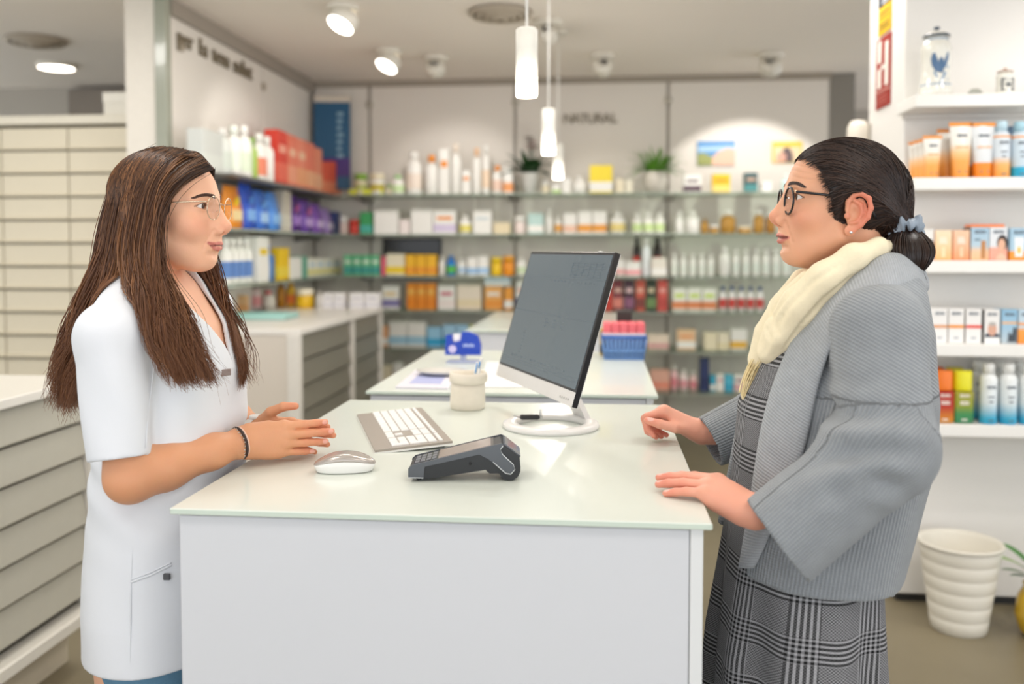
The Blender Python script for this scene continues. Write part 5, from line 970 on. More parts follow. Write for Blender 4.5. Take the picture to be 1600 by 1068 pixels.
def relax(v, f, it=1, lam=0.5):
    for k in range(it):
        acc = np.zeros_like(v); num = np.zeros(len(v))
        for a, b in ((0, 1), (1, 2), (2, 3), (3, 0)):
            for c in range(3):
                acc[:, c] += np.bincount(f[:, a], v[f[:, b], c], len(v)) + np.bincount(f[:, b], v[f[:, a], c], len(v))
            num += np.bincount(f[:, a], minlength=len(v)) + np.bincount(f[:, b], minlength=len(v))
        v = v + lam * (acc / np.maximum(num, 1)[:, None] - v)
    return v
def join(parts):
    V, F, A, o = [], [], [], 0
    for v, f, a in parts: V.append(v); F.append(f + o); A.append(a); o += len(v)
    return np.concatenate(V), np.concatenate(F), np.concatenate(A)
def vnoise(v, s, seed=0):   # smooth pseudo-noise on points
    r = np.random.RandomState(seed); o = np.zeros(len(v))
    for i in range(6):
        k = r.normal(size=3) * s; o += np.sin(v @ k + r.uniform(0, 6.28))
    return o / 6
# ------------------------------------------------------------------ skin, cloth and hair materials
def attr_mat(name, attr, rough=0.5, sss=0.0, bump=None, sheen=0.0, spec=0.5):
    m = bpy.data.materials.new(name); m.use_nodes = True; nt = m.node_tree; b = nt.nodes['Principled BSDF']
    a = nt.nodes.new('ShaderNodeAttribute'); a.attribute_name = attr; tc = nt.nodes.new('ShaderNodeTexCoord'); nz = nt.nodes.new('ShaderNodeTexNoise'); nz.inputs['Scale'].default_value = 70; nz.inputs['Detail'].default_value = 4
    nt.links.new(tc.outputs['Object'], nz.inputs['Vector'])
    mx = nt.nodes.new('ShaderNodeMix'); mx.data_type = 'RGBA'; mx.blend_type = 'MULTIPLY'; mx.inputs[0].default_value = 0.22
    nt.links.new(a.outputs['Color'], mx.inputs[6]); nt.links.new(nz.outputs['Color'], mx.inputs[7])
    cr = nt.nodes.new('ShaderNodeMix'); cr.data_type = 'RGBA'; cr.blend_type = 'MIX'; cr.inputs[0].default_value = 0.85
    nt.links.new(mx.outputs[2], cr.inputs[6]); nt.links.new(a.outputs['Color'], cr.inputs[7]); nt.links.new(cr.outputs[2], b.inputs['Base Color'])
    b.inputs['Roughness'].default_value = rough; b.inputs['Specular IOR Level'].default_value = spec; b.inputs['Sheen Weight'].default_value = sheen
    if sss:
        b.inputs['Subsurface Weight'].default_value = sss; b.inputs['Subsurface Radius'].default_value = (1.0, 0.35, 0.18); b.inputs['Subsurface Scale'].default_value = 0.006
    if bump:
        n2 = nt.nodes.new('ShaderNodeTexNoise'); n2.inputs['Scale'].default_value = bump[0]; n2.inputs['Detail'].default_value = 3; nt.links.new(tc.outputs['Object'], n2.inputs['Vector'])
        bp = nt.nodes.new('ShaderNodeBump'); bp.inputs['Strength'].default_value = 0.5; bp.inputs['Distance'].default_value = bump[1]; nt.links.new(n2.outputs['Fac'], bp.inputs['Height']); nt.links.new(bp.outputs['Normal'], b.inputs['Normal'])
    return m
SKIN = attr_mat('skin', 'Col', 0.48, 0.18, (260, 0.0004), 0.0, 0.4)
# ------------------------------------------------------------------ head
def smooth(x, a, b): t = np.clip((x - a) / (b - a), 0, 1); return t * t * (3 - 2 * t)
def make_head(P):
    """head local: x forward, y to the person's left, z up, z=0 at the eyes, x=0 at the ears"""
    G = Grid((-0.115, -0.096, -0.245), (0.135, 0.096, 0.120), 0.00165)
    hd = P.get('heavy', 0.0)
    G.add(EL((-0.004, 0, P.get('sk', (0.030, 0.080))[0]), (0.094, 0.073, P.get('sk', (0.030, 0.080))[1])))
    G.add(EL((0.040, 0, -0.040), (0.053, 0.056 + hd, 0.078)), 0.03)
    G.add(EL((0.072, 0, -0.066), (0.022, 0.031, 0.026)), 0.02)
    for s in (-1, 1):
        G.add(RC((0.006, s * (0.050 + hd), -0.062), (0.058, s * 0.020, -0.098), 0.017, 0.016), 0.025)
        G.add(EL((0.058, s * 0.043, -0.034), (0.024, 0.020, 0.020)), 0.02)
        G.add(RC((0.081, s * 0.010, 0.017), (0.064, s * 0.045, 0.014), 0.0105, 0.010), 0.012)
    G.add(EL((0.066 + P.get('chin', 0), 0, -0.0985), (0.018, 0.020, 0.0165)), 0.016)
    G.add(EL((0.028, 0, -0.080), (0.046, 0.040 + hd, 0.024)), 0.018)
    G.add(RC((-0.030, 0, -0.050), (-0.048, 0, -0.15), 0.051 + hd, 0.051 + hd), 0.022); G.add(RC((-0.048, 0, -0.15), (-0.060, 0, -0.26), 0.051 + hd, 0.062 + hd), 0.02)
    if hd: G.add(EL((0.028, 0, -0.100), (0.032, 0.030, 0.017)), 0.016)
    nx, nz = P.get('nose', (0.0, 0.0))
    for s in (-1, 1):      # eye sockets
        G.add(EL((0.094, s * 0.034, -0.001), (0.017, 0.018, 0.0115)), 0.014, 's')
    G.add(RC((0.0875, 0, 0.006), (0.1045 + nx, 0, -0.028 + nz), 0.0075, 0.0095), 0.010)
    for s in (-1, 1): G.add(EL((0.088 + nx * 0.5, s * 0.010, -0.030 + nz), (0.013, 0.012, 0.017)), 0.010)
    G.add(EL((0.1075 + nx, 0, -0.0335 + nz), (0.0105, 0.0105, 0.0098)), 0.007)
    for s in (-1, 1): G.add(EL((0.0965 + nx * 0.7, s * 0.0118, -0.0405 + nz), (0.0115, 0.0075, 0.0085)), 0.004)
    G.add(RC((0.108 + nx, 0, -0.0405 + nz), (0.094, 0, -0.050), 0.0048, 0.006), 0.005)
    for s in (-1, 1): G.add(EL((0.1005 + nx * 0.8, s * 0.0066, -0.0472 + nz), (0.0068, 0.0034, 0.0042)), 0.002, 's')
    # philtrum to lips
    D0 = G.d.copy()
    def surf(y, z):
        j, k = int(round((y - G.lo[1]) / G.res)), int(round((z - G.lo[2]) / G.res)); col_ = D0[:, j, k]; i = np.where(col_ < 0)[0].max(); return G.lo[0] + G.res * (i + col_[i] / (col_[i] - col_[i + 1]))
    P['surf'] = surf; SP = lambda y, z, o: (surf(y, z) + o, y, z)
    mz = -0.0715 + P.get('mouth', 0.0); cz = mz + P.get('smile', 0.0); cy = P.get('mw', 0.0235); k_ = P.get('lips', 1.0)
    zu, zl = mz + 0.0046 * k_, mz - 0.0062 * k_
    up = [SP(-cy, cz, -0.0012), SP(-0.015, mz + 0.0030, -0.0012), SP(-0.004, zu, -0.0010), SP(0.004, zu, -0.0010), SP(0.015, mz + 0.0030, -0.0012), SP(cy, cz, -0.0012)]
    ur = [0.0022, 0.0042 * k_, 0.0047 * k_, 0.0047 * k_, 0.0042 * k_, 0.0022]
    lo = [SP(-cy, cz, -0.0014), SP(-0.0135, mz - 0.0052 * k_, -0.0018), SP(0, zl - 0.0005, -0.0014), SP(0.0135, mz - 0.0052 * k_, -0.0018), SP(cy, cz, -0.0014)]
    lr = [0.0022, 0.0046 * k_, 0.0054 * k_, 0.0046 * k_, 0.0022]
    LIPU = [RC(up[i], up[i + 1], ur[i], ur[i + 1]) for i in range(5)]; LIPL = [RC(lo[i], lo[i + 1], lr[i], lr[i + 1]) for i in range(4)]
    op = P.get('open', 0.0012)
    for s in (-1, 1): G.add(RC(SP(s * 0.021, mz - 0.016, 0.0010), SP(0, mz - 0.0165, 0.0012), 0.0030, 0.0042), 0.010, 's')       # hollow under the lower lip
    for p in LIPU + LIPL: G.add(p, 0.0025)
    sl = [SP(-cy - 0.0015, cz + 0.0003, 0.0006), SP(-0.0125, mz - 0.0010, 0.0018), SP(0, mz - 0.0008, 0.0030), SP(0.0125, mz - 0.0010, 0.0018), SP(cy + 0.0015, cz + 0.0003, 0.0006)]
    for i in range(4): G.add(RC(sl[i], sl[i + 1], 0.0014 if i in (0,) else op, 0.0014 if i == 3 else op), 0.0012, 's')
    fd = P.get('fold', 0.0)
    if fd:
        for s in (-1, 1):
            q = [SP(s * 0.0205, -0.043, 0.0), SP(s * 0.027, -0.054, 0.0), SP(s * 0.0325, -0.068, 0.0), SP(s * 0.034, -0.078, 0.0)]
            for i in range(3): G.add(RC(q[i], q[i + 1], fd * (1 - 0.2 * i), fd * (0.8 - 0.25 * i)), 0.005, 's')
    if P.get('smile', 0) > 0:
        for s in (-1, 1): G.add(EL((0.066, s * 0.038, -0.046), (0.016, 0.015, 0.013)), 0.014)
    # lids
    E = [(0.0695, s * 0.0315, 0.0) for s in (-1, 1)]; oa, ob = P.get('lid', (0.52, 0.36))
    for e in E: G.add(EL(e, (0.0146, 0.0150, 0.0140)), 0.004)
    for e in E:
        def wedge(x, y, z, e=e):
            x1, y1, z1 = x - f32(e[0]), y - f32(e[1]), z - f32(e[2]); g = np.clip(1 - (y1 / 0.0152) ** 2, 0.0, 1) ** 0.6
            r = np.sqrt(x1 ** 2 + y1 ** 2 + z1 ** 2) - 0.024
            return np.maximum(np.maximum(z1 - oa * x1 * g, -z1 - ob * x1 * g), np.maximum(r, 0.0045 - x1))
        G.add(FN(wedge, np.array(e) - 0.024, np.array(e) + 0.026), 0.0008, 's')
    # ears
    for s in (-1, 1):
        T = lambda x, z, o: (x, s * (0.0675 + o), z - 0.020)
        G.add(EL(T(-0.012, 0.0, 0.006), (0.0175, 0.006, 0.029), rotz(s * 0.35)), 0.006)
        hp = [T(0.004, 0.004, 0.005), T(0.005, 0.018, 0.007), T(-0.002, 0.029, 0.010), T(-0.014, 0.033, 0.014), T(-0.026, 0.026, 0.017), T(-0.031, 0.010, 0.018), T(-0.028, -0.006, 0.016), T(-0.019, -0.020, 0.012), T(-0.008, -0.031, 0.007)]
        for i in range(8): G.add(RC(hp[i], hp[i + 1], 0.0042, 0.0042), 0.003)
        G.add(EL(T(-0.004, -0.031, 0.006), (0.0095, 0.0045, 0.010)), 0.004)
        ah = [T(-0.006, 0.020, 0.010), T(-0.015, 0.014, 0.014), T(-0.019, 0.002, 0.015), T(-0.013, -0.014, 0.012), T(-0.003, -0.018, 0.009)]
        for i in range(4): G.add(RC(ah[i], ah[i + 1], 0.0032, 0.0032), 0.003)
        G.add(EL(T(-0.005, -0.002, 0.013), (0.0085, 0.008, 0.0115)), 0.003, 's'); G.add(EL(T(-0.020, 0.012, 0.021), (0.003, 0.006, 0.014)), 0.002, 's')
        G.add(EL(T(0.004, -0.006, 0.008), (0.005, 0.004, 0.006)), 0.003)
    if P.get('lines'):
        def lines(d, x, y, z):
            o = 0
            for zk in P['lines']:
                o = o + np.exp(-((z - zk - 0.004 * np.cos(y * 60)) / 0.0016) ** 2)
            return d + 0.0011 * o * np.clip((x - 0.03) / 0.03, 0, 1)
        G.full(lines)
    v, f = G.mesh(); v = relax(v, f, 1, 0.35)
    # colours of the skin itself
    base = np.array(lin(P['skin'])); lip = np.array(lin(P['lip'])); red = np.array(lin(P['blush']))
    x, y, z = (v[:, i].astype(f32) for i in range(3))
    col = np.tile(base, (len(v), 1))
    def blend(c, w): nonlocal col; col = col * (1 - w[:, None]) + c * w[:, None]
    gs = lambda c, r: np.exp(-(((v - c) / r) ** 2).sum(1))
    for s in (-1, 1): blend(red, 0.40 * gs((0.072, s * 0.045, -0.036), (0.03, 0.025, 0.02))); blend(red, 0.55 * smooth(np.abs(v[:, 1]), 0.070, 0.088) * (v[:, 0] < 0.012))
    blend(red, 0.5 * gs((0.108 + nx, 0, -0.035 + nz), (0.012, 0.013, 0.012)))
    dl = np.full(len(v), 1.0)
    for p in LIPU + LIPL: dl = np.minimum(dl, p(x, y, z))
    blend(lip, (1 - smooth(dl, 0.0002, 0.0016)) * 0.9)
    blend(np.array(lin('#6a2f2a')), 0.7 * (np.abs(v[:, 2] - mz) < op * 1.1) * (v[:, 0] > 0.06) * (np.abs(v[:, 1]) < cy) * (dl < 0.0008))
    for c in E:     # lash line
        q = v - np.array(c); rr = np.sqrt((q ** 2).sum(1)); g = np.clip(1 - (q[:, 1] / 0.0152) ** 2, 0, 1) ** 0.6; du = q[:, 2] - oa * q[:, 0] * g; dl2 = -q[:, 2] - ob * q[:, 0] * g
        blend(np.array(lin('#3a241c')), 0.85 * (du > -0.0012) * (1 - smooth(du, 0.0010, 0.0022)) * (rr < 0.0170) * (q[:, 0] > 0.001)); blend(np.array(lin('#9a6450')), 0.5 * (dl2 > -0.001) * (1 - smooth(dl2, 0.0008, 0.0018)) * (rr < 0.0168) * (q[:, 0] > 0.001))
    if P.get('scalp') is not None: blend(np.array(lin(P['scalp'][0])), P['scalp'][1](v))
    col = col * (1 + 0.05 * vnoise(v, 70, 3))[:, None]
    return v, f, np.clip(col, 0, 1)
def eye_parts(root, place, P, look=(1, 0, 0)):
    for s in (-1, 1):
        e = np.array((0.0695, s * 0.0315, 0.0)); d = Vector(look).normalized(); q = d.to_track_quat('Z', 'Y').to_matrix().to_4x4()
        M = Matrix(place.tolist()) @ Matrix.Translation(tuple(e)) @ q; r = 0.0124
        ring = lambda a0, a1, k: [(r * math.sin(a0 + (a1 - a0) * i / k), r * math.cos(a0 + (a1 - a0) * i / k)) for i in range(k + 1)]
        b = MB().lathe(ring(0.50, PI, 10), 20, M=M, cap=False).lathe(ring(0.20, 0.50, 3), 20, M=M, mi=1, cap=False).lathe(ring(0.0, 0.20, 2), 20, M=M, mi=2, cap=False)
        build(b, 'eye', [mat('#e9e2dc', 0.15, noise=0.02), mat(P.get('iris', '#4a2f1f'), 0.1, noise=0.1), mat('#0d0b0a', 0.06)], root)
# ------------------------------------------------------------------ hand: joint chains from flexion angles
def hand_prims(Wp, X, Y, Z, pose, sc=1.0, mirror=False):
    """Wp wrist; X to the fingertips, Y to the thumb side, Z out of the back of the hand (unit vectors)"""
    Wp, X, Y, Z = (np.array(a, float) for a in (Wp, X, Y, Z)); L = lambda p: Wp + sc * (X * p[0] + Y * p[1] + Z * p[2])
    mcp = [(0.090, 0.026, 0.000), (0.094, 0.0085, 0.002), (0.089, -0.0095, 0.001), (0.080, -0.026, -0.002)]
    seg = [(0.041, 0.025, 0.020), (0.045, 0.028, 0.021), (0.041, 0.026, 0.020), (0.032, 0.019, 0.018)]
    rad = [(0.0098, 0.0086, 0.0078, 0.0064), (0.0100, 0.0088, 0.0079, 0.0066), (0.0096, 0.0084, 0.0075, 0.0062), (0.0086, 0.0074, 0.0066, 0.0056)]
    palm = []
    wr = [(0.0, 0.014, 0.0), (0.0, 0.005, 0.001), (0.0, -0.005, 0.001), (0.0, -0.014, 0.0)]
    for w0, m, r in zip(wr, mcp, (0.0135, 0.0135, 0.013, 0.0125)): palm.append(RC(L(w0), L((m[0] - 0.004, m[1], m[2] - 0.002)), 0.0165 * sc, r * sc))
    palm.append(RC(L((0.018, 0.016, -0.008)), L((0.055, 0.026, -0.012)), 0.0165 * sc, 0.013 * sc)); palm.append(RC(L((0.018, -0.018, -0.008)), L((0.06, -0.024, -0.008)), 0.014 * sc, 0.0125 * sc))
    fing = []; tips = []
    for i in range(4):
        p = np.array(mcp[i]); th = 0.0; sp = pose['spread'][i]; ch = []
        for j in range(3):
            th += pose['flex'][i][j]; d = np.array((math.cos(th) * math.cos(sp), math.cos(th) * math.sin(sp), -math.sin(th)))
            q = p + d * seg[i][j]; ch.append(RC(L(p), L(q), rad[i][j] * sc, rad[i][j + 1] * sc)); p = q
        n = np.array((math.sin(th), 0, math.cos(th))); fing.append(ch); tips.append((L(p - d * 0.004 + n * 0.0052), X * d[0] + Y * d[1] + Z * d[2], 0.0058 * sc))
    p = np.array((0.020, 0.022, -0.006)); ch = []; dirs = pose['thumb']; sg = (0.042, 0.034, 0.027); rr = (0.0145, 0.0112, 0.0098, 0.0078)
    for j in range(3):
        d = np.array(dirs[j], float); d /= np.linalg.norm(d); q = p + d * sg[j]; ch.append(RC(L(p), L(q), rr[j] * sc, rr[j + 1] * sc)); p = q
    tn = np.array(pose.get('thumb_nail', (0, 0.7, 0.7)), float); tn /= np.linalg.norm(tn)
    fing.append(ch); tips.append((L(p - d * 0.005 + tn * 0.0066), X * d[0] + Y * d[1] + Z * d[2], 0.0068 * sc))
    return palm, fing, tips
def make_arm(chain, hand, P, res=0.0017, box_from=0):
    """chain: list of (point, radius) shoulder..wrist; hand: (palm, fingers, tips)"""
    prims = [RC(chain[i][0], chain[i + 1][0], chain[i][1], chain[i + 1][1]) for i in range(len(chain) - 1)]
    allp = prims[box_from:] + hand[0] + [p for ch in hand[1] for p in ch]; lo = np.min([p.bb()[0] for p in allp], 0) - 0.012; hi = np.max([p.bb()[1] for p in allp], 0) + 0.012
    G = Grid(lo, hi, res)
    for p in prims: G.add(p, 0.02)
    for p in hand[0]: G.add(p, 0.014)
    for i, ch in enumerate(hand[1]):
        g = Grid(lo, hi, res); g.lo = G.lo; g.ax = G.ax
        for p in ch: g.add(p, 0.003)
        # union with the palm only near the knuckle so that neighbouring fingers stay apart
        if i == 0: FD = [g.d]
        else: FD.append(g.d)
    F = FD[0]
    for q in FD[1:]: F = np.minimum(F, q)
    m = np.minimum(1, 1) ; G.d = smn(G.d, F, 0.009)
    v, f = G.mesh(); v = relax(v, f, 1, 0.4)
    base = np.array(lin(P['skin'])); red = np.array(lin(P['blush'])); nail = np.array(lin(P.get('nail', '#f0c0b4'))); col = np.tile(base, (len(v), 1))
    for c, d, r in hand[2]:
        w2 = np.exp(-(((v - c) / 0.018) ** 2).sum(1)) * 0.45; col = col * (1 - w2[:, None]) + red * w2[:, None]
        a = v - c; ax = a @ d; pr = np.sqrt(np.maximum((a ** 2).sum(1) - ax ** 2, 0)); w2 = (1 - smooth(np.sqrt((ax / 1.35) ** 2 + pr ** 2), r * 0.7, r * 0.95)) * 0.85; col = col * (1 - w2[:, None]) + nail * w2[:, None]
    for ch in hand[1][:4]:
        for p in ch[1:]:
            w2 = np.exp(-(((v - p.a) / 0.011) ** 2).sum(1)) * 0.30; col = col * (1 - w2[:, None]) + red * w2[:, None]
    col = col * (1 + 0.05 * vnoise(v, 60, 5))[:, None]
    return v, f, np.clip(col, 0, 1)
# ------------------------------------------------------------------ torso profile used by body and garments
class Loft:
    """superelliptic stack along z: rows (z, x centre, half depth front, half depth back, half width)"""
    def __init__(s, rows, y0=0.0, p=2.4): s.t = np.array(rows, float); s.t = s.t[s.t[:, 0].argsort()]; s.y0 = y0; s.p = p
    def at(s, z, c): return np.interp(z, s.t[:, 0], s.t[:, c]).astype(f32)
    def f(s, x, y, z, off=0.0):
        zz = np.asarray(z); cx, af, ab, b = (s.at(zz.ravel(), i).reshape(zz.shape) for i in (1, 2, 3, 4))
        dx = x - cx; a = np.where(dx > 0, af, ab) + f32(off); b = b + f32(off)
        r = (np.abs(dx / a) ** s.p + np.abs((y - s.y0) / b) ** s.p) ** (1 / s.p)
        return (r - 1) * np.minimum(a, b) * 0.95
def strand_mesh(paths, r0, name, m, parent, taper=0.25, sides=3, tint=None, root=0.7):
    """paths: (N, K, 3) curves; builds thin tapered tubes in one mesh"""
    paths = np.asarray(paths); N, K, _ = paths.shape; t = np.gradient(paths, axis=1); t /= np.linalg.norm(t, axis=2, keepdims=True) + 1e-9
    ref = np.array([0.3, 0.9, 0.31]); a = np.cross(t, ref); a /= np.linalg.norm(a, axis=2, keepdims=True) + 1e-9; b = np.cross(t, a)
    rr = r0 if np.ndim(r0) else np.full(N, r0); prof = np.interp(np.linspace(0, 1, K), [0, 0.12, 0.7, 1], [root, 1, 1, taper])
    R = rr[:, None] * prof[None, :]; V = np.stack([paths + R[..., None] * (a * math.cos(2 * PI * k / sides) + b * math.sin(2 * PI * k / sides)) for k in range(sides)], 2)
    idx = np.arange(N * K * sides).reshape(N, K, sides); nx = np.roll(idx, -1, axis=2)
    F = np.stack([idx[:, :-1], nx[:, :-1], nx[:, 1:], idx[:, 1:]], -1).reshape(-1, 4)
    tn = npr.uniform(0, 1, N) if tint is None else tint; c = np.repeat(tn, K * sides); u = np.tile(np.repeat(np.linspace(0, 1, K), sides), N)
    at = np.stack([c, u, np.zeros_like(c)], 1)
    return link(name, np_mesh(name, V.reshape(-1, 3), F, m, True, {'hv': ('FLOAT_VECTOR', at)}), parent)
def hair_mat(name, root, tip, light, rough=0.40):
    m = bpy.data.materials.new(name); m.use_nodes = True; nt = m.node_tree; b = nt.nodes['Principled BSDF']; b.inputs['Roughness'].default_value = rough; b.inputs['Specular IOR Level'].default_value = 0.45
    a = nt.nodes.new('ShaderNodeAttribute'); a.attribute_name = 'hv'; sp = nt.nodes.new('ShaderNodeSeparateXYZ'); nt.links.new(a.outputs['Vector'], sp.inputs[0])
    m1 = nt.nodes.new('ShaderNodeMix'); m1.data_type = 'RGBA'; m1.inputs[6].default_value = lin(root) + (1,); m1.inputs[7].default_value = lin(tip) + (1,)
    m2 = nt.nodes.new('ShaderNodeMix'); m2.data_type = 'RGBA'; m2.inputs[7].default_value = lin(light) + (1,)
    pw = nt.nodes.new('ShaderNodeMath'); pw.operation = 'POWER'; pw.inputs[1].default_value = 2.2; nt.links.new(sp.outputs['X'], pw.inputs[0])
    ml = nt.nodes.new('ShaderNodeMath'); ml.operation = 'MULTIPLY'; ml.inputs[1].default_value = 0.75; nt.links.new(pw.outputs[0], ml.inputs[0])
    nt.links.new(sp.outputs['Y'], m1.inputs[0]); nt.links.new(m1.outputs[2], m2.inputs[6]); nt.links.new(ml.outputs[0], m2.inputs[0]); nt.links.new(m2.outputs[2], b.inputs['Base Color']); return m
TINT = [None]
def guides(gl, n, K, jit=0.004, rng=npr, clump=0.5, wave=0.0, trim=0.0):
    """gl: ordered list of guide polylines (K0,3); returns (n,K,3) strands interpolated between neighbours"""
    T = np.linspace(0, 1, K); R = []
    for g in gl:
        g = np.array([tuple(p) for p in g], float); s = np.r_[0, np.cumsum(np.linalg.norm(np.diff(g, axis=0), axis=1))]; s /= s[-1]
        t2 = np.linspace(0, 1, 60); q = np.stack([np.interp(t2, s, g[:, i]) for i in range(3)], 1)
        for it in range(12): q[1:-1] = 0.25 * q[:-2] + 0.5 * q[1:-1] + 0.25 * q[2:]
        R.append(np.stack([np.interp(T, t2, q[:, i]) for i in range(3)], 1))
    R = np.array(R); m = len(R) - 1; u = rng.uniform(0, m, n); i = np.minimum(u.astype(int), m - 1); fr = (u - i)[:, None, None]
    S = R[i] * (1 - fr) + R[i + 1] * fr
    if trim:
        L = 1 - trim * rng.uniform(0, 1, n) ** 1.6; S2 = np.empty_like(S)
        for q in range(n):
            tq = T * L[q]
            for c in range(3): S2[q, :, c] = np.interp(tq, T, S[q, :, c])
        S = S2
    # clumps: strands drift towards shared offsets as they fall
    nc = max(4, int(n / 16)); cu = (u / m * nc).astype(int); TINT[0] = np.clip(0.62 * rng.uniform(0, 1, nc + 1)[cu] ** 1.3 + 0.42 * rng.uniform(0, 1, n), 0, 1); off = rng.normal(0, jit * 1.3, (nc + 1, 3)); own = rng.normal(0, jit, (n, 1, 3))
    S = S + off[cu][:, None, :] * (T[None, :, None] ** 1.2) * (1 + clump) + own * (0.35 + 0.65 * np.minimum(1, T * 5))[None, :, None] * (1 - 0.5 * clump * T[None, :, None])
    if wave:
        ph = rng.uniform(0, 6.28, nc + 1)[cu][:, None] + rng.normal(0, 0.5, (n, 1)); w2 = np.sin(ph + T[None, :] * 15) * wave * T[None, :] ** 1.6
        S[..., 0] += w2; S[..., 1] += 0.6 * np.cos(ph * 1.3 + T[None, :] * 13) * wave * T[None, :] ** 1.6
    return S
def to_local(p, o, ang):   # world points -> person coordinates
    p = np.asarray(p, float) - np.array(o); return p @ rotz(ang)
def xf(M, v): return v @ M[:3, :3].T + M[:3, 3]
def placeM(pos, yaw=0, pitch=0, roll=0, s=1.0):
    M = np.eye(4); M[:3, :3] = rotz(yaw) @ roty(pitch) @ rotx(roll) * s; M[:3, 3] = pos; return M
# ================================================================== the pharmacist
PO, PA = (-0.80, 1.62, 0.0), 0.0
def mk_local(O, A):
    def LW(px, py, Y): p = atY(px, py, Y); return to_local((p.x, p.y, p.z), O, A)
    return LW
def march(field, px, py, O, A, t0=0.5, t1=3.0, lift=0.0):
    r = np.array(ray(px, py)); r /= np.linalg.norm(r); o = to_local((0, 0, CAMH), O, A); d = r @ rotz(A); t = t0
    for k in range(160):
        p = o + d * t; q = field(*[np.array([c], f32) for c in p])[0]
        if q < 0.0006: break
        t += max(q * 0.6, 0.0008)
        if t > t1: break
    return p - d * lift
def push_out(S, field, margin, spread=0.004):
    sh = S.shape; p = S.reshape(-1, 3).copy(); margin = margin + np.repeat(npr.uniform(0, spread, sh[0]), sh[1])
    for it in range(5):
        q = p.astype(f32); v = field(q[:, 0], q[:, 1], q[:, 2]); bad = np.where(v < margin)[0]
        if not len(bad): break
        b = q[bad]; e = f32(0.002); g = np.stack([field(b[:, 0] + e * (k == 0), b[:, 1] + e * (k == 1), b[:, 2] + e * (k == 2)) - v[bad] for k in range(3)], 1)
        g /= np.linalg.norm(g, axis=1, keepdims=True) + 1e-9; p[bad] += g * (margin[bad] - v[bad])[:, None] * 0.8
    return p.reshape(sh)
LW = mk_local(PO, PA)
PP = dict(skin='#efb897', lip='#c9736a', blush='#de8468', nose=(0.002, -0.003), smile=0.0045, open=0.0014, fold=0.0011, mw=0.0275, lips=0.82, sk=(0.026, 0.0765), iris='#4a3020', nail='#efb9ac')
person = thing('person', 'woman with long brown hair, round glasses and white tunic behind the counter', 'person', PO, PA)
HP = placeM((-0.003, 0.0, 1.479), 0.0, 0.0)
BODYL = Loft([(0.60, -0.02, 0.10, 0.10, 0.165), (0.78, -0.02, 0.10, 0.12, 0.172), (0.95, -0.005, 0.085, 0.095, 0.135), (1.08, 0.0, 0.095, 0.095, 0.14), (1.18, 0.0, 0.112, 0.10, 0.145), (1.26, -0.012, 0.09, 0.092, 0.14), (1.32, -0.025, 0.06, 0.066, 0.09), (1.37, -0.04, 0.045, 0.045, 0.05)])
def coarse_body(LF, sh, P, knee_y=0.09, xo=0.0, arms=(), xf=None):
    xf = xo if xf is None else xf; xk = (xo + xf) / 2
    G = Grid((-0.24, -0.30, 0.0), (0.32, 0.30, 1.44), 0.007)
    G.add(FN(lambda x, y, z: LF.f(x, y, z), (-0.2, -0.25, 0.62), (0.2, 0.25, 1.36)), 0.0)
    for s, S in zip((-1, 1), sh):
        G.add(RC((-0.035, s * 0.04, 1.315), tuple(S), 0.042, 0.046), 0.04); G.add(RC((xo - 0.01, s * 0.085, 0.80), (xk + 0.01, s * knee_y, 0.46), 0.066, 0.050), 0.03)
        G.add(RC((xk + 0.01, s * knee_y, 0.46), (xf - 0.015, s * knee_y, 0.10), 0.052, 0.036), 0.02); G.add(RC((xf - 0.03, s * knee_y, 0.045), (xf + 0.13, s * (knee_y + 0.015), 0.03), 0.034, 0.028), 0.02)
    for a in arms: G.add(a, 0.02)
    G.d = np.maximum(G.d, -(G.ax[2] - f32(0.004))[None, None, :] * np.ones_like(G.d)); v, f = G.mesh(); return v, f, np.tile(np.array(lin(P['skin'])), (len(v), 1))
shN, shF = LW(174, 528, 1.445), np.array((-0.02, 0.172, 1.278)); elN = LW(204, 746, 1.425); wrN = LW(376, 691, 1.582)
tipN = LW(516, 680, 1.655); X = tipN - wrN; X /= np.linalg.norm(X); Y = np.array((0.05, 0.20, 1.0)); Y -= X * (Y @ X); Y /= np.linalg.norm(Y); Z = np.cross(X, Y)
flat = dict(flex=[(0.06, 0.10, 0.06), (0.05, 0.10, 0.06), (0.08, 0.12, 0.08), (0.10, 0.14, 0.08)], spread=[0.03, 0.0, -0.03, -0.07], thumb=[(0.80, -0.02, -0.50), (0.97, -0.10, -0.14), (1, -0.05, 0.02)])
hN = hand_prims(wrN, X, Y, Z, flat, 0.90)
mid = lambda a, b, t: np.array(a) * (1 - t) + np.array(b) * t
elF = np.array((0.0, 0.225, 1.045))
body = [coarse_body(BODYL, (shN, shF), PP, 0.09, 0.0, xf=-0.062, arms=[RC(shN, mid(shN, elN, 0.7), 0.042, 0.036), RC(shF, mid(shF, elF, 0.7), 0.042, 0.036)])]
hv, hf, hc = make_head(PP); body.append((xf(HP, hv), hf, hc))
mid = lambda a, b, t: np.array(a) * (1 - t) + np.array(b) * t
PA_ = dict(PP, skin='#dc9e76')
body.append(make_arm([(shN, 0.046), (mid(shN, elN, 0.55), 0.038), (elN, 0.0395), (mid(elN, wrN, 0.30), 0.0385), (mid(elN, wrN, 0.72), 0.029), (wrN, 0.0245)], hN, PA_, 0.0018, 1))
wrF = LW(396, 674, 1.702); tipF = LW(522, 684, 1.690); elF = np.array((0.0, 0.225, 1.045)); X2 = tipF - wrF; X2 /= np.linalg.norm(X2); Y2 = np.array((0.0, -0.12, 1.0)); Y2 -= X2 * (Y2 @ X2); Y2 /= np.linalg.norm(Y2); Z2 = -np.cross(X2, Y2)
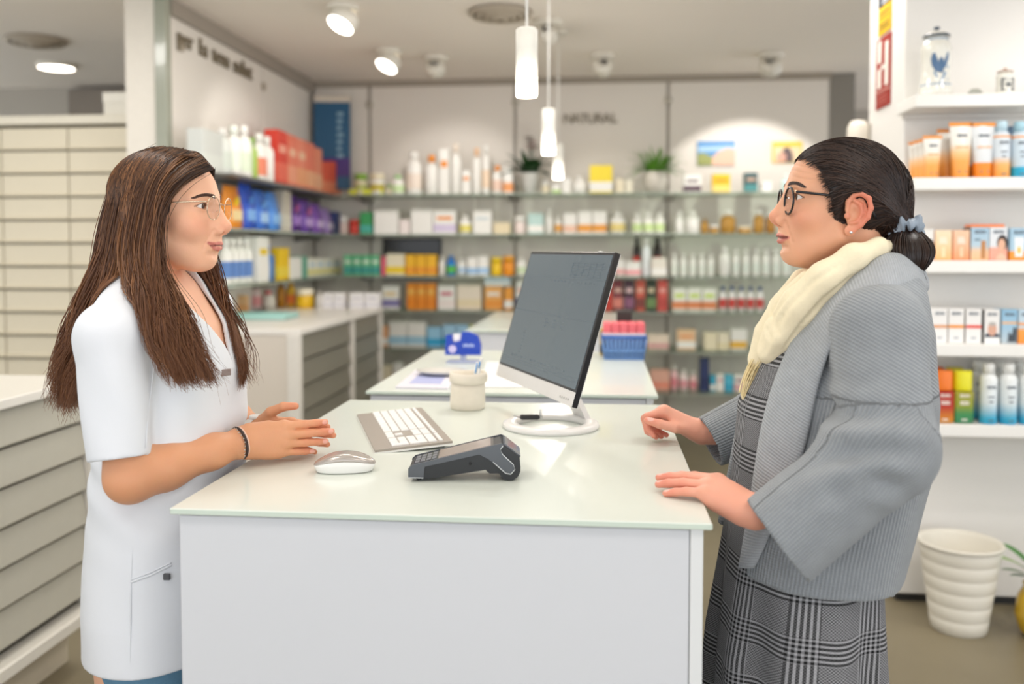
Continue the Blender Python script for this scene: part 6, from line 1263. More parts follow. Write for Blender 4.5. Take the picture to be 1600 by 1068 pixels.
flat2 = dict(flex=[(0.05, 0.08, 0.05), (0.04, 0.08, 0.05), (0.06, 0.10, 0.06), (0.08, 0.12, 0.08)], spread=[0.02, 0.0, -0.03, -0.06], thumb=[(0.66, 0.72, -0.18), (0.86, 0.42, -0.05), (0.97, 0.10, 0.05)])
hF = hand_prims(wrF, X2, Y2, Z2, flat2, 0.90)
body.append(make_arm([(shF, 0.046), (mid(shF, elF, 0.5), 0.043), (elF, 0.0395), (mid(elF, wrF, 0.35), 0.037), (mid(elF, wrF, 0.75), 0.028), (wrF, 0.0245)], hF, PA_, 0.0022, 1))
v, f, c = join(body)
link('body', np_mesh('body', v, f, SKIN, True, {'Col': ('FLOAT_COLOR', np.c_[c, np.ones(len(c))])}), person)
eye_parts(person, HP, PP, (1, -0.05, -0.02))
# eyebrows
def brow(root, HPm, P, y0, y1, z0, z1, arch, n, m, r=0.0006):
    S = []
    for s in (-1, 1):
        for i in range(n):
            t = npr.uniform(0, 1); yy = y0 + (y1 - y0) * t; zz = z0 + (z1 - z0) * t + arch * math.sin(PI * min(1, t * 0.9 + 0.1)) + npr.uniform(-1, 1) * 0.0033 * (1 - 0.7 * t)
            q = []
            for k in (0, 0.5, 1.0): y3, z3 = yy + 0.0075 * k, zz + 0.0016 * k * (1 - 1.8 * t); q.append((P['surf'](y3, z3) + 0.0004 + 0.0006 * math.sin(PI * k), y3, z3))
            q = np.array(q); q[:, 1] *= s; S.append(xf(HPm, q))
    return strand_mesh(np.array(S), r, 'eyebrows', m, root)
PH = hair_mat('brown_hair', '#241813', '#6e442b', '#a8744a')
brow(person, HP, PP, 0.010, 0.050, 0.0165, 0.0150, 0.0055, 300, mat('#54382a', 0.6), 0.0006)
# tunic ----------------------------------------------------------------
TUN = Loft([(0.54, -0.005, 0.138, 0.140, 0.208), (0.75, -0.008, 0.130, 0.134, 0.200), (0.95, -0.006, 0.118, 0.122, 0.182), (1.10, -0.004, 0.122, 0.116, 0.172), (1.18, -0.002, 0.124, 0.114, 0.172), (1.26, -0.014, 0.104, 0.106, 0.162), (1.32, -0.026, 0.074, 0.080, 0.115), (1.38, -0.035, 0.055, 0.055, 0.065)], 0.0, 2.3)
cfN = LW(187, 716, 1.415); cfF = mid(shF, elF, 0.78); dN = (cfN - shN) / np.linalg.norm(cfN - shN); dF = (cfF - shF) / np.linalg.norm(cfF - shF)
SLV = [(shN + np.array((0.0, 0.0, 0.0)), cfN, dN, 0.0585, 0.0495), (shF, cfF, dF, 0.0585, 0.050)]
def tunic_field(x, y, z, off=0.0):
    d = TUN.f(x, y, z, off); d = np.maximum(d, z - f32(1.40))
    for s, (a, b, dd, ra, rb) in zip((-1, 1), SLV):
        d = smn(d, RC((-0.036, s * 0.045, 1.318), a, 0.047 + off, ra + off)(x, y, z), 0.035)
        e = b + dd * 0.06; d = smn(d, RC(a, e, ra + off, rb + off)(x, y, z), 0.022)
    return d
HEM = float(LW(200, 1058, 1.43)[2])
def build_tunic():
    G = Grid((-0.24, -0.27, 0.55), (0.20, 0.28, 1.42), 0.0035); x, y, z = G.xyz((slice(None),) * 3)
    d = np.maximum(TUN.f(x, y, z), z - f32(1.40))
    for s, (a, b, dd, ra, rb) in zip((-1, 1), SLV): d = smn(d, RC((-0.036, s * 0.045, 1.318), a, 0.047, ra)(x, y, z), 0.035)
    # folds
    d = d + 0.0022 * np.sin(x * 30 + z * 14 + y * 8) * np.sin(y * 16 - z * 9 + 1.0) * smooth(1.12 - z, 0.0, 0.25) + 0.0016 * np.sin(z * 75 + x * 45 + y * 10) * np.exp(-((z - 1.02) / 0.12) ** 2)
    d = d + 0.0026 * np.sin((x * 0.8 - z * 0.5) * 62 + y * 20) * np.exp(-((z - 1.16) / 0.09) ** 2) * (x > 0.0) + 0.0030 * np.sin((z + 0.9 * x) * 70) * np.exp(-((z - 1.07) / 0.07) ** 2 - ((x + 0.06) / 0.07) ** 2)
    for a, b, dd, ra, rb in SLV:
        t = (x - f32(b[0])) * f32(dd[0]) + (y - f32(b[1])) * f32(dd[1]) + (z - f32(b[2])) * f32(dd[2])     # beyond the cuff plane
        sl_ = np.maximum(RC(a, b + dd * 0.06, ra, rb)(x, y, z) + 0.0016 * np.sin(z * 40 + x * 60) * (y < 0), t); d = smn(d, sl_, 0.014); tors = TUN.f(x, y, z)
        inner = np.maximum(RC(a, b + dd * 0.06, ra - 0.0082, rb - 0.0082)(x, y, z), -(t + f32(0.055))); d = np.maximum(d, -np.maximum(inner, -(tors + 0.012)))
    # neckline: opening round the neck with a V to the front, hollow under it
    zz = z + 0 * x + 0 * y; vz = 1.352 - np.clip((x + 0.03), 0, 0.2) * 1.30 ; half = 0.062 * smooth(zz, 1.185, 1.335) + 0.0
    neck = np.maximum(np.abs(y) - half, np.maximum(1.185 - zz, -(x + 0.02)));
    ring = np.sqrt(((x + 0.042) / 1.0) ** 2 + y ** 2) - (0.060 + 0.05 * np.clip(zz - 1.335, 0, 1)); ring = np.maximum(ring, 1.28 - zz)
    cav = np.maximum(TUN.f(x, y, z) + 0.0075, np.maximum(1.17 - zz, zz - 1.36))
    d = np.maximum(d, -np.minimum(neck, ring)); d = np.maximum(d, -cav)
    d = np.maximum(d, HEM - zz - 0.008 * x); d = np.maximum(d, -np.maximum(TUN.f(x, y, z) + 0.006, zz - 0.70))
    G.d = d.astype(f32); v, f = G.mesh(); return relax(v, f, 2, 0.4), f
CLOTH_W = mat('#e2e5ea', 0.75, noise=0.015, nscale=900, bump=0.00025, name='white_cotton')
tv, tf = build_tunic(); tunic = link('tunic', np_mesh('tunic', tv, tf, CLOTH_W), person)
fld = lambda x, y, z: tunic_field(x, y, z)
def seam(pts, nm, m, r=0.0012, lift=0.0004, root=None, O=PO, A=PA, field=None):
    q = [];
    for (x0, y0), (x1, y1) in zip(pts[:-1], pts[1:]):
        for i in range(8): q.append((x0 + (x1 - x0) * i / 8, y0 + (y1 - y0) * i / 8))
    q.append(pts[-1]); P3 = [march(field or fld, px, py, O, A, lift=lift) for px, py in q]
    return build(MB().tube([tuple(p) for p in P3], r, 5), nm, m, root or tunic)
seam([(207, 846), (204, 930), (203, 1060)], 'side_seam', CLOTH_W); seam([(205, 909), (235, 898), (268, 882)], 'pocket_welt', CLOTH_W, 0.0022)
seam([(205, 905), (235, 894), (268, 878)], 'pocket_edge', CLOTH_W, 0.0014); seam([(238, 470), (243, 520), (240, 580), (232, 640), (228, 700)], 'armhole_seam', CLOTH_W, 0.0010)
p = march(fld, 261, 900, PO, PA, lift=0.003); build(MB().box((p[0] - 0.006, p[1] - 0.003, p[2] - 0.006), (p[0] + 0.006, p[1] + 0.002, p[2] + 0.005), 0.001), 'pocket_clip', mat('#55565a', 0.4, 0.4), tunic)
p = march(fld, 350, 582, PO, PA, lift=0.003); build(MB().box((-0.003, -0.014, -0.006), (0.002, 0.014, 0.006), 0.001, M=Matrix.Translation(tuple(p)) @ Matrix.Rotation(-0.6, 4, 'Z')), 'name_badge', mat('#8d7d78', 0.4), tunic)
# jeans and shoes, seen only at the hem
def trousers(root, m, knee_y, top, nm='jeans', r=1.0, xo=0.0, xf=None):
    xf = xo if xf is None else xf; xk = (xo + xf) / 2
    G = Grid((-0.22, -0.26, 0.05), (0.30, 0.26, top + 0.02), 0.008)
    G.add(EL((xo - 0.02, 0, top - 0.10), (0.12 * r, 0.175 * r, 0.16)))
    for s in (-1, 1): G.add(RC((xo - 0.005, s * 0.09, top - 0.12), (xk + 0.012, s * knee_y, 0.46), 0.092 * r, 0.068 * r), 0.03); G.add(RC((xk + 0.012, s * knee_y, 0.46), (xf - 0.012, s * knee_y, 0.09), 0.067 * r, 0.052 * r), 0.02)
    G.d = np.maximum(G.d, np.maximum(-(G.ax[2] - f32(0.085)), G.ax[2] - f32(top))[None, None, :] * np.ones_like(G.d)); v, f = G.mesh(); return link(nm, np_mesh(nm, v, f, m), root)
trousers(person, mat('#5f8aa6', 0.8, noise=0.12, nscale=200, name='denim'), 0.09, 0.80, 'jeans', 0.95, 0.0, -0.062)
def shoe(root, s, ky, m, xo=0.0):
    b = MB().loft([[(x * 1.0 + 0.045 + xo, s * ky + y, z) for x, y in [(0.145 * math.cos(a) * sc, 0.044 * math.sin(a) * sc) for a in [2 * PI * i / 20 for i in range(20)]]] for z, sc in ((0.0, 0.97), (0.012, 1.02), (0.03, 1.0))])
    b.loft([[(-0.03 + off + x + xo, s * ky + y, z) for x, y in [(rx * math.cos(a), ry * math.sin(a)) for a in [2 * PI * i / 20 for i in range(20)]]] for z, rx, ry, off in ((0.028, 0.14, 0.042, 0.07), (0.05, 0.12, 0.041, 0.055), (0.075, 0.08, 0.040, 0.02), (0.10, 0.055, 0.042, 0.0))], mi=1); return build(b, 'shoe', m, root)
for s in (-1, 1): shoe(person, s, 0.09, [mat('#e6e4e0', 0.5), mat('#dcdad6', 0.6)], -0.062)
# glasses: built in head coordinates
def glasses(root, HPm, cx, cz, rx, rz, sep, wire, frame_m, lens_m, tilt, temple_z, name_parts=True, x_end=-0.012, hinge=None, drop=0.012, wrap=0.10):
    M = Matrix(HPm.tolist()); g = None
    for s in (-1, 1):
        pts = [(cx - wrap * abs(sep + ry * 1.0) * 0 - tilt * (rz * math.sin(a)) * -1 - wrap * rx * math.cos(a) * 1.0 * (1), s * (sep + rx * math.cos(a)), cz + rz * math.sin(a)) for a in [2 * PI * i / 36 for i in range(36)] for ry in (0,)]
        o = build(MB().tube(pts, wire, 8, closed=True, M=M), 'rim', frame_m, root if g is None else g)
        if g is None: g = o
        c = (cx, s * sep, cz); b = MB(); ring = [tuple(Vector(c) + (Vector(p) - Vector(c)) * 0.98) for p in pts]; n = len(ring)
        b.add(ring + [c] + [tuple(Vector(p) + Vector((0.0012, 0, 0))) for p in ring] + [(c[0] + 0.0016, c[1], c[2])], [(i, (i + 1) % n, n) for i in range(n)] + [(n + 1 + (i + 1) % n, n + 1 + i, 2 * n + 1) for i in range(n)] + [(i, n + 1 + i, n + 1 + (i + 1) % n, (i + 1) % n) for i in range(n)], 0, True, M); build(b, 'lens', lens_m, g)
        hx = cx - wrap * rx; yt = sep + rx
        build(MB().tube([(hx, s * yt, temple_z), (hx - 0.004, s * (yt + 0.004), temple_z), (hx - 0.012, s * (yt + 0.007), temple_z - 0.0003), (0.03, s * 0.0715, temple_z - 0.002), (x_end, s * 0.0745, temple_z - 0.004), (x_end - 0.022, s * 0.0735, temple_z - 0.004 - drop), (x_end - 0.034, s * 0.072, temple_z - 0.006 - drop * 2.4)], [wire * 1.2] * 7, 8, M=M), 'temple', frame_m, g)
        if hinge: build(MB().box((hx - 0.008, s * yt - 0.001 if s > 0 else -yt - 0.004, temple_z - 0.002), (hx + 0.001, s * yt + 0.004 if s > 0 else -yt + 0.001, temple_z + 0.002), 0.0006, M=M), 'hinge', hinge, g)
        build(MB().tube([(cx - 0.001, s * (sep - rx * 0.93), cz - rz * 0.15), (cx - 0.007, s * (sep - rx * 1.0), cz - rz * 0.3)], 0.0005, 5, M=M).lathe([(0.0, -0.0015), (0.0028, 0), (0.0, 0.0015)], 10, M=M @ Matrix.Translation((cx - 0.0085, s * (sep - rx * 1.02), cz - rz * 0.35)) @ Matrix.Rotation(PI / 2, 4, 'X'), sy=1.5), 'nose_pad', frame_m, g)
    build(MB().tube([(cx + 0.0005, (sep - rx) * math.cos(a) * 1.06, cz + rz * 0.25 + 0.004 * math.sin(a)) for a in [PI * i / 10 for i in range(11)]], wire, 8, M=M), 'bridge', frame_m, g)
    g.name = 'eyeglasses'; return g
LENS = glass_mat('#fafafa', 0.02, 0.07, name='spectacle_lens')
glasses(person, HP, 0.1005, -0.003, 0.0225, 0.0215, 0.0325, 0.0008, mat('#d8c8b0', 0.2, 0.9, noise=0.02), LENS, 0.06, 0.008)
# hair ----------------------------------------------------------------
def hair_cap(HPm, skull, cuts, m, root, extra=(), lo=(-0.13, -0.105, -0.14), hi=(0.115, 0.105, 0.135), k=0.006, bump=(0.0016, None)):
    G = Grid(lo, hi, 0.0025); G.add(skull)
    for p, kk in extra: G.add(p, kk)
    for p in cuts: G.add(p, k, 's')
    if bump[1] is not None: G.full(bump[1])
    v, f = G.mesh(); v = relax(v, f, 1); w0 = xf(HPm, v); hvv = np.stack([np.full(len(v), 0.12), smooth(-v[:, 2], -0.05, 0.4), np.zeros(len(v))], 1)
    return link('hair_cap', np_mesh('hair_cap', w0, f, m, True, {'hv': ('FLOAT_VECTOR', hvv)}), root)
hair = hair_cap(HP, EL((-0.008, 0, 0.026), (0.100, 0.0805, 0.0815)), [EL((0.090, 0, -0.022), (0.072, 0.105, 0.100))], hair_mat('brown_hair_base', '#261a15', '#4a3022', '#4a3022', 0.7), person)
hair.name = 'hair'
PL = lambda *pts: [LW(*p) for p in pts]
near = [PL((332, 264, 1.602), (305, 271, 1.566), (276, 290, 1.547), (253, 318, 1.535), (245, 362, 1.528), (248, 412, 1.515), (262, 455, 1.49), (288, 505, 1.465), (310, 552, 1.455), (336, 596, 1.458)),
        PL((312, 244, 1.602), (275, 264, 1.553), (246, 305, 1.533), (240, 370, 1.522), (244, 430, 1.497), (270, 500, 1.458), (297, 560, 1.445), (322, 602, 1.45)),
        PL((287, 234, 1.606), (252, 258, 1.553), (226, 310, 1.529), (219, 380, 1.513), (222, 440, 1.48), (243, 500, 1.445), (270, 556, 1.43), (302, 603, 1.435)),
        PL((265, 231, 1.61), (228, 260, 1.558), (207, 320, 1.531), (200, 390, 1.513), (204, 440, 1.485), (221, 490, 1.45), (246, 545, 1.43), (280, 596, 1.43))]
backg = [PL((258, 231, 1.61), (216, 262, 1.562), (194, 326, 1.540), (186, 400, 1.53), (180, 450, 1.52), (162, 500, 1.51), (138, 550, 1.51), (118, 600, 1.515), (116, 640, 1.52)),
         PL((240, 232, 1.614), (200, 262, 1.578), (178, 328, 1.560), (167, 400, 1.555), (151, 460, 1.55), (129, 520, 1.545), (107, 580, 1.545), (103, 636, 1.545)),
         PL((226, 237, 1.62), (186, 272, 1.605), (167, 338, 1.605), (153, 410, 1.605), (129, 480, 1.595), (107, 545, 1.585), (94, 595, 1.575), (106, 646, 1.565)),
         PL((228, 237, 1.632), (194, 268, 1.665), (180, 340, 1.68), (170, 420, 1.68), (150, 500, 1.665), (130, 570, 1.65), (118, 625, 1.64))]
farg = [PL((334, 265, 1.636), (322, 290, 1.685), (318, 340, 1.712), (322, 400, 1.716), (338, 445, 1.715), (354, 500, 1.69), (370, 560, 1.66), (381, 603, 1.645)),
        PL((302, 239, 1.64), (287, 290, 1.700), (292, 350, 1.716), (302, 400, 1.72), (320, 445, 1.712), (338, 500, 1.69), (358, 560, 1.655), (375, 602, 1.64)),
        PL((272, 232, 1.64), (257, 290, 1.700), (268, 350, 1.716), (280, 400, 1.72), (300, 445, 1.712), (316, 495, 1.69), (340, 548, 1.655), (368, 594, 1.64)),
        PL((250, 232, 1.636), (236, 290, 1.695), (244, 350, 1.715), (256, 410, 1.72), (280, 450, 1.71), (300, 500, 1.69), (330, 550, 1.66), (360, 590, 1.645))]
skull_f = lambda x, y, z: EL(HP[:3, 3] + np.array((-0.008, 0, 0.026)), (0.099, 0.079, 0.0805))(x, y, z)
EARS = [EL(xf(HP, np.array([[-0.014, s * 0.074, -0.016]]))[0], (0.037, 0.0175, 0.046)) for s in (-1, 1)]
hair_f = lambda x, y, z: np.minimum(np.minimum(tunic_field(x, y, z), skull_f(x, y, z)), np.minimum(EARS[0](x, y, z), EARS[1](x, y, z)))
NH = 1.0
for nm, gl, n, jit, wv in (('near_lock', near, 1800, 0.0032, 0.013), ('back_lock', backg, 1400, 0.0042, 0.014), ('far_lock', farg, 900, 0.0040, 0.012)):
    S = guides(gl, n, 26, jit, npr, 0.6, wv, 0.16); S = push_out(S, hair_f, 0.0025); strand_mesh(S, npr.uniform(0.0007, 0.0013, n), nm, PH, hair, 0.2, 3, TINT[0])
# crown: strands that run from the parting over the top of the head
crown = [PL((333, 263, 1.62), (312, 243, 1.60), (285, 238, 1.572), (262, 262, 1.548), (246, 310, 1.530), (236, 370, 1.515), (240, 430, 1.49), (262, 500, 1.448), (292, 560, 1.435), (316, 598, 1.44)),
         PL((300, 238, 1.62), (272, 236, 1.592), (246, 250, 1.565), (228, 285, 1.545), (216, 340, 1.524), (212, 400, 1.502), (217, 450, 1.475), (234, 500, 1.44), (262, 556, 1.425), (292, 600, 1.43)),
         PL((270, 231, 1.62), (240, 238, 1.595), (216, 260, 1.572), (202, 300, 1.550), (194, 360, 1.532), (192, 410, 1.515), (200, 450, 1.485), (218, 495, 1.445), (242, 545, 1.425), (274, 594, 1.425)),
         PL((252, 231, 1.62), (220, 240, 1.60), (198, 266, 1.582), (186, 308, 1.562), (182, 360, 1.548), (180, 410, 1.535), (176, 455, 1.522), (158, 505, 1.512), (134, 555, 1.51), (116, 605, 1.515), (112, 640, 1.52)),
         PL((238, 232, 1.62), (208, 248, 1.605), (188, 276, 1.592), (174, 320, 1.575), (166, 370, 1.565), (158, 420, 1.56), (144, 470, 1.555), (122, 530, 1.55), (104, 585, 1.55), (101, 632, 1.55)),
         PL((228, 236, 1.63), (198, 256, 1.62), (180, 285, 1.61), (166, 335, 1.602), (156, 390, 1.60), (140, 445, 1.595), (116, 515, 1.59), (98, 575, 1.58), (98, 640, 1.57))]
for gl in (crown[:3], crown[3:]): S = guides(gl, 950, 30, 0.0018, npr, 0.5, 0.006, 0.45); S = push_out(S, hair_f, 0.0018, 0.0045); strand_mesh(S, npr.uniform(0.0007, 0.0012, 950), 'crown_strands', PH, hair, 0.2, 3, TINT[0])
S = guides([PL((334, 264, 1.63), (310, 240, 1.645), (285, 238, 1.675), (270, 270, 1.70), (270, 320, 1.715)), PL((290, 236, 1.63), (262, 236, 1.655), (240, 255, 1.69), (235, 310, 1.71)), PL((250, 231, 1.63), (222, 240, 1.65), (205, 262, 1.685), (198, 320, 1.70)), PL((232, 235, 1.635), (205, 252, 1.65), (190, 280, 1.675), (178, 340, 1.68))], 450, 16, 0.0022, npr, 0.4, 0.0); S = push_out(S, hair_f, 0.0035); strand_mesh(S, npr.uniform(0.0007, 0.0012, 450), 'crown_strands', PH, hair)
# loose flyaway strands
S = guides([near[0], near[1]], 26, 30, 0.010, npr, 0.3, 0.012); S = np.concatenate([S, guides([farg[0], farg[1]], 22, 30, 0.010, npr, 0.3, 0.012), guides(backg[:3], 40, 30, 0.009, npr, 0.3, 0.010)]); S = push_out(S, hair_f, 0.002)
strand_mesh(S, 0.00045, 'loose_strands', PH, hair)
# bracelets and wristband
def band_on(a, b, t, rad, tube_r, m, nm, root, sq=1.0, tilt=0.0):
    c = mid(a, b, t); ax = Vector(tuple(b - a)).normalized(); q = ax.to_track_quat('Z', 'Y').to_matrix().to_4x4(); M = Matrix.Translation(tuple(c)) @ q @ Matrix.Rotation(tilt, 4, 'X')
    return build(MB().tube([(rad * math.cos(u2), rad * sq * math.sin(u2), 0) for u2 in [2 * PI * i / 32 for i in range(32)]], tube_r, 7, closed=True, M=M), nm, m, root)
br = band_on(elN, wrN, 1.005, 0.0285, 0.0017, mat('#f0c8b4', 0.5), 'pink_band', person); band_on(elN, wrN, 0.985, 0.0288, 0.0026, mat('#3a2c28', 0.7), 'dark_band', person)
c = mid(elN, wrN, 0.965); ax = Vector(tuple(wrN - elN)).normalized(); q = ax.to_track_quat('Z', 'Y').to_matrix().to_4x4(); M = Matrix.Translation(tuple(c)) @ q; b = MB()
for i in range(26):
    a = 2 * PI * i / 26; b.lathe([(0.0, -0.0016), (0.0016, 0), (0, 0.0016)], 6, c=(0.0292 * math.cos(a), 0.0292 * math.sin(a), 0.0015 * math.sin(a * 5)), M=M)
o = build(b, 'bead_bracelet', mat('#d9d4cc', 0.2, 0.9), person); o['kind'] = 'stuff'
c = mid(elF, wrF, 1.06); ax = Vector(tuple(wrF - elF)).normalized(); q = ax.to_track_quat('Z', 'Y').to_matrix().to_4x4(); M = Matrix.Translation(tuple(c)) @ q
build(MB().loft([[(r * math.cos(a), r * math.sin(a), z) for a in [2 * PI * i / 30 for i in range(30)]] for r, z in ((0.0265, -0.008), (0.0300, -0.0075), (0.0305, 0.0), (0.0300, 0.0075), (0.0265, 0.008))], M=M, caps=False), 'wrist_strap', mat('#efece6', 0.5), person)
build(MB().lathe([(0.012, 0), (0.0125, 0.005), (0.010, 0.007)], 16, M=M @ Matrix.Rotation(-PI / 2, 4, 'X') @ Matrix.Translation((0, 0, 0.028))), 'watch_case', mat('#e8e6e2', 0.3), person)
# ================================================================== the customer
QO, QA = (0.455, 1.655, 0.0), PI
LQ = mk_local(QO, QA)
PQ = dict(skin='#e2a886', lip='#c8756a', blush='#d97a62', nose=(0.000, -0.002), open=0.0024, fold=0.0017, lips=0.85, mw=0.0275, iris='#4f4038', heavy=0.002, lines=(0.036, 0.046, 0.056), chin=0.003)
cust = thing('person', 'woman in grey knit cardigan, cream scarf and checked dress facing the counter', 'person', QO, QA)
nt_ = LQ(1203, 337, 1.655); HQ = placeM((nt_[0] - 0.1185, -0.004, nt_[2] + 0.0225), 0.05, -0.10)
DRS = Loft([(0.36, 0.098, 0.158, 0.150, 0.24), (0.70, 0.092, 0.148, 0.136, 0.215), (0.86, 0.080, 0.142, 0.126, 0.190), (1.00, 0.052, 0.155, 0.120, 0.172), (1.12, 0.022, 0.176, 0.112, 0.166), (1.20, 0.006, 0.156, 0.108, 0.158), (1.26, -0.006, 0.120, 0.100, 0.148), (1.31, -0.022, 0.078, 0.082, 0.11), (1.37, -0.04, 0.052, 0.055, 0.06)], 0.0, 2.2)
CRD = Loft([(0.76, 0.075, 0.158, 0.125, 0.218), (0.90, 0.055, 0.166, 0.146, 0.213), (1.04, 0.026, 0.172, 0.154, 0.207), (1.14, 0.004, 0.180, 0.134, 0.200), (1.20, -0.006, 0.162, 0.118, 0.192), (1.26, -0.018, 0.130, 0.102, 0.180), (1.315, -0.032, 0.094, 0.074, 0.135), (1.38, -0.042, 0.066, 0.052, 0.080)], 0.0, 2.3)
BODQ = Loft([(r[0], r[1], min(r[2] - 0.02, 0.115), r[3] - 0.02, r[4] - 0.03) for r in DRS.t if r[0] > 0.6], 0.0, 2.2)
sN, eN, wN2 = LQ(1378, 520, 1.465), LQ(1385, 712, 1.395), LQ(1182, 806, 1.400) + np.array((0, 0, 0.005))
sF, wF2 = np.array((-0.02, -0.172, 1.272)), LQ(1096, 675, 1.872); eF = np.array((0.10, -0.235, 1.06))
# near (left) hand flat on the counter edge; far (right) hand loosely closed
kn = LQ(1106, 760, 1.452) + np.array((0, 0, 0.005)); X = kn - wN2; X /= np.linalg.norm(X); Z = np.array((0.1, 0.05, 1.0)); Z -= X * (Z @ X); Z /= np.linalg.norm(Z); Y = -np.cross(Z, X)
bend = dict(flex=[(0.34, 0.10, 0.06), (0.34, 0.12, 0.06), (0.34, 0.14, 0.08), (0.36, 0.14, 0.08)], spread=[-0.14, -0.18, -0.22, -0.27], thumb=[(0.75, 0.6, -0.35), (0.9, 0.25, -0.25), (0.95, 0.1, -0.2)])
hQ1 = hand_prims(wN2, X, Y, Z, bend, 0.98)
k2 = LQ(1032, 640, 1.89); X = k2 - wF2; X /= np.linalg.norm(X); Z = np.array((-0.1, -0.30, 1.0)); Z -= X * (Z @ X); Z /= np.linalg.norm(Z); Y = np.cross(Z, X)
fist = dict(flex=[(0.85, 1.25, 0.7), (0.95, 1.35, 0.75), (1.0, 1.4, 0.8), (1.05, 1.4, 0.8)], spread=[0.05, 0.0, -0.04, -0.08], thumb=[(0.78, 0.50, -0.42), (0.96, 0.10, -0.28), (0.97, -0.05, -0.22)], thumb_nail=(0, 0.8, 0.6))
hQ2 = hand_prims(wF2, X, Y, Z, fist, 0.95)
bq = [coarse_body(BODQ, (sF, sN), PQ, 0.09, 0.085, [RC(sN, mid(sN, eN, 0.7), 0.046, 0.042), RC(sF, mid(sF, eF, 0.7), 0.046, 0.042)])]
hv, hf, hc = make_head(PQ); bq.append((xf(HQ, hv), hf, hc))
PQh = dict(PQ, skin='#e8a58c', blush='#dc7a66')
bq.append(make_arm([(sN, 0.048), (mid(sN, eN, 0.55), 0.045), (eN, 0.041), (mid(eN, wN2, 0.35), 0.039), (mid(eN, wN2, 0.78), 0.029), (wN2, 0.025)], hQ1, PQh, 0.0019, 1))
bq.append(make_arm([(sF, 0.048), (mid(sF, eF, 0.55), 0.045), (eF, 0.041), (mid(eF, wF2, 0.35), 0.038), (mid(eF, wF2, 0.78), 0.029), (wF2, 0.025)], hQ2, PQh, 0.0019, 1))
v, f, c = join(bq); link('body', np_mesh('body', v, f, SKIN, True, {'Col': ('FLOAT_COLOR', np.c_[c, np.ones(len(c))])}), cust)
eye_parts(cust, HQ, PQ, (1, -0.05, 0.06))
brow(cust, HQ, PQ, 0.012, 0.046, 0.0215, 0.0185, 0.0050, 280, mat('#463630', 0.6), 0.0006)
glasses(cust, HQ, 0.0935, -0.007, 0.0215, 0.0235, 0.0325, 0.0019, mat('#17161a', 0.25, noise=0.05), LENS, 0.05, 0.008, hinge=mat('#d9b08c', 0.2, 0.8))
for s in (1, -1):
    p = xf(HQ, np.array([[-0.004, s * 0.0815, -0.054]]))[0]; build(MB().lathe([(0.0, -0.0028), (0.0022, -0.0018), (0.003, 0), (0.0022, 0.0018), (0, 0.0028)], 10, c=tuple(p)), 'earring', mat('#dfe1e4', 0.1, 0.8), cust)
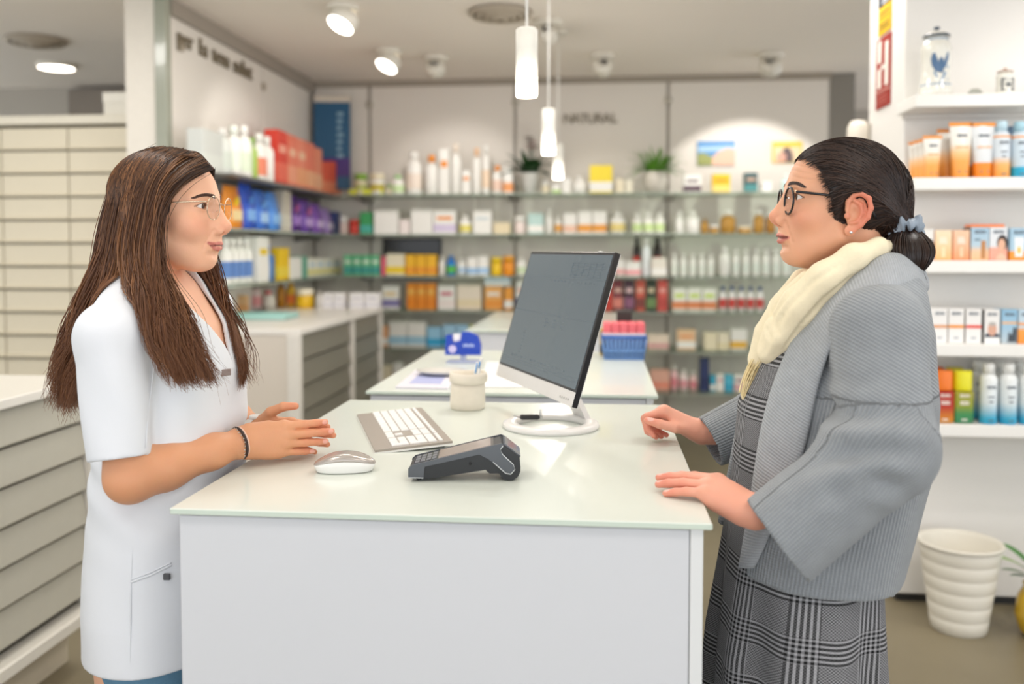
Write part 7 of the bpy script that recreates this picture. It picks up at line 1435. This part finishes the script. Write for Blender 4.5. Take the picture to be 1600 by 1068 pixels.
# dress ------------------------------------------------------------------
def guv(v, L, arc=0.16): return np.stack([np.arctan2(v[:, 1], v[:, 0] - np.interp(v[:, 2], L.t[:, 0], L.t[:, 1])) * arc, v[:, 2], np.zeros(len(v))], 1)
def math_(nt, op, a, b=None, c=None):
    n = nt.nodes.new('ShaderNodeMath'); n.operation = op
    for i, q in enumerate((a, b, c)):
        if q is None: continue
        if isinstance(q, (int, float)): n.inputs[i].default_value = q
        else: nt.links.new(q, n.inputs[i])
    return n.outputs[0]
def plaid():
    m = bpy.data.materials.new('checked_wool'); m.use_nodes = True; nt = m.node_tree; b = nt.nodes['Principled BSDF']; b.inputs['Roughness'].default_value = 0.9; b.inputs['Specular IOR Level'].default_value = 0.15
    a = nt.nodes.new('ShaderNodeAttribute'); a.attribute_name = 'guv'; sp = nt.nodes.new('ShaderNodeSeparateXYZ'); nt.links.new(a.outputs['Vector'], sp.inputs[0]); u, v = sp.outputs['X'], sp.outputs['Y']
    def band_(t, period, w0, w1): fr = math_(nt, 'FRACT', math_(nt, 'MULTIPLY', t, 1 / period)); return math_(nt, 'MULTIPLY', math_(nt, 'GREATER_THAN', fr, w0), math_(nt, 'LESS_THAN', fr, w1))
    def stripe(t, period, duty=0.5): return math_(nt, 'GREATER_THAN', math_(nt, 'FRACT', math_(nt, 'MULTIPLY', t, 1 / period)), duty)
    bu, bv = band_(u, 0.100, 0.0, 0.42), band_(v, 0.092, 0.0, 0.44); su, sv = stripe(u, 0.0080, 0.55), stripe(v, 0.0076, 0.55)
    fu, fv = stripe(math_(nt, 'ADD', u, v), 0.0046), stripe(math_(nt, 'SUBTRACT', u, v), 0.0046)
    fine = math_(nt, 'MULTIPLY', math_(nt, 'ADD', fu, fv), 0.5)
    base = math_(nt, 'MULTIPLY_ADD', fine, 0.30, 0.035)
    # striped bands: dark and light lines, thinned by the twill
    ku = math_(nt, 'MULTIPLY_ADD', su, 0.36, 0.014); kv = math_(nt, 'MULTIPLY_ADD', sv, 0.36, 0.014)
    hv_ = math_(nt, 'MULTIPLY', math_(nt, 'ADD', ku, kv), 0.5)
    def mixv(f, x, y): return math_(nt, 'ADD', math_(nt, 'MULTIPLY', x, math_(nt, 'SUBTRACT', 1.0, f)), math_(nt, 'MULTIPLY', y, f))
    c1 = mixv(bv, base, math_(nt, 'MULTIPLY', math_(nt, 'ADD', kv, math_(nt, 'MULTIPLY', base, 0.25)), 0.80)); c2 = mixv(bu, c1, mixv(bv, math_(nt, 'MULTIPLY', math_(nt, 'ADD', ku, math_(nt, 'MULTIPLY', base, 0.45)), 0.75), hv_))
    nz = nt.nodes.new('ShaderNodeTexNoise'); nz.inputs['Scale'].default_value = 700; tc = nt.nodes.new('ShaderNodeTexCoord'); nt.links.new(tc.outputs['Object'], nz.inputs['Vector'])
    c3 = math_(nt, 'MULTIPLY', c2, math_(nt, 'MULTIPLY_ADD', nz.outputs['Fac'], 1.1, 0.45))
    cb = nt.nodes.new('ShaderNodeCombineColor'); nt.links.new(c3, cb.inputs[0]); nt.links.new(c3, cb.inputs[1]); nt.links.new(math_(nt, 'MULTIPLY', c3, 1.04), cb.inputs[2]); nt.links.new(cb.outputs[0], b.inputs['Base Color'])
    bp = nt.nodes.new('ShaderNodeBump'); bp.inputs['Strength'].default_value = 0.3; bp.inputs['Distance'].default_value = 0.0006; nt.links.new(fine, bp.inputs['Height']); nt.links.new(bp.outputs['Normal'], b.inputs['Normal']); return m
def dress_field(x, y, z):
    th = np.arctan2(y, x - f32(0.085)); lowz = smooth(0.98 - z, 0.0, 0.5)
    return DRS.f(x, y, z) + (0.013 * np.sin(th * 7 + 0.8) + 0.008 * np.sin(th * 13 + z * 2)) * lowz
G = Grid((-0.16, -0.28, 0.34), (0.32, 0.28, 1.40), 0.005); x, y, z = G.xyz((slice(None),) * 3); d = dress_field(x, y, z); d = np.maximum(d, 0.37 - z); d = np.maximum(d, z - 1.375); d = np.maximum(d, -np.maximum(dress_field(x, y, z) + 0.009, z - 0.55)); G.d = d.astype(f32)
v, f = G.mesh(); v = relax(v, f, 1); dress = link('dress', np_mesh('dress', v, f, plaid(), True, {'guv': ('FLOAT_VECTOR', guv(v, DRS))}), cust)
# cardigan ---------------------------------------------------------------
cN, cF2 = LQ(1216, 848, 1.352), LQ(1108, 690, 1.862)
S0, E0 = LQ(1372, 520, 1.470), LQ(1382, 700, 1.388)
upN, foN = RC(S0, E0, 0.070, 0.072), RC(E0, cN, 0.072, 0.070)
S1 = np.array((-0.02, -0.165, 1.262)); E1 = np.array((0.085, -0.235, 1.065)); upF, foF = RC(S1, E1, 0.070, 0.066), RC(E1, cF2 + (cF2 - E1) * 0.3, 0.066, 0.050)
nN = LQ(1168, 790, 1.39) - LQ(1262, 915, 1.36); vd = np.array((0, 1.0, 0.0)); nC = np.cross(nN, vd); nC /= np.linalg.norm(nC); nC *= np.sign(nC @ (cN - E0)); nF = (cF2 - E1) / np.linalg.norm(cF2 - E1)
foN = RC(E0, cN + nC * 0.04, 0.072, 0.072)
def card_field(x, y, z):
    d = CRD.f(x, y, z)
    for s, S, pr in ((1, S0, (upN, foN)), (-1, S1, (upF, foF))):
        d = smn(d, RC((-0.045, s * 0.05, 1.315), S, 0.055, 0.070)(x, y, z), 0.03); d = smn(d, smn(pr[0](x, y, z), pr[1](x, y, z), 0.03), 0.025)
    return d
def build_card():
    G = Grid((-0.24, -0.335, 0.80), (0.38, 0.415, 1.42), 0.0044); x, y, z = G.xyz((slice(None),) * 3); d = card_field(x, y, z); tor = CRD.f(x, y, z)
    # soft folds of the heavy knit where the sleeve bends, and down the back
    dn = np.minimum(upN(x, y, z), foN(x, y, z)); w1 = np.exp(-((x - f32(E0[0] + 0.03)) / 0.085) ** 2 - ((z - f32(E0[2] + 0.025)) / 0.065) ** 2) * (y > 0.12)
    fc = LQ(1322, 690, 1.33); w3 = np.exp(-((x - f32(fc[0])) / 0.075) ** 2 - ((z - f32(fc[2])) / 0.060) ** 2) * (y > 0.16) * (dn < 0.03) * smooth(tor, 0.004, 0.03); qd = (z - f32(fc[2])) + 0.22 * (x - f32(fc[0])) + 2.2 * (x - f32(fc[0])) ** 2
    d = d + 0.003 * np.sin(y * 40 + z * 9) * smooth(1.1 - z, 0, 0.2) * smooth(-x, 0.0, 0.1)
    arm_in = None
    for c, n, E, pr, r in ((cN, nC, E0, foN, 0.072), (cF2, nF, E1, foF, 0.052)):
        t = (x - f32(c[0])) * f32(n[0]) + (y - f32(c[1])) * f32(n[1]) + (z - f32(c[2])) * f32(n[2])
        ax_ = np.sqrt((x - f32(c[0]) - f32(n[0]) * t) ** 2 + (y - f32(c[1]) - f32(n[1]) * t) ** 2 + (z - f32(c[2]) - f32(n[2]) * t) ** 2); core = np.maximum(ax_ - f32(r + 0.05), -t)
        d = np.maximum(d, -np.maximum(core, -(tor - 0.012)))
        inner = np.maximum(pr(x, y, z) + 0.0085, -(t + f32(0.10))); d = np.maximum(d, -np.maximum(inner, -(tor - 0.002)))
    inner = np.maximum(tor + 0.011, -(x - f32(-0.5))); d = np.maximum(d, -np.maximum(inner, np.maximum(-(z - 0.80) * 0 - 1, -1.0 + 0 * z)))      # hollow under the knit
    cx = CRD.at(z.ravel(), 1).reshape(z.shape); w2 = 0.060 + 0.060 * smooth(1.32 - z, 0.0, 0.25)
    opening = np.maximum(np.abs(y) - w2, -(x - cx - 0.02)); d = np.maximum(d, -np.maximum(opening, z - 1.33))
    neck = np.sqrt((x + 0.045) ** 2 + y ** 2) - 0.066; d = np.maximum(d, -np.maximum(neck, 1.28 - z)); d = np.maximum(d, z - 1.385)
    hem = 0.842 + 0.02 * np.sin(y * 9 + 0.5) * 0 - 0.10 * np.clip(x - 0.08, -0.1, 0.2) * -0.25; d = np.maximum(d, np.where(tor < 0.03, hem - z, -1)); G.d = d.astype(f32)
    v, f = G.mesh(); v = relax(v, f, 2, 0.45)
    q = v.astype(f32); e_ = f32(0.003); b0 = card_field(*q.T); gr = np.stack([card_field(q[:, 0] + e_ * (k == 0), q[:, 1] + e_ * (k == 1), q[:, 2] + e_ * (k == 2)) - b0 for k in range(3)], 1); gr /= np.linalg.norm(gr, axis=1, keepdims=True) + 1e-9
    pd = np.minimum(upN(*q.T), foN(*q.T)); fx, fz = v[:, 0] - fc[0], v[:, 2] - fc[2]; wv = np.exp(-(fx / 0.085) ** 2 - (fz / 0.065) ** 2) * smooth(v[:, 1], 0.15, 0.21) * (1 - smooth(pd, 0.004, 0.02)); qq = fz + 0.30 * fx + 2.4 * fx ** 2
    v = v + gr * (0.0088 * wv * np.sin(qq * 128 + 0.6) + 0.003 * np.exp(-((fx + 0.05) / 0.07) ** 2 - ((fz + 0.06) / 0.05) ** 2) * smooth(v[:, 1], 0.15, 0.21) * np.sin((fz - 0.7 * fx) * 95))[:, None]
    q = v.astype(f32); dT = CRD.f(q[:, 0], q[:, 1], q[:, 2]); uv = np.zeros((len(v), 3)); th = np.arctan2(v[:, 1], v[:, 0] - np.interp(v[:, 2], CRD.t[:, 0], CRD.t[:, 1])); uv[:, 0] = th * 0.18; uv[:, 1] = v[:, 2]
    yoke = v[:, 2] > 1.16 + 0.0 * th; uv[yoke, 0] = (v[yoke, 2] - 0.62 * v[yoke, 0]) / 1.18; uv[yoke, 1] = v[yoke, 1]
    for A, B, r in ((S0, E0, 0.072), (E0, cN, 0.072), (S1, E1, 0.068), (E1, cF2, 0.055)):
        pr = RC(A, B, r, r)(q[:, 0], q[:, 1], q[:, 2]); ax = (B - A) / np.linalg.norm(B - A); e1 = np.cross(ax, (0.3, 0.2, 1.0)); e1 /= np.linalg.norm(e1); e2 = np.cross(ax, e1); w = v - A; tt = w @ ax
        m = (pr < 0.016) & (pr < dT - 0.004) & (v[:, 2] < 1.175) & (tt > -0.06); uv[m, 0] = np.arctan2(w[m] @ e1, w[m] @ e2) * r; uv[m, 1] = tt[m]
    return v, f, uv
def knit(name, c0, c1, period, amp, smooth_knit=False):
    m = bpy.data.materials.new(name); m.use_nodes = True; nt = m.node_tree; b = nt.nodes['Principled BSDF']; b.inputs['Roughness'].default_value = 0.9; b.inputs['Specular IOR Level'].default_value = 0.12; b.inputs['Sheen Weight'].default_value = 0.25; b.inputs['Sheen Roughness'].default_value = 0.6
    a = nt.nodes.new('ShaderNodeAttribute'); a.attribute_name = 'guv'; sp = nt.nodes.new('ShaderNodeSeparateXYZ'); nt.links.new(a.outputs['Vector'], sp.inputs[0])
    s1 = math_(nt, 'SINE', math_(nt, 'MULTIPLY', sp.outputs['X'], 2 * PI / period)); s2 = math_(nt, 'SINE', math_(nt, 'MULTIPLY', sp.outputs['Y'], 2 * PI / 0.0042))
    hgt = math_(nt, 'ADD', s1, math_(nt, 'MULTIPLY', s2, 0.22)); tc = nt.nodes.new('ShaderNodeTexCoord'); nz = nt.nodes.new('ShaderNodeTexNoise'); nz.inputs['Scale'].default_value = 420; nz.inputs['Detail'].default_value = 4; nt.links.new(tc.outputs['Object'], nz.inputs['Vector'])
    n2 = nt.nodes.new('ShaderNodeTexNoise'); n2.inputs['Scale'].default_value = 35; nt.links.new(tc.outputs['Object'], n2.inputs['Vector'])
    mx = nt.nodes.new('ShaderNodeMix'); mx.data_type = 'RGBA'; mx.inputs[6].default_value = lin(c0) + (1,); mx.inputs[7].default_value = lin(c1) + (1,)
    fac = math_(nt, 'ADD', math_(nt, 'MULTIPLY', math_(nt, 'ADD', nz.outputs['Fac'], n2.outputs['Fac']), 0.42), math_(nt, 'MULTIPLY_ADD', s1, 0.14, 0.06)); fac = math_(nt, 'MINIMUM', math_(nt, 'MAXIMUM', fac, 0.0), 1.0); nt.links.new(fac, mx.inputs[0]); nt.links.new(mx.outputs[2], b.inputs['Base Color'])  # rib grooves shaded in the colour, darker where the rib wave dips
    h2 = math_(nt, 'ADD', hgt, math_(nt, 'MULTIPLY', nz.outputs['Fac'], 0.5)); bp = nt.nodes.new('ShaderNodeBump'); bp.inputs['Strength'].default_value = 0.75; bp.inputs['Distance'].default_value = amp; nt.links.new(h2, bp.inputs['Height']); nt.links.new(bp.outputs['Normal'], b.inputs['Normal']); return m
KNIT = knit('ribbed_knit', '#777c81', '#a5aaae', 0.0054, 0.0011); KNITL = knit('lapel_knit', '#868b90', '#b9bdc1', 0.0052, 0.0007)
v, f, uv = build_card(); card = link('cardigan', np_mesh('cardigan', v, f, KNIT, True, {'guv': ('FLOAT_VECTOR', uv)}), cust)
# shawl collar and lapels: one band from hem to hem round the neck
rows = [((1160, 884), (1182, 886)), ((1166, 840), (1200, 850)), ((1178, 770), (1222, 790)), ((1187, 700), (1246, 745)), ((1198, 640), (1263, 690)), ((1216, 585), (1273, 635)), ((1240, 530), (1286, 580)), ((1270, 480), (1305, 528)), ((1306, 437), (1328, 485)), ((1350, 406), (1364, 456)), ((1392, 388), (1404, 442))]
def lap_field(x, y, z): return np.minimum(smn(CRD.f(x, y, z), RC((-0.045, 0.05, 1.315), S0, 0.055, 0.070)(x, y, z), 0.03), RC((-0.045, 0.0, 1.30), (-0.045, 0, 1.40), 0.080, 0.074)(x, y, z))
near_rows = [(march(lap_field, *a, QO, QA), march(lap_field, *b_, QO, QA)) for a, b_ in rows]
cen = lambda p: np.array((np.interp(p[2], CRD.t[:, 0], CRD.t[:, 1]), 0.0, p[2]))
far_rows = [(a * (1, -1, 1), b_ * (1, -1, 1)) for a, b_ in near_rows][::-1]
back = [(np.array((-0.086, 0.042, 1.382)), np.array((-0.106, 0.05, 1.325))), (np.array((-0.094, 0.0, 1.384)), np.array((-0.116, 0.0, 1.323))), (np.array((-0.086, -0.042, 1.382)), np.array((-0.106, -0.05, 1.325)))]
allr = near_rows + back + far_rows; R = []; UV = []; n = 18; s = 0.0; prev = None
pts_in = np.array([a for a, _ in allr]); pts_out = np.array([b_ for _, b_ in allr]); tt = np.linspace(0, 1, len(allr)); T2 = np.linspace(0, 1, 110)
def resamp(P):
    q = np.stack([np.interp(T2, tt, P[:, i]) for i in range(3)], 1)
    for it in range(10): q[1:-1] = 0.25 * q[:-2] + 0.5 * q[1:-1] + 0.25 * q[2:]
    return q
pi_, po_ = resamp(pts_in), resamp(pts_out)
for a, b_ in zip(pi_, po_):
    m = (a + b_) / 2; o = m - cen(m); o[2] = 0.1 * np.linalg.norm(o); o /= np.linalg.norm(o); w2 = (b_ - a) / 2
    if prev is not None: s += np.linalg.norm(m - prev)
    prev = m; ring = []
    for i in range(n):
        an = 2 * PI * i / n; cx_, sy_ = math.cos(an), math.sin(an); cx_ = math.copysign(abs(cx_) ** 0.75, cx_); ring.append(m + w2 * cx_ * 1.03 + o * (0.006 + 0.011 * sy_ + 0.003 * (1 - cx_ ** 2))); UV.append((s, an * 0.02, 0))
    R.append([tuple(p) for p in ring])
b = MB().loft(R); me = b.data('lapel', KNITL); at = me.attributes.new('guv', 'FLOAT_VECTOR', 'POINT'); at.data.foreach_set('vector', np.array(UV, np.float32).ravel()); link('lapel', me, card)
# scarf ------------------------------------------------------------------
SCM = mat('#efe2c2', 0.85, noise=0.05, nscale=240, bump=0.0006, name='cream_wool')
def build_scarf():
    G = Grid((-0.18, -0.17, 1.14), (0.24, 0.17, 1.46), 0.0024); PR = []
    def ch(pts, k=0.012):
        PR.extend(RC(LQ(*pts[i][:3]), LQ(*pts[i + 1][:3]), pts[i][3], pts[i + 1][3]) for i in range(len(pts) - 1))
        q = [(LQ(a, b_, Y), r) for a, b_, Y, r in pts]
        for i in range(len(q) - 1): G.add(RC(q[i][0], q[i + 1][0], q[i][1], q[i + 1][1]), k)
    ch([(1402, 385, 1.640, 0.010), (1372, 386, 1.585, 0.015), (1334, 402, 1.555, 0.022), (1290, 436, 1.555, 0.029), (1250, 478, 1.578, 0.033), (1222, 520, 1.605, 0.031), (1205, 548, 1.62, 0.025)])
    ch([(1262, 438, 1.60, 0.018), (1228, 474, 1.628, 0.024), (1200, 520, 1.645, 0.024), (1184, 560, 1.65, 0.018)], 0.004)
    ch([(1395, 386, 1.70, 0.012), (1350, 398, 1.745, 0.020), (1300, 425, 1.755, 0.024), (1255, 440, 1.725, 0.024), (1222, 480, 1.69, 0.024), (1196, 530, 1.67, 0.022), (1182, 565, 1.655, 0.014)], 0.004)
    ch([(1236, 500, 1.575, 0.012), (1214, 530, 1.59, 0.014), (1196, 552, 1.61, 0.014)], 0.003)
    # creases and laid-over edges that follow the wrap
    def sf(x, y, z):
        d = PR[0](x, y, z)
        for p in PR[1:]: d = smn(d, p(x, y, z), 0.008)
        return d
    for pts, r, rid in (([(1312, 412), (1270, 440), (1232, 478), (1206, 520), (1192, 552)], 0.0030, 1), ([(1330, 432), (1290, 466), (1254, 506), (1226, 545)], 0.0026, 0), ([(1204, 484), (1208, 508), (1216, 522)], 0.0030, 1), ([(1196, 512), (1202, 532)], 0.0026, 1), ([(1240, 447), (1222, 470), (1208, 492), (1200, 515)], 0.0028, 0)):
        pp = [(x0 + (x1 - x0) * t / 5, y0 + (y1 - y0) * t / 5) for (x0, y0), (x1, y1) in zip(pts[:-1], pts[1:]) for t in range(5)] + [pts[-1]]
        q = [march(sf, a_, b_, QO, QA, lift=0.0012) for a_, b_ in pp]; nq = len(q)
        for i in range(nq - 1): w_ = r * (0.25 + 0.65 * math.sin(PI * (i + 0.5) / nq)); G.add(RC(q[i], q[i + 1], w_, w_), 0.007, 's')
    d = G.d; x, y, z = G.xyz((slice(None),) * 3); G.d = (d + 0.0005 * np.sin((x * 0.75 + z * 1.0) * 150 + y * 25) * np.exp(-((y - 0.06) / 0.06) ** 2)).astype(f32)
    G.add(RC((-0.022 + HQ[0, 3], 0, HQ[2, 3] - 0.06), (HQ[0, 3] - 0.060, 0, HQ[2, 3] - 0.26), 0.046, 0.050), 0.002, 's')
    v, f = G.mesh(); return relax(v, f, 2, 0.4), f
v, f = build_scarf(); scarf = link('scarf', np_mesh('scarf', v, f, SCM), cust)
S = []
for i in range(46):
    x0 = npr.uniform(1174, 1196); p0 = LQ(x0, 560 + 0.3 * (x0 - 1174), npr.uniform(1.63, 1.665)); L0 = npr.uniform(42, 62); p2 = LQ(1157 + (x0 - 1174) * 0.55 + npr.uniform(-3, 3), 562 + L0, 1.64); p1 = (p0 + p2) / 2 + npr.normal(0, 0.003, 3) + np.array((0.004, 0, 0.0))
    t = np.linspace(0, 1, 10)[:, None]; S.append((1 - t) ** 2 * p0 + 2 * t * (1 - t) * p1 + t ** 2 * p2)
fo = strand_mesh(np.array(S), 0.0011, 'fringe', mat('#ecd9a8', 0.85), scarf, 0.7, 5); fo['kind'] = 'stuff'
# hair --------------------------------------------------------------------
HD = hair_mat('dark_hair', '#1d1412', '#241815', '#4f382c', 0.33)
skq = EL((-0.014, 0, 0.026), (0.106, 0.083, 0.090))
sc0 = LQ(1416, 357, 1.625); bun = LQ(1421, 399, 1.605); inv = np.linalg.inv(HQ); scl = xf(inv, sc0[None])[0]
SQE = RC((-0.075, 0, 0.0), tuple(scl * 0.94), 0.058, 0.020)
CUTQ = [EL((0.092, 0, -0.030), (0.078, 0.112, 0.107)), EL((-0.006, 0.088, -0.026), (0.026, 0.022, 0.040)), EL((-0.006, -0.088, -0.026), (0.026, 0.022, 0.040)), EL((0.02, 0, -0.16), (0.10, 0.12, 0.085))]
hairq = hair_cap(HQ, skq, CUTQ, HD, cust, [(SQE, 0.03)], k=0.010); hairq.name = 'hair'
# combed-back strands on the cap
st = []; th_ = npr.uniform(0, 1, 60000); cand = np.stack([npr.uniform(-0.05, 0.092, 60000), npr.uniform(-0.085, 0.085, 60000), npr.uniform(-0.06, 0.117, 60000)], 1).astype(f32)
cs = skq(cand[:, 0], cand[:, 1], cand[:, 2]); cc = np.minimum(CUTQ[0](*cand.T), 0.2 + 0 * cand[:, 0]); ear_ = np.minimum(CUTQ[1](*cand.T), CUTQ[2](*cand.T)); cc = np.where((ear_ < 0.003) | (CUTQ[3](*cand.T) < 0.002), 1.0, cc)
edge = cand[(np.abs(cs) < 0.006) & (cc > -0.009) & (cc < 0.003)]; topc = cand[(np.abs(cs) < 0.006) & (cc > 0.003) & (cc < 0.9)]
for i in range(2200):
    p = edge[npr.randint(len(edge))] if i < 1500 else topc[npr.randint(len(topc))]; p = p.astype(float); s = 1 if p[1] > 0 else -1
    tt_ = np.linspace(0, 1, 18)[:, None]; c1 = p + np.array((-0.050, s * 0.012, 0.016 * npr.uniform(-0.5, 1.5) + 0.25 * max(0, p[2] - 0.02) + (0.035 if p[2] < 0.025 else 0.0))); c2 = scl + np.array((0.022, s * 0.038, 0.040 + 0.02 * npr.uniform(-1, 1)))
    st.append((1 - tt_) ** 3 * p + 3 * tt_ * (1 - tt_) ** 2 * c1 + 3 * tt_ ** 2 * (1 - tt_) * c2 + tt_ ** 3 * (scl + npr.normal(0, 0.006, 3)))
st = np.array(st)
def proj_on(S, fld_, lo, hi, end):
    sh = S.shape; p = S.reshape(-1, 3).copy(); mrg = np.repeat(npr.uniform(lo, hi, sh[0]), sh[1]); wgt = np.tile(np.where(np.linspace(0, 1, sh[1]) > end, 0.0, 1.0), sh[0])
    for it in range(6):
        q = p.astype(f32); v_ = fld_(q[:, 0], q[:, 1], q[:, 2]); e = f32(0.002); g = np.stack([fld_(q[:, 0] + e * (k == 0), q[:, 1] + e * (k == 1), q[:, 2] + e * (k == 2)) - v_ for k in range(3)], 1); g /= np.linalg.norm(g, axis=1, keepdims=True) + 1e-9
        p += g * ((mrg - v_) * wgt)[:, None] * 0.8
    return p.reshape(sh)
capf = lambda x, y, z: smn(skq(x, y, z), SQE(x, y, z), 0.03)
st = proj_on(st, capf, 0.0, 0.0030, 0.97); EQ = lambda x, y, z: np.minimum(EL((-0.006, 0.088, -0.024), (0.024, 0.030, 0.040))(x, y, z), EL((-0.006, -0.088, -0.024), (0.024, 0.030, 0.040))(x, y, z)); st = push_out(st, EQ, 0.0005); strand_mesh(xf(HQ, st.reshape(-1, 3)).reshape(st.shape), npr.uniform(0.0005, 0.0011, len(st)), 'combed_strands', HD, hairq, 0.25, 3, None, 0.12)
G = Grid(bun - 0.06, bun + 0.06, 0.0025); G.add(RC(sc0, bun, 0.014, 0.024)); G.add(EL(bun, (0.028, 0.027, 0.038), roty(0.35)), 0.015); v, f = G.mesh(); v = relax(v, f, 1)
bo = link('low_bun', np_mesh('low_bun', v, f, HD, True, {'hv': ('FLOAT_VECTOR', np.stack([0.3 + 0.3 * vnoise(v, 160, 2), np.zeros(len(v)), np.zeros(len(v))], 1))}), hairq)
st = []
for i in range(420):
    a = npr.uniform(0, 2 * PI); R0 = 0.028; tt_ = np.linspace(0, 1, 16); q = []
    for t in tt_: rr = 0.012 + 0.0285 * math.sin(PI * min(1, t * 0.95 + 0.05)) * 1.0; q.append(sc0 * (1 - t) + (bun + np.array((-0.004, 0, -0.034))) * t + np.array((math.cos(a) * rr, math.sin(a) * rr * 0.95, 0)))
    st.append(q)
strand_mesh(np.array(st) + npr.normal(0, 0.0008, (420, 1, 3)), npr.uniform(0.0006, 0.0011, 420), 'bun_strands', HD, bo)
st = []
for i in range(40): p = bun + np.array((npr.uniform(-0.02, 0.01), npr.uniform(-0.02, 0.02), npr.uniform(-0.03, 0.03))); d = np.array((npr.uniform(-1, 0.1), npr.uniform(-0.5, 0.5), npr.uniform(-1.2, 0.4))) * 0.022; st.append([p + d * t + np.array((0, 0, -0.006 * t * t)) for t in np.linspace(0, 1, 8)])
strand_mesh(np.array(st), 0.0004, 'loose_strands', HD, hairq)
# scrunchie and clip
ax = (bun - sc0) / np.linalg.norm(bun - sc0); e1 = np.cross(ax, (0, 1, 0)); e1 /= np.linalg.norm(e1); e2 = np.cross(ax, e1); R = []
for i in range(64):
    a = 2 * PI * i / 64; c = sc0 + (e1 * math.cos(a) + e2 * math.sin(a)) * (0.019 + 0.002 * math.sin(5 * a)) + ax * 0.003 * math.sin(7 * a); o = e1 * math.cos(a) + e2 * math.sin(a); rr = 0.0095 + 0.0028 * math.sin(11 * a) + 0.0015 * math.sin(17 * a + 1); R.append([tuple(c + (o * math.cos(q) + ax * math.sin(q) * 1.15) * rr * (1 + 0.16 * math.sin(3 * q + 4 * a))) for q in [2 * PI * k / 14 for k in range(14)]])
R.append(R[0]); build(MB().loft(R, caps=False), 'scrunchie', mat('#8d9aa8', 0.4, noise=0.25, nscale=120, name='grey_satin'), cust)
cl = LQ(1402, 384, 1.612); build(MB().loft([[(0.010 * sc_ * math.cos(a), dy, 0.017 * sc_ * math.sin(a)) for a in [2 * PI * i / 20 for i in range(20)]] for dy, sc_ in ((-0.004, 0.8), (-0.001, 1.0), (0.003, 0.8))], M=Matrix.Translation(tuple(cl)) @ Matrix.Rotation(0.5, 4, 'Y')), 'label_tag', mat('#ebe4d2', 0.7), cust)
# legs under the dress
trousers(cust, mat('#2b2a2c', 0.8, noise=0.1), 0.09, 0.80, 'tights', 0.8, 0.085)
for s in (-1, 1): shoe(cust, s, 0.09, [mat('#2a2725', 0.4), mat('#332e2b', 0.4)], 0.085)
